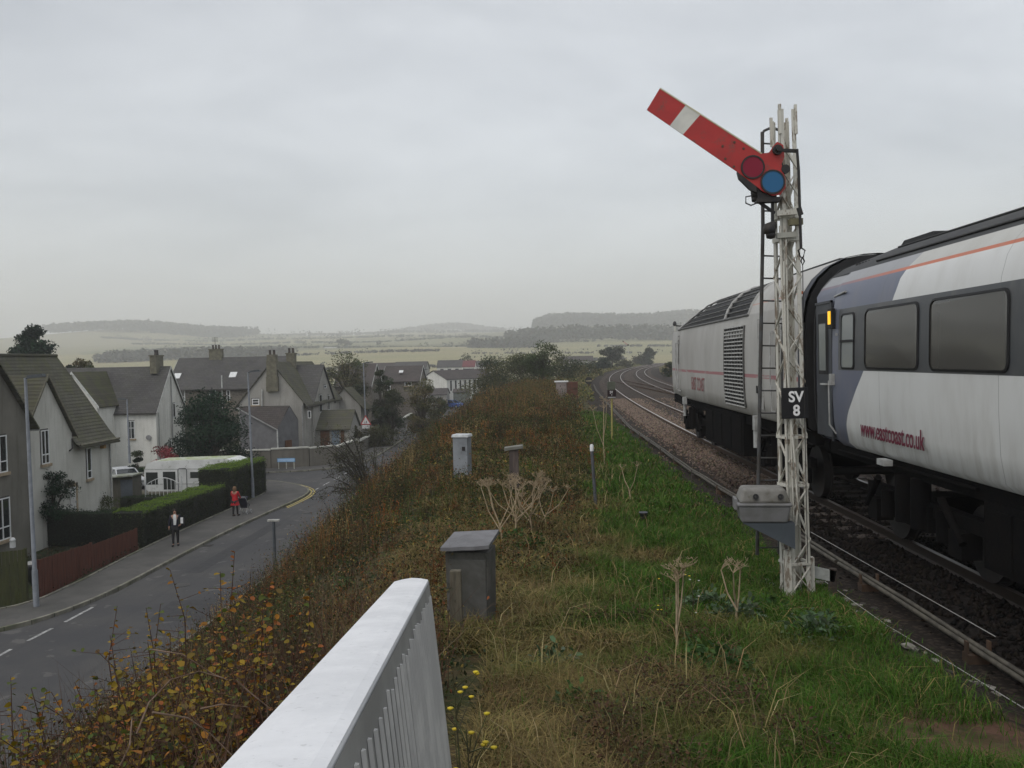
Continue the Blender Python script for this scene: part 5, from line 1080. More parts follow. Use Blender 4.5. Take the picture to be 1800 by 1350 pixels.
def car(label, loc, rz, colr, grp=None):
    r = thing('parked_car', label, 'car', loc, rz, grp); M_c = mk('car paint '+str(colr[2]), colr, None, .3, 3, world=False, spec=.6)
    lower = [(-2.0, .35), (-2.03, .6), (-1.95, .85), (-1.2, .95), (-.65, .98), (1.75, 1.0), (1.98, .85), (2.0, .4), (1.6, .28), (-1.6, .28)]
    m = MB(); m.ex([(-.84, a, b) for a, b in lower], (1.68, 0, 0)); m.build('body', M_c, r, bevel=.07)
    up = [(-.95, .96), (-.25, 1.42), (1.3, 1.46), (1.82, .98)]
    m = MB(); k = len(up); m.add([(s_*(.78 if b < 1.1 else .62), a, b) for s_ in (-1, 1) for a, b in up], [(0, 1, 2, 3), (7, 6, 5, 4), (0, 4, 5, 1), (1, 5, 6, 2), (2, 6, 7, 3)]); cb_ = m.build('cabin_glass', M_glass, r, bevel=.03)
    m = MB(); m.bb(-.63, .63, -.22, 1.32, 1.42, 1.49); m.build('roof', M_c, r, bevel=.03)
    for s_ in (-1, 1):
        m = MB(); m.bar((s_*.79, -.93, .97), (s_*.635, -.24, 1.44), .06); m.bar((s_*.79, 1.8, .98), (s_*.635, 1.3, 1.46), .12); m.bar((s_*.79, .45, .98), (s_*.635, .45, 1.44), .06); m.build('pillar', M_c, r)
        for y in (-1.28, 1.25):
            m = MB(); m.disc((s_*.86, y, .31), (-s_, 0, 0), .31, .2, 20); w = m.build('wheel', M_black, r); m = MB(); m.disc((s_*.868, y, .31), (-s_, 0, 0), .19, .03, 14); m.build('rim', M_lite, w)
        m = MB(); m.box((s_*.62, -1.99, .68), (.34, .1, .16)); m.build('headlight', M_tglass2, r, bevel=.02); m = MB(); m.box((s_*.7, 1.97, .78), (.2, .08, .3)); m.build('tail_light', mk('red tail lamp', (.35, .02, .02), None, .3), r, bevel=.02)
        m = MB(); m.box((s_*.9, -.75, 1.0), (.16, .1, .12)); m.build('wing_mirror', M_black, r, bevel=.02)
    m = MB(); m.box((0, -2.03, .48), (1.1, .04, .16)); m.build('grille', M_black, r); m = MB(); m.box((0, -2.05, .5), (.5, .02, .11)); m.build('number_plate', M_upvc, r)
    return r
q = atY(207, 835, 60.5); car('white car parked between the white house and the shed', (q.x, 61.5, ZS), R(42), (.62, .64, .66))
q = atY(795, 712, 160); car('bright blue car parked far down the road', (q.x, 161, ZS+.0), R(60), (.04, .12, .42))

# ================================================================ people
def skin(name, joints, edges, mat, parent, sub=1):
    me = bpy.data.meshes.new(name); me.from_pydata([j[:3] for j in joints], edges, []); o = bpy.data.objects.new(name, me); COL.objects.link(o)
    md = o.modifiers.new('s', 'SKIN'); md.use_smooth_shade = True
    for i, j in enumerate(joints): v = me.skin_vertices[0].data[i]; r_ = j[3]; v.radius = r_ if isinstance(r_, tuple) else (r_, r_); v.use_root = (i == 0)
    sb_ = o.modifiers.new('u', 'SUBSURF'); sb_.levels = sub; sb_.render_levels = sub
    dg = bpy.context.evaluated_depsgraph_get(); m2 = bpy.data.meshes.new_from_object(o.evaluated_get(dg)); bpy.data.objects.remove(o); m2.materials.clear()
    m2.polygons.foreach_set('use_smooth', [True]*len(m2.polygons)); return link_mesh(name, m2, mat, parent)
M_skin = mk('skin', (.42, .24, .17), (.36, .2, .14), .6, 9, world=False)
M_navy = mk('dark navy cloth', (.012, .014, .028), (.018, .018, .03), .9, 8, world=False); M_trs = mk('black cloth', (.012, .012, .014), (.018, .017, .018), .9, 8, world=False)
def person(label, loc, rz, HH, jacket, trouser, hairc, pose, female=False):
    r = thing('person', label, 'person', loc, rz); k = HH/1.75
    J = []
    def a(x, y, z, w): J.append((x*k, y*k, z*k, (w[0]*k, w[1]*k) if isinstance(w, tuple) else w*k)); return len(J)-1
    st, la, ra, hd = pose   # stride, left and right hand targets
    pel = a(0, 0, .93, (.15, .10)); sp = a(0, .0, 1.12, (.125, .09)); ch = a(0, .01, 1.36, (.165, .105)); nk = a(0, -.0, 1.50, .052); hj = a(0, -.02, 1.60, (.075, .09)); ht = a(0, -.01, 1.71, (.062, .075))
    E = [(pel, sp), (sp, ch), (ch, nk), (nk, hj), (hj, ht)]; legs = []; arms = []
    for s_, d_ in ((-1, st), (1, -st)):
        hp = a(s_*.09, 0, .88, .085); kn = a(s_*.10, -d_*.55-.02, .49, .055); an = a(s_*.10, -d_, .09, .038); toe = a(s_*.12, -d_-.15, .035, .034); E += [(pel, hp), (hp, kn), (kn, an), (an, toe)]; legs.append((hp, kn, an, toe))
    for s_, hnd in ((-1, la), (1, ra)):
        sh = a(s_*.19, .01, 1.42, .055); el = a(*hnd[0], .042); wr = a(*hnd[1], .027); hm = a(*hnd[2], (.034, .02)); E += [(ch, sh), (sh, el), (el, wr), (wr, hm)]; arms.append((sh, el, wr, hm))
        d3 = (Vector(hnd[2])-Vector(hnd[1])).normalized(); side = d3.cross(Vector((1, 0, 0))).normalized()
        for f_, ln in ((-.024, .06), (-.008, .072), (.008, .068), (.022, .054)):
            p1 = Vector(hnd[2])+d3*.03+side*f_; p2 = p1+d3*ln*.6; p3 = p2+d3*ln*.3+Vector((0, -.012, -.012)); i1 = a(*p1, .010); i2 = a(*p2, .009); i3 = a(*p3, .007); E += [(hm, i1), (i1, i2), (i2, i3)]
        t1 = Vector(hnd[1])+d3*.03-side*.035; t2 = t1+d3*.035-side*.012; i1 = a(*t1, .011); i2 = a(*t2, .009); E += [(wr, i1), (i1, i2)]
    bd = skin('body', J, E, M_skin, r)
    m = MB(); m.lathe([(0, -.03), (.014, -.02), (.012, .02), (0, .03)], (0, -.112*k, 1.60*k), 6); m.lathe([(0, -.01), (.02, 0), (0, .01)], (0, -.10*k, 1.555*k), 6)
    for s_ in (-1, 1): m.lathe([(0, -.008), (.011, 0), (0, .008)], (s_*.028*k, -.1*k, 1.63*k), 6); m.lathe([(0, -.03), (.014, 0), (0, .03)], (s_*.078*k, 0, 1.60*k), 6)
    m.build('face_features', mk('lips and eyes', (.2, .08, .07), None, .6), bd)
    g_ = 1.22
    def sub_(idx, gr, extra=()):
        mp = {}; out = []
        for i in idx: mp[i] = len(out); j = J[i]; rr = j[3] if isinstance(j[3], tuple) else (j[3], j[3]); out.append((j[0], j[1], j[2], (rr[0]*gr+.006, rr[1]*gr+.006)))
        return out, mp
    ids = [pel, sp, ch]+[q for ar in arms for q in ar[:3]]; out, mp = sub_(ids, g_); ed = [(mp[pel], mp[sp]), (mp[sp], mp[ch])]
    for ar in arms: ed += [(mp[ch], mp[ar[0]]), (mp[ar[0]], mp[ar[1]]), (mp[ar[1]], mp[ar[2]])]
    if female: j = out[mp[pel]]; out[mp[pel]] = (j[0], j[1], j[2]-.08, (j[3][0]*1.15, j[3][1]*1.35))
    out.append((0, 0, (.84 if female else .80)*k, (.15*k*1.25, .11*k*1.3))); ed.append((mp[pel], len(out)-1)); skin('jacket', out, ed, jacket, r)
    ids = [pel]+[q for lg in legs for q in lg[:3]]; out, mp = sub_(ids, 1.2); out = [(j[0], j[1], max(j[2]-.02, .06*k), j[3]) for j in out]; ed = []
    for lg in legs: ed += [(mp[pel], mp[lg[0]]), (mp[lg[0]], mp[lg[1]]), (mp[lg[1]], mp[lg[2]])]
    skin('trousers', out, ed, trouser, r)
    for lg in legs:
        j = J[lg[3]]; m = MB(); m.lathe([(0, -.045), (.05, -.04), (.052, 0), (.03, .04), (0, .045)], (0, 0, 0), 8); sh_ = m.build('shoe', M_trs, r); sh_.location = (j[0], j[1]+.05, .045*k); sh_.scale = (1, 2.6, 1)
    m = MB(); 
    if female: m.lathe([(0, -.23), (.085, -.2), (.105, -.05), (.1, .05), (.06, .11), (0, .125)], (0, .022*k, 1.635*k), 12)
    else: m.lathe([(.02, -.05), (.088, -.02), (.088, .05), (.06, .1), (0, .115)], (0, .012*k, 1.645*k), 12)
    m.build('hair', hairc, r); return r
q = atZ(309, 959, ZS+.11)
pm_ = person('walker in dark jacket over an open white shirt, on the pavement by the hedge', q, R(18), 1.74, M_navy, M_trs, mk('dark hair', (.02, .014, .01), None, .8),
     (.07, ((-.25, .03, 1.17), (-.27, -.02, .93), (-.27, -.05, .86)), ((.31, .06, 1.20), (.27, -.1, 1.02), (.22, -.17, 1.0)), 0))
m = MB(); m.ex([(-.055, -.135, 1.0), (.055, -.135, 1.0), (.075, -.142, 1.2), (.07, -.135, 1.44), (.03, -.11, 1.5), (-.03, -.11, 1.5), (-.07, -.135, 1.44), (-.06, -.142, 1.2)], (0, -.02, 0)); m.build('shirt', M_upvc, pm_)
bgp = thing('shoulder_bag', 'small black and white bag slung on the arm of the dark-jacketed walker', 'bag', q+Vector((.36, .02, 1.0))); m = MB(); m.box((0, 0, .12), (.12, .2, .42)); m.build('bag', M_black, bgp, bevel=.03); m = MB(); m.box((-.0, -.105, .2), (.13, .012, .28)); m.build('bag_panel', M_upvc, bgp, bevel=.005)
q = atZ(414, 907, ZS+.11)
person('walker seen from behind in a bright red top pushing a buggy along the pavement', q, R(172), 1.66, mk('red cloth', (.48, .012, .02), (.38, .01, .016), .85, 8, world=False), M_trs, mk('light brown hair', (.20, .12, .06), (.14, .08, .04), .8, 20, world=False),
     (.08, ((-.25, -.08, 1.18), (-.2, -.3, 1.02), (-.18, -.37, 1.02)), ((.25, -.08, 1.18), (.2, -.3, 1.02), (.18, -.37, 1.02)), 0), True)
pc = thing('pushchair', 'black folding pushchair with pale wheels in front of the walker in red', 'pushchair', q+Vector((.28, .62, -.0)), R(172)); m = MB()
for s_ in (-1, 1): m.tube([(s_*.2, .25, 1.0), (s_*.2, .1, .85), (s_*.2, -.35, .18)], .018, 6); m.tube([(s_*.2, .1, .14), (s_*.2, -.1, .6)], .016, 6)
m.tube([(-.2, .25, 1.0), (.2, .25, 1.0)], .02, 6); m.build('frame', M_lite, pc); m = MB(); m.ex([(-.2, .02, .35), (-.2, -.28, .4), (-.2, -.3, .48), (-.2, .08, .5), (-.2, .2, .9), (-.2, -.15, 1.0), (-.2, -.2, .95), (-.2, .1, .8)], (.4, 0, 0)); m.build('seat', M_navy, pc)
for s_ in (-1, 1):
    for y in (-.36, .12): m = MB(); m.ring((s_*.24-.02, y, .11), (1, 0, 0), .04, .11, .04, 16); m.build('wheel', mk('pale grey wheel', (.4, .4, .4), None, .6), pc)
# ================================================================ things on the bank
# sloping steel parapet at the photographer's side
fe = atY(722, 1020, 2.77); dr = Vector(ray(831, 874)).normalized(); ns = fe-dr*3.2
t = NT('galvanised parapet'); o = t.pos(); c = t.mix(t.sm(t.noise(o, 5, 6, .65), .35, .65), (.80, .81, .83), (.68, .69, .71)); c = t.mix(t.math('MULTIPLY', t.sm(t.noise(t.map(o, (3, 1, 3)), 9, 5, .7), .55, .72), .5), c, (.86, .87, .88)); c = t.mix(t.math('MULTIPLY', t.sm(t.noise(o, 60, 3, .7), .6, .72), .35), c, (.3, .3, .3)); t.bump(t.noise(o, 70, 4, .6), .12, .002); M_par = t.done(c, .45, 0, .4)
M_parr = mk('parapet ribs', (.33, .34, .35), (.24, .25, .26), .5, 4, 30, .2, .004, metal=.25)
pr_ = thing('parapet', 'grey metal parapet with broad rounded top rail sloping away at the bottom centre', 'parapet', fe)
dh = Vector((dr.x, dr.y, 0)).normalized(); nr = Vector((dh.y, -dh.x, 0)); hwid = .056
def pp(s_, w, dz): q = ns+dr*s_-fe; return q+nr*w+Vector((0, 0, dz))
m = MB(); Lp = 3.2
prof = [(-hwid, -.075), (-hwid, -.012), (-hwid*.93, -.003), (-hwid*.6, .001), (0, .003), (hwid*.7, .002), (hwid*.97, -.001), (hwid, -.006), (hwid, -.075)]
rings = [[pp(s_, a, b) for a, b in prof] for s_ in (0, 1.6, Lp)]
for k in range(1, 10):
    an = R(10*k); rings.append([pp(Lp+hwid*.95*math.sin(an), a*math.cos(an), b) for a, b in prof])
m.grid(rings, 0, False); m.build('top_rail', M_par, pr_)
M_pside = mk('shaded galvanised side', (.34, .34, .33), (.25, .25, .245), .55, 5, 60, .2, .002)  # colour darker than the top rail, shade of this face painted in
m = MB(); sh = -.004; zb_ = -1.6; ln_ = .15
er = [pp(Lp+hwid*.9*math.sin(R(15*k)), (hwid+.0015)*math.cos(R(15*k)), 0) for k in range(10)]
er = [pp(0, hwid+.0015, 0), pp(1.6, hwid+.0015, 0)]+er; el = [q-nr*2*hwid*1.0 for q in er[:3]]
m.grid([[q+Vector((0, 0, -.008)) for q in er], [q+Vector((0, 0, zb_))+nr*ln_ for q in er]], 0, False); m.grid([[q+Vector((0, 0, -.074)) for q in el], [q+Vector((0, 0, zb_))+nr*ln_ for q in el]], 0, False); m.build('panel', M_pside, pr_, fix=False)
m = MB(); random.seed(3)
for k in range(50):
    s_ = .06+k*.0625+random.uniform(-.004, .004); zt_ = -.036-random.random()*.016; g_ = hwid+.0015
    def q_(s1, zz, o_): return pp(s1, g_+o_+ln_*(-zz/1.6), zz)
    m.add([q_(s_, zt_, 0), q_(s_+.004, zt_, .005), q_(s_+.010, zt_, .005), q_(s_+.014, zt_, 0), q_(s_, zb_, 0), q_(s_+.004, zb_, .005), q_(s_+.010, zb_, .005), q_(s_+.014, zb_, 0)], [(0, 1, 5, 4), (1, 2, 6, 5), (2, 3, 7, 6), (0, 3, 2, 1)])
m.build('ribs', mk('highlight-toned ribs', (.58, .58, .56), (.46, .46, .45), .5, 5, contrast=(.35, .6)), pr_)  # ribs lightened to paint the highlights along the ridges
# weathered concrete cabinet with a tilted lid
M_conc = mk('weathered concrete', (.125, .12, .11), (.07, .07, .062), .95, 2.5, 30, .5, .01, c3=(.035, .04, .028), s3=5)
M_slate = mk('grey slab lid', (.19, .19, .20), (.13, .13, .135), .8, 3, 30)
M_post = mk('lichened timber', (.13, .115, .085), (.075, .068, .05), .95, 6, 40, .6, .01, stretch=(3, 3, .5))
cb_ = atY(830, 1072, 8.6); cb_.z = Hs(cb_.x, cb_.y)-.1
cab = thing('cabinet', 'grey weathered concrete cabinet with a slanting slab lid in the long grass', 'cabinet', cb_, R(-8)); top_z = atY(835, 958, 8.6).z-cb_.z
m = MB(); tb(m, .40, .36, .42, .38, 0, top_z-.03); m.build('body', M_conc, cab, bevel=.008)
m = MB(); m.bb(-.17, .19, -.205, -.185, .10, top_z-.1); m.bb(-.10, .10, -.225, -.205, .12, .30); m.build('door', mk('grey cabinet door', (.10, .10, .095), (.06, .06, .052), .9, 3, 20), cab, bevel=.006)
m = MB(); jag = [(-.235, -.27), (-.12, -.285), (-.02, -.275), (.1, -.29), (.235, -.27), (.24, .24), (-.22, .24)]
m.ex([(a, b, top_z+.035+b*.10+a*.06) for a, b in jag], (0, 0, .035)); m.build('lid', M_slate, cab)
q = atY(803, 1095, 7.9); wp = thing('post', 'short lichened timber post leaning beside the concrete cabinet', 'post', (q.x, 7.9, Hs(q.x, 7.9)-.1)); m = MB(); tb(m, .12, .10, .10, .085, 0, atY(803, 1002, 7.9).z-wp.location.z); m.build('post', M_post, wp, bevel=.008); m = MB(); m.bb(-.05, .22, -.07, -.045, .22, .26); m.build('rail_stub', M_post, wp)
# smaller cabinets and posts further along
c2 = atY(813, 812, 22); c2.z = atY(813, 763, 22).z; hh = 1.2
c_ = thing('cabinet', 'pale grey metal cabinet with white stained top on the rusty brown slope', 'cabinet', (c2.x, 22, c2.z-hh), R(-14)); m = MB(); m.bb(-.19, .19, -.16, .16, 0, hh-.07); m.build('body', mk('pale grey cabinet', (.24, .26, .28), (.17, .185, .2), .7, 3, 20, c3=(.10, .11, .11), s3=5), c_, bevel=.01); m = MB(); tb(m, .44, .38, .41, .35, hh-.07, hh); m.build('lid', mk('bird-limed top', (.60, .62, .63), (.40, .42, .43), .8, 6), c_, bevel=.01); m = MB(); m.bb(.05, .13, -.172, -.158, .80, .90); m.build('lock_plate', M_sblk, c_)
c3_ = atY(903, 787, 19); z0 = Hs(c3_.x, 19)-.1
c_ = thing('post', 'weathered wooden gatepost with grey capping board among the brown stems', 'post', (c3_.x, 19, z0)); m = MB(); m.bb(-.10, .10, -.10, .10, 0, c3_.z-z0-.05); m.build('shaft', mk('purplish weathered timber', (.12, .095, .085), (.075, .06, .055), .95, 5, 30, stretch=(3, 3, .4)), c_, bevel=.01); m = MB(); m.box((0, 0, c3_.z-z0), (.40, .28, .07), Matrix.Rotation(R(-7), 3, 'Y')); m.build('cap', mk('grey capping', (.22, .22, .2), (.15, .15, .13), .9, 5), c_, bevel=.01)
q = atZ(1048, 893, ZG+.05); tp = atY(1040, 781, q.y-.05)
c_ = thing('marker_pole', 'thin grey metal pole with white tip standing in the grass', 'pole', (q.x, q.y, Hs(q.x, q.y)-.1)); m = MB(); m.tube([(0, 0, 0), (tp.x-q.x, tp.y-q.y, tp.z-c_.location.z-.12)], .03, 10); m.build('shaft', mk('blue grey pole', (.10, .105, .12), (.07, .073, .08), .6, 6), c_); m = MB(); e_ = Vector((tp.x-q.x, tp.y-q.y, tp.z-c_.location.z)); m.tube([e_-Vector((0, 0, .13)), e_-Vector((0, 0, .02)), e_], [.036, .036, .02], 10); m.build('tip', M_upvc, c_)
# route plate on yellow post
q = atZ(1076, 772, ZG+.05); yq = q.y; a, b = atY(1067, 671, yq), atY(1083, 700, yq)
c_ = thing('marker_sign', 'small black number plate below a grey case on a slim yellow post', 'railway sign', (q.x, yq, Hs(q.x, yq)-.05)); L0_ = c_.location.copy()
m = MB(); m.tube([(0, 0, 0), (a.x*.5+b.x*.5-q.x, 0, b.z-L0_.z)], .035, 8); m.build('post', mk('faded yellow paint', (.36, .32, .10), (.26, .23, .09), .8, 6), c_)
cx_ = (a.x+b.x)/2-q.x; w_ = (b.x-a.x)/2; zt, zb2 = a.z-L0_.z, b.z-L0_.z; zm = (zt+zb2)/2
m = MB(); m.bb(cx_-w_*.95, cx_+w_*.85, -.08, .12, zm+.01, zt); m.build('case', mk('olive grey case', (.10, .11, .085), None, .7, 4), c_, bevel=.015)
m = MB(); m.bb(cx_-w_, cx_+w_, -.06, -.035, zb2, zm+.0); pt = m.build('plate', mk('dark maroon plate', (.02, .008, .01), None, .5), c_)
text_part('lettering', 'SV', M_wl, pt, Matrix.Translation((cx_-.07, -.064, zm-.12)) @ Matrix.Rotation(R(90), 4, 'X'), .13, .8, .001, .001); text_part('lettering', '7', M_wl, pt, Matrix.Translation((cx_-.02, -.064, zm-.21)) @ Matrix.Rotation(R(90), 4, 'X'), .09, .8, .001); m = MB(); m.bb(cx_-w_*.9, cx_+w_*.9, -.066, -.061, zb2+.015, zb2+.055); m.build('strip', M_lite, pt)
# little black disc signal, sleeper stack, far signals
q = atZ(1035, 682, ZG); c_ = thing('ground_signal', 'small black disc signal low beside the curving track', 'railway signal', (q.x, q.y, ZG-.05)); m = MB(); m.bb(-.12, .12, -.1, .1, 0, .5); m.build('base', M_sblk, c_); m = MB(); m.disc((0, -.12, .78), (0, 1, 0), .36, .04, 20); dd = m.build('disc', M_sblk, c_); m = MB(); m.bb(-.28, .30, -.14, -.125, .70, .82); m.build('band', mk('buff band', (.3, .26, .16), None, .7), dd)
q = atY(996, 668, 62); c_ = thing('sleeper_stack', 'stack of brown timbers with a white topped slab on the crest of the mound', 'timber stack', (q.x, 62, Hs(q.x, 62)-.1)); zt = q.z-c_.location.z
for k in range(3): m = MB(); m.bb(.0, .75, -.5, .5, k*(zt-.1)/3, (k+.92)*(zt-.1)/3); m.build('timber', mk('red brown timber', (.11, .045, .03), (.07, .035, .025), .9, 4), c_)
m = MB(); m.bb(-.75, -.03, -.4, .4, 0, zt-.14); m.build('slab', mk('pinkish grey slab', (.26, .22, .21), (.2, .17, .16), .9, 4), c_); m = MB(); m.bb(-.85, .1, -.45, .45, zt-.13, zt-.05); m.build('white_cap', M_upvc, c_)
def farsig(name, label, u, y, vb, vt, arm):
    b = atY(u[0], vb, y); tpp = atY(u[1], vt, y); r = thing(name, label, 'railway signal', (b.x, y, b.z)); m = MB(); m.tube([(0, 0, -.3), (tpp.x-b.x, 0, tpp.z-b.z)], .10, 8); m.build('post', mk('white signal post', (.62, .62, .58), (.45, .44, .4), .7, 2, world=False), r); return r, tpp-b
r, tv = farsig('semaphore_signal', 'slim white post signal with small black arms beyond the far end of the train', (1190, 1186), 88, 655, 568, 0)
m = MB(); m.lathe([(0, -.2), (.16, -.15), (.2, 0), (.12, .25), (0, .3)], tuple(tv+Vector((0, 0, -.1))), 8); m.bar(tv+Vector((0, 0, -.25)), tv+Vector((1.0, 0, -.35)), .12); m.lathe([(0, -.2), (.16, 0), (0, .25)], (tv.x*.3, 0, tv.z*.33), 8); m.build('fittings', M_sblk, r); m = MB(); m.tube([tv+Vector((.95, 0, .1)), tv+Vector((.95, 0, -1.3))], .07, 8); m.build('side_post', M_upvc, r)
r, tv = farsig('semaphore_signal', 'far white signal with its arm raised against the pale field', (1107, 1104), 270, 642, 606, 0)
m = MB(); m.ex([tv+Vector((-1.7, 0, 1.05)), tv+Vector((-1.55, 0, 1.3)), tv+Vector((.1, 0, .1)), tv+Vector((-.1, 0, -.25))], (0, .05, 0)); m.build('arm', mk('pale pink arm', (.6, .4, .36), None, .7), r); m = MB(); m.ex([tv+Vector((-1.72, -.01, 1.05)), tv+Vector((-1.57, -.01, 1.32)), tv+Vector((-1.25, -.01, 1.08)), tv+Vector((-1.4, -.01, .8))], (0, .07, 0)); m.box(tv+Vector((0, 0, -.1)), (.5, .3, .5)); m.build('arm_end', M_sblk, r)
# street side post top poking over the bank edge
q = atY(481, 915, 36); c_ = thing('gatepost', 'pale topped thin grey post at the roadside edge of the bank', 'post', (q.x, 36, q.z-1.9)); m = MB(); m.tube([(0, 0, 0), (0, 0, 1.88)], .06, 8); m.build('shaft', M_galvd, c_); m = MB(); m.bb(-.25, .25, -.08, .08, 1.86, 1.95); m.build('head', mk('stained pale cap', (.4, .4, .37), (.26, .26, .24), .8, 6), c_, bevel=.02)
# little things in the grass
q = atZ(1131, 912, -2.82); c_ = thing('pot', 'small dark grey cup shaped pot lying in the green grass', 'pot', (q.x, q.y, Hs(q.x, q.y)+.08)); m = MB(); m.lathe([(0, 0), (.045, 0), (.07, .1), (.078, .1), (.078, .115), (.06, .115), (.05, .02), (0, .02)]); m.build('cup', mk('slate plastic', (.10, .11, .13), None, .5), c_)
# pale litter and stones beside the rodding
for i in range(70):
    y = random.uniform(6.2, 11.5); x = float(rod_x(y))-random.uniform(.12, .95)-(random.random() < .15)*.3; s_ = random.uniform(.02, .07)
    if abs(x-SB.x) < .25 and abs(y-SB.y) < .3: continue
    bm = bmesh.new(); bmesh.ops.create_icosphere(bm, subdivisions=1, radius=s_)
    for v in bm.verts: v.co = Vector((v.co.x*random.uniform(.7, 1.5), v.co.y*random.uniform(.7, 1.3), v.co.z*random.uniform(.25, .6)))
    me = bpy.data.meshes.new('stone'); bm.to_mesh(me); bm.free()
    o = link_mesh('stone', me, mk('pale stone', (.26, .25, .22), (.10, .09, .08), .9, 9) if i % 3 else mk('dark stone', (.06, .055, .05), (.04, .035, .03), .9, 9), None); o.location = (x, y, Hs(x, y)+s_*.15); o.rotation_euler = (0, 0, random.random()*6)
    tag(o, 'loose stone on the dark cess between the grass and the rodding' if i % 3 else 'dark loose stone on the cess between the grass and the rodding', 'stone', 'loose stones beside the rodding' if i % 3 else 'dark stones beside the rodding')
# ================================================================ vegetation
rng = np.random.default_rng(5)
def nrm(a): return a/np.maximum(np.linalg.norm(a, axis=-1, keepdims=True), 1e-9)
def leafquads(P, size, cols, up=0.35, asp=0.55):
    """diamond leaves, folded a little; P (n,3)"""
    n = len(P); d = nrm(rng.normal(size=(n, 3))); nn = nrm(rng.normal(size=(n, 3))+np.array([0, 0, up*3])); s = nrm(np.cross(d, nn)); size = np.broadcast_to(size, (n,))[:, None]
    d = d*size; s = s*size*asp*.5; f = nn*size*.12
    V = np.stack([P-d*.5, P+s+f, P+d*.5, P-s+f], 1).reshape(-1, 3)
    return V, np.arange(n*4).reshape(n, 4), np.repeat(cols, 4, 0)
def blades(P, h, w, lean, cols):
    n = len(P); az = rng.uniform(0, math.pi, n); s = np.stack([np.cos(az), np.sin(az), np.zeros(n)], 1)*w[:, None]*.5; z = np.array([0, 0, 1.0]); L = np.concatenate([lean, np.zeros((n, 1))], 1)
    mid = P+z*(h*.58)[:, None]+L*.3; tip = P+z*(h*(1-.25*np.linalg.norm(lean, axis=1)/np.maximum(h, .01)).clip(.35, 1))[:, None]+L
    V = np.stack([P-s, P+s, mid+s*.8, mid-s*.8, tip], 1).reshape(-1, 3); b = np.arange(n)[:, None]*5
    return V, [b+np.array([[0, 1, 2, 3]]), b+np.array([[3, 2, 4]])], np.repeat(cols, 5, 0)
class Veg:
    def __init__(s): s.V = []; s.g = {3: [], 4: []}; s.C = []; s.n = 0
    def add(s, V, G, C):
        for g in (G if isinstance(G, list) else [G]): s.g[g.shape[1]].append(g+s.n)
        s.V.append(V); s.C.append(C); s.n += len(V)
    def build(s, name, mat, parent=None, **k):
        gs = [np.concatenate(v) for v in s.g.values() if v]; return fast(name, np.concatenate(s.V), gs, np.clip(np.concatenate(s.C), .003, .9), mat, parent, **k)
def pick(pal, wts, n):
    pal = np.array(pal); i = rng.choice(len(pal), n, p=np.array(wts)/sum(wts)); c = pal[i]*rng.uniform(.7, 1.35, (n, 1)); return c*rng.uniform(.92, 1.08, (n, 3))
def colmix(c1, c2, f): return c1*(1-f[:, None])+c2*f[:, None]
GRN, STR, BRN = np.array([.042, .112, .008]), np.array([.24, .185, .070]), np.array([.105, .062, .026])
def ywt(y0, y1, n, p=1.0):   # more samples near
    u = rng.random(n); return y0*(y1/y0)**(u**p)
# ---- grass on the plateau
g = Veg()
for (y0, y1, n, w0) in ((2.2, 7.5, 95000, .0045), (7.5, 16, 90000, .008), (16, 48, 70000, .017)):
    y = ywt(y0, y1, n); lo = crest_x(y)-.6; x = lo+(3.75-lo)*rng.random(n)
    if y0 < 7: x = np.where(x < -.35-.02*y, rng.uniform(-.3, 3.7, n), x)
    p1 = nz(x, y, 1.5, 2.0)+nz(x, y, 4.1, 5.0)*.45
    gr = np.clip(.66+(x-1.0)*.75+p1*1.1-np.where(y < 7, .08, 0)+np.where((y > 8) & (y < 11.5) & (x < 1.4), .5*(p1 < .25), 0)-np.where((y > 12.5) & (x < .8), .5, 0), 0, 1)
    gr = np.where(rng.random(n) < .08, 1-gr, gr)
    k = rng.random(n) < .12; sc = np.where(y > 16, .7, 1)
    brn = colmix(STR, BRN, np.clip(.45+nz(x, y, 3.3, 9)*.7+rng.normal(0, .25, n), 0, 1)); c = colmix(brn, np.tile(GRN, (n, 1)), np.clip(gr+rng.normal(0, .16, n), 0, 1)); c = c*rng.uniform(.6, 1.4, (n, 1))
    tus = np.clip(nz(x, y, 2.6, 7)+.35, 0, 1)
    h = (.05+.11*rng.random(n)+.17*tus*rng.random(n)*(x < 2.4)+.05*(gr < .4)*rng.random(n))*(1+.2*(y > 7.5)); h = np.where(x > 3.2, h*.55, h)
    edge = np.interp(y, [2, 4, 7, 10, 11.5], [2.6, 2.75, 2.98, 3.3, 3.45])+nz(x*0, y, 1.1, 4)*.2+nz(x, y, 4, 1)*.12; keep = (x < edge) | (rng.random(n) < .05)
    keep &= (rng.random(n) < .95); keep &= ~((((x-2.5)/.7)**2+((y-5.1)/.38)**2+nz(x, y, 5, 2)*.5 < 1) & (rng.random(n) < .9))
    ang = rng.uniform(0, 2*math.pi, n)+nz(x, y, 1.2, 11)*2; ln = h*rng.uniform(.2, 1.3, n)*(1+.9*(gr < .45)); lean = np.stack([np.cos(ang), np.sin(ang)], 1)*ln[:, None]
    P = np.stack([x, y, H(x, y)-.01], 1)[keep]; V, G, C = blades(P, h[keep], np.full(keep.sum(), w0)*rng.uniform(.6, 1.6, keep.sum()), lean[keep], c[keep]); g.add(V, G, C)
g.build('grass', STRAW, label='long tangled green and straw coloured grass on top of the embankment', kind='stuff')
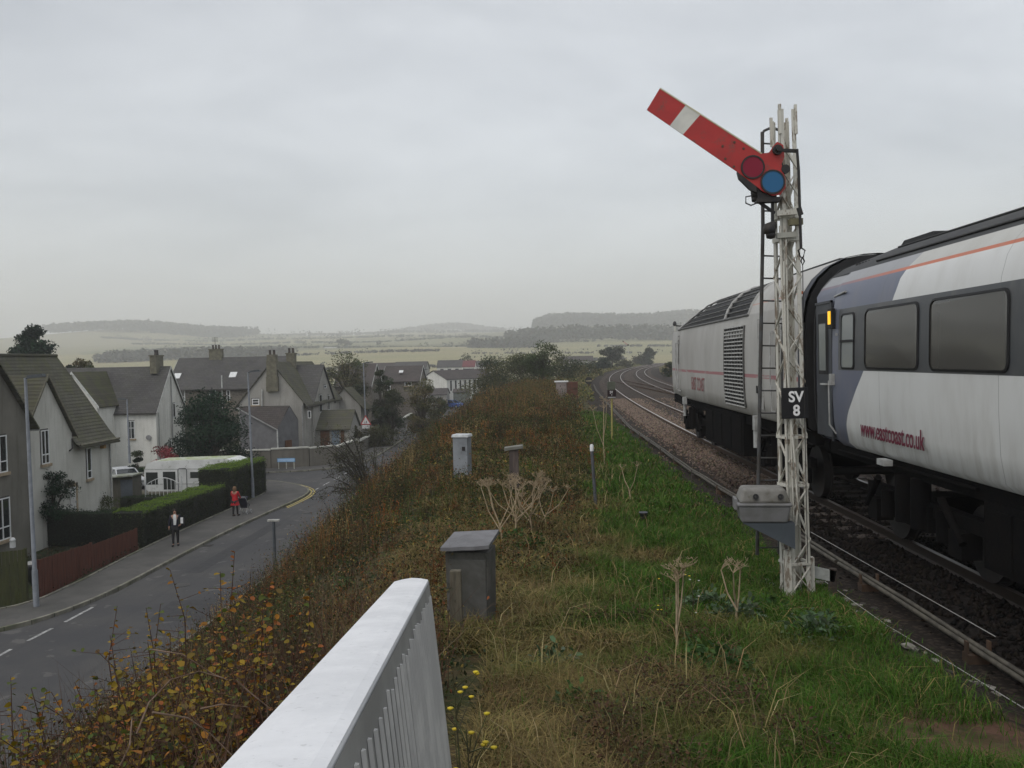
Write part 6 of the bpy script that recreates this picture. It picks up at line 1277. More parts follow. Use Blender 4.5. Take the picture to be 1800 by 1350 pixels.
# tall seeded dry grass
g = Veg(); n = 1500; y = ywt(3.2, 40, n); x = rng.uniform(-.5, 2.4, n)+np.where(y > 10, -.6, 0); keep = (nz(x, y, 1.9, 6) > -.1) & ((x < 1.5) | (y > 9)); x, y = x[keep], y[keep]; n = len(x)
h = rng.uniform(.22, .5, n); ang = rng.uniform(0, 6.28, n); V, G, C = blades(np.stack([x, y, H(x, y)], 1), h, np.full(n, .004)+y*.0004, np.stack([np.cos(ang), np.sin(ang)], 1)*(h*rng.uniform(.2, 1.0, n))[:, None], pick([(.36, .29, .15), (.28, .2, .10), (.2, .18, .07)], [4, 3, 2], n)); g.add(V, G, C)
g.build('dry_grass', STRAW, label='tall pale dry grass stalks scattered over the bank', kind='stuff')
# ---- scrub on the slope
def scrub(y0, y1, nst, ncl, leafs, stemw, name, label):
    g = Veg()
    def where(n):
        y = ywt(y0, y1, n); c = crest_x(y); f = foot_x(y)+.2; r_ = np.where(y > 11, np.minimum(1.6, .2+.08*(y-10)), -.75+.0*y); x = f+(c+np.maximum(r_-c, .4)-f)*rng.random(n)**.85
        return x, y
    # bramble clumps: leaves in low mounds
    x, y = where(ncl); nl = leafs; s_ = (.13+.009*y)*rng.uniform(.5, 1.4, ncl)
    pal = [(.030, .058, .014), (.055, .072, .014), (.09, .050, .016), (.15, .070, .018), (.018, .032, .010)]
    typ = np.clip(nz(x, y, .55, 3)*1.5+rng.normal(0, .25, ncl)+.3, -1, 1); base = np.where(typ[:, None] > .25, pick(pal, [3, 4, 3, 1, 2], ncl), np.where(typ[:, None] > -.35, pick(pal, [4, 2, 1, .3, 4], ncl), pick(pal, [1, 2, 4, 3, 1], ncl)))
    cc = np.repeat(np.stack([x, y, H(x, y)], 1), nl, 0); off = rng.normal(size=(ncl*nl, 3))*np.repeat(s_, nl)[:, None]*np.array([1, 1, .55]); off[:, 2] = np.abs(off[:, 2])+.02
    col = np.repeat(base, nl, 0)*rng.uniform(.55, 1.5, (ncl*nl, 1)); sp = rng.random(ncl*nl); col[sp < .04] = (.30, .22, .05); col[(sp > .04) & (sp < .07)] = (.24, .08, .03)
    V, G, C = leafquads(cc+off, (.028+.0011*np.repeat(y, nl))*rng.uniform(.7, 1.4, ncl*nl), col); g.add(V, G, C)
    # taller distinct clumps
    nb_ = max(60, ncl//14); x, y = where(nb_); mk_ = x < crest_x(y)+(.5 if y0 > 10 else -.6); x, y = x[mk_], y[mk_]; nb_ = len(x); per = 420 if y0 < 10 else 260; s2 = (.22+.006*y)*rng.uniform(.6, 1.4, nb_)*np.where((x > crest_x(y)-2.2) & (y > 10) & (y < 30), .5, 1); b2 = pick([(.030, .055, .016), (.060, .075, .018), (.10, .050, .020), (.14, .075, .022), (.045, .035, .018), (.020, .032, .012)], [3, 2, 2, 2, 2, 2], nb_)
    u_ = nrm(rng.normal(size=(nb_*per, 3)))*rng.random((nb_*per, 1))**.45; u_[:, 2] = np.abs(u_[:, 2]); Q = np.repeat(np.stack([x, y, H(x, y)], 1), per, 0)+u_*np.repeat(s2, per)[:, None]*np.array([1.15, 1.15, 1.0+.5*(y0 > 10)])+rng.normal(size=(nb_*per, 3))*.04
    V, G, C = leafquads(Q, (.026+.0012*np.repeat(y, per))*rng.uniform(.6, 1.5, nb_*per), np.repeat(b2, per, 0)*rng.uniform(.5, 1.7, (nb_*per, 1))); g.add(V, G, C)
    # upright stems with withered leaves
    x, y = where(nst); pt = nz(x, y, .5, 8)*1.5+rng.normal(0, .2, nst)-.05; hm = np.interp(y, [2, 10, 30, 45, 60], [.42, .45, .45, .75, .9])*np.where(x > crest_x(y)-1.0, 1, 1.3+.9*np.clip((crest_x(y)-1-x)/4, 0, 1)*np.clip((y-7)/8, 0, 1)); h = hm*rng.uniform(.35, 1.3, nst)*(.75+.5*np.clip(nz(x, y, .9, 12)+.5, 0, 1))
    red = np.array([.15, .052, .016]); strw = np.array([.19, .135, .060]); olv = np.array([.060, .075, .016]); brn2 = np.array([.052, .030, .015])
    sc_ = np.where(pt[:, None] > .5, red, np.where(pt[:, None] > -.05, brn2, np.where(pt[:, None] > -.4, strw*.8, olv)))*rng.uniform(.6, 1.4, (nst, 1))
    ang = rng.uniform(0, 6.28, nst); ld = np.stack([np.cos(ang), np.sin(ang)], 1)*(h*rng.uniform(0, .35, nst))[:, None]
    P = np.stack([x, y, H(x, y)], 1); V, G, C = blades(P, h, np.full(nst, stemw)+y*.00035, ld, sc_*.8); g.add(V, G, C)
    k = 11; t_ = np.tile(np.linspace(.3, 1.0, k), nst); L3 = np.concatenate([ld, np.zeros((nst, 1))], 1)
    Q = np.repeat(P, k, 0)+np.repeat(L3, k, 0)*(t_**1.7)[:, None]+np.array([0, 0, 1])*(np.repeat(h, k)*t_*.95)[:, None]+rng.normal(size=(nst*k, 3))*(.022+.0012*np.repeat(y, k))[:, None]
    V, G, C = leafquads(Q, (.034+.0012*np.repeat(y, k))*rng.uniform(.5, 1.3, nst*k), np.repeat(sc_, k, 0)*rng.uniform(.7, 1.5, (nst*k, 1)), .1, .35); g.add(V, G, C)
    # stands of one kind: tall straw, rusty seed heads, dark nettles
    nc = 170 if y0 < 10 else 620; x, y = where(nc); per = 34; hh = rng.uniform(.35, 1.15, nc)*np.where((x > crest_x(y)-2.2) & (y > 10) & (y < 30), .5, 1)*np.where(x > crest_x(y)-.5, .62, 1.2)*(.7 if y0 < 10 else 1); kind = pick([(.24, .175, .08), (.20, .070, .015), (.038, .030, .014), (.055, .075, .018), (.13, .085, .035), (.27, .12, .03)], [3.5, 2, 4, 4, 3, .7], nc)
    rr_ = rng.uniform(.10, .32, nc)*(1+.01*y); Pc = np.repeat(np.stack([x, y], 1), per, 0)+rng.normal(size=(nc*per, 2))*np.repeat(rr_, per)[:, None]; hv = np.repeat(hh, per)*rng.uniform(.6, 1.15, nc*per); yc = np.repeat(y, per); cv_ = np.repeat(kind, per, 0)*rng.uniform(.55, 1.4, (nc*per, 1)); lc = rng.normal(size=(nc*per, 2))*hv[:, None]*.16+np.repeat(rng.normal(size=(nc, 2))*.06, per, 0)
    Pb = np.stack([Pc[:, 0], Pc[:, 1], H(Pc[:, 0], Pc[:, 1])], 1); V, G, C = blades(Pb, hv, np.full(nc*per, stemw*.8)+yc*.00028, lc, cv_*.9); g.add(V, G, C)
    k = 6; t_ = np.tile(np.linspace(.55, 1.02, k), nc*per); Q = np.repeat(Pb, k, 0)+np.repeat(np.concatenate([lc, np.zeros((nc*per, 1))], 1), k, 0)*(t_**1.5)[:, None]+np.array([0, 0, 1])*(np.repeat(hv, k)*t_*.97)[:, None]+rng.normal(size=(nc*per*k, 3))*.018
    V, G, C = leafquads(Q, (.020+.0008*np.repeat(yc, k))*rng.uniform(.5, 1.4, nc*per*k), np.repeat(cv_, k, 0)*rng.uniform(.7, 1.5, (nc*per*k, 1)), .1, .45); g.add(V, G, C)
    for i in range(len(g.V)): q = g.V[i]; f_ = np.clip(.92+.55*nz(q[:, 0], q[:, 1], 1.15, 21)+.30*nz(q[:, 0], q[:, 1], 2.9, 5), .42, 1.6); g.C[i] = g.C[i]*f_[:, None]
    g.build(name, LEAF, label=label, kind='stuff')
scrub(2.6, 16, 1500, 2300, 55, .005, 'scrub', 'brambles and withered brown stems covering the near slope of the bank')
scrub(16, 92, 3800, 3600, 40, .009, 'scrub', 'rusty willowherb, brambles and dry stems over the mound and far slope')
g = Veg(); n = 9000; y = ywt(60, 400, n); x = rail_x(y)-rng.uniform(2.2, 9, n); z = H(x, y); hh = .35*(1+.6*rng.random(n))
V, G, C = leafquads(np.stack([x, y, z+hh*rng.random(n)], 1), .16+.0016*y, pick([(.16, .15, .055), (.10, .105, .035), (.22, .18, .08), (.07, .08, .03)], [3, 3, 2, 2], n)); g.add(V, G, C)
n = 7000; y = ywt(60, 400, n); x = rail_x(y)+rng.uniform(8.5, 16, n); V, G, C = leafquads(np.stack([x, y, H(x, y)+.4*rng.random(n)], 1), .16+.0016*y, pick([(.17, .15, .06), (.22, .17, .08), (.09, .09, .035)], [3, 3, 2], n)); g.add(V, G, C)
g.build('rough_grass', LEAF, label='rough yellowish verge either side of the distant curving tracks', kind='stuff')
# mound of rank growth on the crest seen end-on
g = Veg(); n = 45000; y = rng.uniform(45, 88, n); x = crest_x(y)+rng.uniform(-4.5, 4.5, n)*(1-.2*rng.random(n)); keep = x < 2.2+.02*(y-40); x, y = x[keep], y[keep]; n = len(x)
bump_ = np.clip(1-((x+.2)/3.6)**2, 0, 1)*np.clip((y-40)/25, 0, 1)*np.clip((92-y)/14, 0, 1); pn = nz(x, y, .8, 3)
V, G, C = leafquads(np.stack([x, y, H(x, y)+(.22+1.0*bump_+.18*pn)*rng.random(n)**.6], 1), rng.uniform(.05, .13, n), pick([(.13, .065, .02), (.10, .085, .02), (.18, .11, .035), (.06, .045, .018), (.055, .075, .018)], [4, 4, 1.5, 3, 3], n)); g.add(V, G, C)
n = 1100; y = rng.uniform(45, 88, n); x = crest_x(y)+rng.uniform(-4, 4.3, n); V, G, C = blades(np.stack([x, y, H(x, y)+.3], 1), rng.uniform(.4, 1.2, n), np.full(n, .025), rng.normal(size=(n, 2))*.2, pick([(.20, .13, .06), (.11, .07, .03)], [1, 1], n)); g.add(V, G, C)
g.build('scrub', LEAF, label='rank rusty brown growth heaped along the crest of the embankment', kind='stuff')

# ---- trees and bushes
def tree(name, label, cat, x, y, z0, H_, Rr, pal, wts, n, group=None, leaf=None, trunk=.35, thin=.0, shape='round', clumps=26, tk=None, bare=.25):
    r = thing(name, label, cat, (x, y, z0), 0, group); m = MB(); rs = random.Random(int(x*7+y*13)); tr = tk or H_*.03
    ht = H_*trunk; m.tube([(0, 0, -.4), (rs.uniform(-.1, .1), 0, ht*.5), (rs.uniform(-.2, .2), rs.uniform(-.1, .1), ht)], [tr*1.3, tr, tr*.8], 8)
    cl = []; lo = ht*(.75 if trunk > .15 else .3)
    for i in range(clumps):
        a = rs.uniform(0, 6.283); f = rs.random()**.5; hz = rs.random()
        if shape == 'round': rr = Rr*math.sqrt(max(.02, 1-(2*hz-1)**2))
        elif shape == 'flat': rr = Rr*(.5+.5*math.sin(hz*2.4))
        elif shape == 'cone': rr = Rr*(1-hz*.85)
        elif shape == 'bush': rr = Rr*math.sqrt(max(.03, 1-hz*hz))
        else: rr = Rr*(.75+.25*math.sin(hz*9+x))
        c = Vector((math.cos(a)*rr*f, math.sin(a)*rr*f, lo+(H_-lo)*(hz*.93+.02))); cl.append(c)
        b0 = Vector((0, 0, min(ht, lo+(c.z-lo)*.4) if shape != 'cone' else c.z*.9)); md = b0.lerp(c, .5)+Vector((0, 0, .06*H_)); m.tube([b0, md, c*1.0], [tr*.5, tr*.28, tr*.1], 5)
        if rs.random() < bare: m.tube([c, c+Vector((rs.uniform(-1, 1), rs.uniform(-1, 1), rs.uniform(.3, 1.2)))*Rr*.28], [tr*.1, tr*.04], 4)
    m.build('trunk', mk('bark', (.075, .062, .045), (.045, .038, .03), .95, 6, 30, .5, .01), r)
    cl = np.array([tuple(c) for c in cl]); per = max(1, n//clumps); s_ = (Rr*.40)*rng.uniform(.5, 1.1, len(cl)); base = pick(pal, wts, len(cl))
    u = nrm(rng.normal(size=(len(cl)*per, 3)))*(rng.random((len(cl)*per, 1))**.42); Q = np.repeat(cl, per, 0)+u*np.repeat(s_, per)[:, None]*1.25*np.array([1.1, 1.1, .75])
    Q[:, 2] = np.maximum(Q[:, 2], .03); col = np.repeat(base, per, 0)*rng.uniform(.6, 1.5, (len(Q), 1)); lf = leaf or Rr*.07
    V, G, C = leafquads(Q+np.array([x, y, z0]), lf*rng.uniform(.6, 1.4, len(Q)), col); fast('crown', V, [G], np.clip(C, .003, .9), LEAF, r); return r
DKG = [(.010, .030, .014), (.016, .042, .019), (.006, .018, .009)]
OLV = [(.075, .078, .030), (.055, .065, .028), (.10, .09, .04), (.045, .05, .02)]
def px_tree(name, label, cat, u, vb, vt, w, y, pal, wts, n, zb=None, **k):
    b = atY(u, vb, y); tp = atY(u, vt, y); z0 = float(zb) if zb is not None else min(b.z, b.z); return tree(name, label, cat, b.x, y, z0, tp.z-z0, w/F*y/2, pal, wts, n, **k)
ZB = ZS-.05
px_tree('tree', 'big dark evergreen tree between the white house and the stone terrace', 'tree', 372, 815, 693, 132, 66, DKG, [3, 3, 2], 22000, ZB, shape='bush', trunk=.2, clumps=60, leaf=.17, bare=.0)
px_tree('tree', 'dark evergreen tree rising above the mossy roof at the far left', 'tree', 60, 700, 570, 70, 92, DKG, [3, 3, 2], 11000, ZB, shape='bush', trunk=.5, clumps=46, leaf=.3, bare=.3)
px_tree('bush', 'dark bush rising behind the roofs beside the evergreen tree', 'bush', 148, 700, 626, 50, 96, OLV+DKG, [2, 2, 1, 2, 1, 1, 1], 3500, ZB, shape='round', trunk=.5, clumps=20, leaf=.3)
px_tree('tree', 'small dark tree behind the chimney of the white house', 'tree', 122, 700, 629, 22, 100, DKG, [1, 1, 1], 1400, ZB, shape='round', trunk=.5, clumps=12, leaf=.3)
px_tree('tree', 'dark leafy small tree in front of the nearest house', 'tree', 92, 940, 824, 84, 42.5, DKG+[(.03, .035, .02)], [2, 3, 1, 2], 9000, ZB, shape='round', trunk=.3, clumps=34, leaf=.11, bare=.5)
px_tree('bush', 'olive green rounded bush beside the shed', 'bush', 178, 905, 873, 76, 47.5, [(.07, .085, .02), (.05, .065, .018), (.09, .10, .025)], [2, 2, 1], 5000, ZB, shape='bush', trunk=.1, clumps=22, leaf=.09)
px_tree('bush', 'dark green clipped bush at the white house corner', 'bush', 241, 835, 793, 36, 62, DKG+[(.03, .05, .015)], [1, 2, 1, 2], 3500, ZB, shape='bush', trunk=.1, clumps=16, leaf=.12)
px_tree('red_bush', 'red leaved shrub above the caravan', 'bush', 290, 820, 783, 56, 61, [(.23, .035, .045), (.30, .07, .08), (.14, .03, .03), (.08, .06, .03)], [3, 2, 2, 1], 3800, ZB, shape='bush', trunk=.15, clumps=20, leaf=.12)
mids = [('tree', 'loose olive tree showing above the dark roof behind the two chimneys', 'tree', 612, 735, 619, 66, 112, OLV, 6000, 'round', .45),
 ('tree', 'pointed dark green tree just right of the third street lamp', 'tree', 672, 790, 650, 40, 97, [(.03, .042, .018), (.045, .055, .022)], 6000, 'column', .2),
 ('tree', 'dark bushy tree left of the third street lamp', 'tree', 627, 770, 672, 44, 99, [(.035, .045, .02), (.055, .06, .025)], 5000, 'round', .25),
 ('tree', 'broad dark tree behind the warning sign', 'tree', 690, 795, 688, 58, 95.5, [(.03, .04, .018), (.05, .055, .022)], 6500, 'bush', .2),
 ('tree', 'yellowish green tree overhanging the coped wall', 'tree', 742, 795, 668, 62, 92, [(.085, .082, .03), (.06, .065, .025), (.11, .095, .04)], 7000, 'column', .2),
 ('bush', 'green brown bush beside the road before the blue car', 'bush', 768, 765, 702, 56, 105, [(.06, .065, .025), (.04, .05, .02), (.09, .075, .035)], 4500, 'bush', .1),
 ('bush', 'low dark hedge bush left of the blue car', 'bush', 775, 722, 700, 26, 150, DKG, 1500, 'bush', .1),
 ('bush', 'green bush at the wall under the warning sign', 'bush', 662, 800, 752, 60, 89, [(.05, .055, .022), (.075, .07, .03)], 4000, 'bush', .1),
 ('bush', 'ivy dark bush beside the brown garage doors', 'bush', 624, 800, 748, 30, 84, [(.035, .042, .018), (.06, .055, .025)], 2600, 'bush', .1),
 ('bush', 'dark green fence bush by the white terrace', 'bush', 848, 712, 688, 40, 146, DKG+[(.02, .03, .02)], 2500, 'bush', .1),
 ('tree', 'round pale tree far behind the white terrace', 'tree', 820, 650, 623, 34, 330, OLV, 1500, 'bush', .2),
 ('bush', 'big dull green bush right of the white terrace', 'bush', 866, 745, 634, 110, 116, OLV+[(.035, .05, .025)], 14000, 'bush', .1),
 ('bush', 'spreading bush behind the rusty mound', 'bush', 920, 740, 628, 120, 112, OLV+[(.035, .05, .025)], 14000, 'bush', .1),
 ('tree', 'taller green tree on top of the bushes behind the mound', 'tree', 956, 725, 605, 62, 108, [(.055, .075, .025), (.04, .055, .02)], 5500, 'round', .35),
 ('bush', 'bush left of the long low building behind the sleeper stack', 'bush', 992, 720, 634, 86, 120, OLV+[(.04, .06, .03)], 5000, 'bush', .1),
 ('bush', 'hazy hedge bush below the long low building', 'bush', 1025, 680, 640, 60, 150, OLV+[(.05, .07, .035)], 3500, 'bush', .1),
 ('tree', 'flat topped umbrella shaped tree beside the distant line', 'tree', 1077, 668, 611, 36, 250, [(.04, .05, .03), (.055, .06, .03)], 2600, 'flat', .45),
 ('bush', 'dark bush right of the long low building', 'bush', 1056, 672, 630, 44, 215, [(.03, .045, .03), (.04, .05, .03)], 2600, 'bush', .1),
 ('bush', 'hedge bush beyond the umbrella tree', 'bush', 1095, 660, 636, 40, 260, OLV, 2000, 'bush', .1),
 ('bush', 'low hedge running beyond the far signal', 'bush', 1125, 652, 628, 44, 330, [(.045, .055, .03), (.06, .06, .03)], 2200, 'bush', .1),
 ('tree', 'small round tree beyond the far signal', 'tree', 1141, 650, 613, 26, 350, [(.04, .05, .03), (.05, .055, .03)], 1800, 'round', .2),
 ('bush', 'small dark tree beside the slim white signal', 'bush', 1180, 672, 638, 26, 130, [(.03, .05, .02), (.045, .06, .025)], 2200, 'round', .1)]
for nm, lab, ct, u, vb, vt, w, y, pal, n, shp, tr in mids:
    zb = ZB if y < 170 and u < 1000 and u < 860 else None
    if zb is None: xx = atY(u, vb, y).x; zb = Hs(xx, y)-.1
    px_tree(nm, lab, ct, u, vb, vt, w, y, pal, [1]*len(pal), n, zb, shape=shp, trunk=tr, clumps=30, leaf=max(.10, y*.0019), bare=.35)
# dark thorny bush reaching over the road edge
bq = atY(655, 850, 47); th_ = thing('thorn_bush', 'dark thorny bush with bare arching twigs at the edge of the bank above the road', 'bush', (bq.x, 47, Hs(bq.x, 47)-.2)); m = MB(); rs = random.Random(4); tips = []
top0 = atY(600, 742, 47)-th_.location
for i in range(34):
    tg = Vector((rs.uniform(-3.2, .5), rs.uniform(-2, 2), 0)); tg.z = top0.z*(.15+.9*rs.random())*(1-.12*abs(tg.x+1.2)); a = Vector((rs.uniform(-.3, .3), 0, 0)); md = a.lerp(tg, .5)+Vector((0, 0, .5+.4*rs.random())); pts = [a, a.lerp(md, .5)+Vector((0, 0, .15)), md, md.lerp(tg, .6)+Vector((0, 0, .1)), tg+Vector((0, 0, -.15))]; m.tube(pts, [.05, .04, .028, .02, .01], 5)
    for k in range(9):
        p = pts[1+k % 3].lerp(pts[2+k % 3], rs.random()); q = p+Vector((rs.uniform(-.7, .5), rs.uniform(-.5, .5), rs.uniform(-.3, .6))); m.tube([p, (p+q)/2+Vector((0, 0, .05)), q], [.014, .01, .006], 4); tips += [q, (p+q)/2]
m.build('branches', mk('dark thorn bark', (.04, .034, .027), None, .95, 5), th_)
tp_ = np.array([tuple(t_) for t_ in tips]); Q = np.repeat(tp_, 9, 0)+rng.normal(size=(len(tp_)*9, 3))*.13; V, G, C = leafquads(Q+np.array(th_.location), rng.uniform(.05, .11, len(Q)), pick([(.05, .055, .022), (.085, .075, .03), (.035, .035, .02)], [2, 1, 2], len(Q))); fast('leaves', V, [G], C, LEAF, th_)
# ---- hedges
def hedge(name, label, c0, c1, w, h0, h1, topc, sidec, n, left=True, leaf=.06):
    A, B = Vector((c0[0], c0[1], ZS)), Vector((c1[0], c1[1], ZS)); t_ = (B-A).normalized(); nn = Vector((-t_.y, t_.x, 0))*(1 if left else -1); r = thing(name, label, 'hedge', (A.x, A.y, ZS)); L = (B-A).length
    m = MB(); ns_ = 14; rows = []
    for i in range(ns_+1):
        f = i/ns_; q = A+t_*(L*f); hh = h0+(h1-h0)*f; j = lambda: random.uniform(-.05, .05); rows.append([q+nn*.08, q+nn*(.05+j()*.5)+Vector((0, 0, hh*.5)), q+nn*(.1+j()*.5)+Vector((0, 0, hh-.07+j()*.5)), q+nn*(w-.1)+Vector((0, 0, hh-.07+j()*.5)), q+nn*(w-.05)+Vector((0, 0, hh*.5)), q+nn*(w-.08)])
    m.grid(rows, 0, True); m.add(rows[0], [tuple(range(6))]); m.add(rows[-1], [tuple(range(6))]); m.build('stems', mk('hedge core', (.012, .015, .008), None, .95, 4), r, w=True)
    A_, T_, N_ = np.array(A), np.array(t_), np.array(nn); fr = rng.random(n); hh = h0+(h1-h0)*fr; sel = rng.random(n); at = w*L; as_ = L*(h0+h1)/2; ae = w*(h0+h1)/2; tot = at+2*as_+2*ae
    top = sel < at/tot; fa = (~top) & (sel < (at+as_)/tot); fb = (~top) & (~fa) & (sel < (at+2*as_)/tot); en = ~(top | fa | fb)
    v_ = rng.random(n); dd = np.where(top | en, v_*w, np.where(fa, 0, w)); z_ = np.where(top, hh, rng.random(n)*hh); ff = np.where(en, np.where(rng.random(n) < .5, 0, 1), fr)
    rough = nz(ff*L, dd+z_, 2.2, 1)*.10+nz(ff*L, dd, 6, 4)*.04
    P = A_[None]+T_[None]*(ff*L)[:, None]+N_[None]*(dd+np.where(fa, -1, np.where(fb, 1, 0))*rough)[:, None]; P[:, 2] = ZS+z_+np.where(top, rough, 0); P += rng.normal(size=(n, 3))*.025
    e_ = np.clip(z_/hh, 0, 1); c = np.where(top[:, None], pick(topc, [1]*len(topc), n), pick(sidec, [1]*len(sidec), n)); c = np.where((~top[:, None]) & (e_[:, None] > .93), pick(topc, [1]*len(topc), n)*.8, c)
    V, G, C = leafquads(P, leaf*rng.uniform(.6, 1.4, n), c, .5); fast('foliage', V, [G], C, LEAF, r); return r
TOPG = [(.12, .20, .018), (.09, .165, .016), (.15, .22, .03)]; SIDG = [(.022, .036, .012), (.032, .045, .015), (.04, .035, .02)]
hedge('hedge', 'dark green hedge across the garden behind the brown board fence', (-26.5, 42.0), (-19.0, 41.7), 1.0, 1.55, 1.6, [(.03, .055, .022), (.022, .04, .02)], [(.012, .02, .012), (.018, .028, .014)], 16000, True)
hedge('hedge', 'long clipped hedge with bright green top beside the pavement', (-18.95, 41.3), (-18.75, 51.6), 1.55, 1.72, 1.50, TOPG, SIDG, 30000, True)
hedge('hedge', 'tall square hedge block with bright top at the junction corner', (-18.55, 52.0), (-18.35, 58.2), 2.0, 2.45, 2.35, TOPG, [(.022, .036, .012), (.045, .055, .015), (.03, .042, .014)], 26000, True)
hedge('hedge', 'low dark clipped hedge in front of the caravan', (-25.5, 52.4), (-20.6, 52.2), .7, .75, .75, [(.03, .05, .018)], SIDG, 7000, True)
g = Veg(); n = 2600; x = rng.uniform(-23.3, -18.8, n); y = rng.uniform(31.5, 41, n); V, G, C = leafquads(np.stack([x, y, ZS+rng.random(n)*.35], 1), .12, pick([(.03, .04, .015), (.05, .04, .02), (.10, .06, .035)], [3, 2, 1], n)); g.add(V, G, C); g.build('garden_plants', LEAF, label='low tangled garden plants behind the brown board fence', kind='stuff')
# ---- foreground shrubs with autumn leaves
M_twig = mk('red brown twig', (.075, .035, .022), (.05, .026, .018), .8, 9); M_cane = mk('pale cane', (.20, .14, .10), (.09, .055, .035), .8, 9)
YEL = [(.25, .165, .014), (.27, .12, .014), (.18, .135, .016), (.075, .10, .016), (.26, .085, .022), (.12, .075, .02)]
def ovals(P, D, N, L, W, cols):   # 6-vertex leaves with a fold
    n = len(P); S = nrm(np.cross(D, N)); D = D*L[:, None]; S = S*W[:, None]*.5; Z = N*L[:, None]*.10
    V = np.stack([P, P+D*.3+S+Z, P+D*.72+S*.8+Z*.6, P+D-Z, P+D*.72-S*.8+Z*.6, P+D*.3-S+Z], 1).reshape(-1, 3); b = np.arange(n)[:, None]*6
    return V, [b+np.array([[0, 1, 2, 3]]), b+np.array([[0, 3, 4, 5]])], np.repeat(cols, 6, 0)
def shrub(u, v, y, ns_, spread, label, seed, wts, grp='yellow leaved shrubs in the foreground', lsz=1.0, name='shrub'):
    rs = random.Random(seed); tp = atY(u, v, y); x0 = tp.x+rs.uniform(-.1, .1); z0 = Hs(x0, y)-.05; r = thing(name, label, 'shrub', (x0, y, z0), 0, grp); H_ = tp.z-z0; m = MB(); LP, LD = [], []
    for i in range(ns_):
        hh = H_*(1 if i == 0 else rs.uniform(.45, .93)); dx, dy = (tp.x-x0, 0) if i == 0 else (rs.gauss(0, spread), rs.gauss(0, spread)); b = Vector((rs.uniform(-.12, .12), rs.uniform(-.12, .12), 0)); wv = rs.uniform(-.06, .06)
        pts = [b+Vector((dx*f**1.4+wv*math.sin(f*6), dy*f**1.4+wv*math.cos(f*5), hh*f)) for f in (0, .2, .4, .6, .8, 1)]; m.tube(pts, [.007, .006, .005, .004, .003, .0015], 5)
        for k in range(46):
            f = .25+.75*(k+rs.random())/46; j = min(4, int(f*5)); p = pts[j].lerp(pts[j+1], f*5-j); a = rs.uniform(0, 6.283); d = Vector((math.cos(a), math.sin(a), rs.uniform(-.2, .7))).normalized()
            if rs.random() < .45 and f < .9: q = p+d*rs.uniform(.06, .2); m.tube([p, q], [.002, .001], 4); LP += [q, q-d*.03, p]; LD += [d, Vector((d.y, -d.x, .2)), d]
            else: LP.append(p); LD.append(d)
    m.build('stems', M_twig, r); P = np.array([tuple(p) for p in LP])+np.array([x0, y, z0]); D = nrm(np.array([tuple(d) for d in LD])+rng.normal(size=(len(LP), 3))*.25); n = len(P); N = nrm(rng.normal(size=(n, 3))*.55+np.array([0, 0, 1.0])); L = rng.uniform(.017, .038, n)*lsz
    V, G, C = ovals(P, D, N, L, L*.72, pick(YEL, wts, n)); gs = Veg(); gs.add(V, G, C); gs.build('leaves', LEAF, r); return r
SH = [(392, 976, 4.3, 13, .26, 'tallest yellow shrub with an orange leaf spray at its tip', [3, 3, 2, 2, 2, 1]), (440, 1040, 3.7, 14, .24, 'yellow leaved shrub just left of the parapet end', [3, 1, 2, 2, 1, 1]), (330, 1052, 4.6, 12, .24, 'shrub with mixed yellow leaves left of the tallest one', [3, 2, 3, 2, .5, 1]), (252, 1008, 5.0, 9, .26, 'thin shrub with pale yellow tip leaves against the road', [3, .6, 3, 2, .4, 1]),
      (195, 1060, 4.9, 9, .24, 'sparse shrub with amber leaves in front of the road dashes', [3, 2, 3, 2, .4, 1]), (143, 1125, 4.4, 11, .22, 'shrub whose top leaves are bright orange', [2, 3, 2, 2, 3, 1]), (60, 1180, 4.2, 10, .22, 'yellow green shrub near the left edge of the foreground', [2, 1, 3, 3, 1, 1]), (8, 1225, 3.7, 10, .2, 'shrub at the extreme left of the foreground with one orange leaf', [2, 2, 3, 2, 1, 1]),
      (290, 1130, 3.6, 13, .24, 'dense low yellow shrub in the middle of the foreground thicket', [3, 1, 3, 3, .5, 1]), (200, 1200, 3.2, 12, .22, 'low shrub with lime yellow leaves in the lower left', [3, 1, 3, 3, .5, 1]), (110, 1260, 3.0, 10, .2, 'small lower left shrub with dull yellow leaves', [2, 1, 3, 3, .5, 1]), (380, 1150, 3.1, 12, .2, 'brownish twiggy shrub beside the parapet side', [2, 1, 3, 2, .5, 3]), (330, 1250, 2.5, 10, .16, 'low twiggy shrub next to the parapet at the bottom edge', [2, 1, 3, 2, .5, 3])]
for i, (u, v, y, ns_, sp_, lab, wts) in enumerate(SH): shrub(u, v, y, int(ns_*1.3), sp_, lab, 20+i, wts)
g = Veg(); n = 42000; y = rng.uniform(1.9, 8, n); x = -.75-.0*y-rng.random(n)**.8*(1.2+.75*y); keep = x > foot_x(y)+.5; x, y = x[keep], y[keep]; n = len(x); cl_ = nz(x, y, 2.2, 2)
V, G, C = leafquads(np.stack([x, y, H(x, y)+rng.random(n)*(.7+.35*cl_)], 1), rng.uniform(.018, .04, n), pick([(.022, .036, .010), (.042, .030, .014), (.060, .032, .016), (.09, .075, .018)], [3, 3, 3, 1], n)); g.add(V, G, C)
n = 5200; y = rng.uniform(1.9, 6.5, n); x = -.7-rng.random(n)*(1+.7*y); h = rng.uniform(.4, 1.25, n); V, G, C = blades(np.stack([x, y, H(x, y)], 1), h, np.full(n, .0045), rng.normal(size=(n, 2))*.22, pick([(.07, .035, .022), (.11, .065, .04), (.17, .12, .08)], [3, 2, 1], n)); g.add(V, G, C)
g.build('undergrowth', LEAF, label='dark tangle of twigs and leaves under the yellow shrubs', kind='stuff')
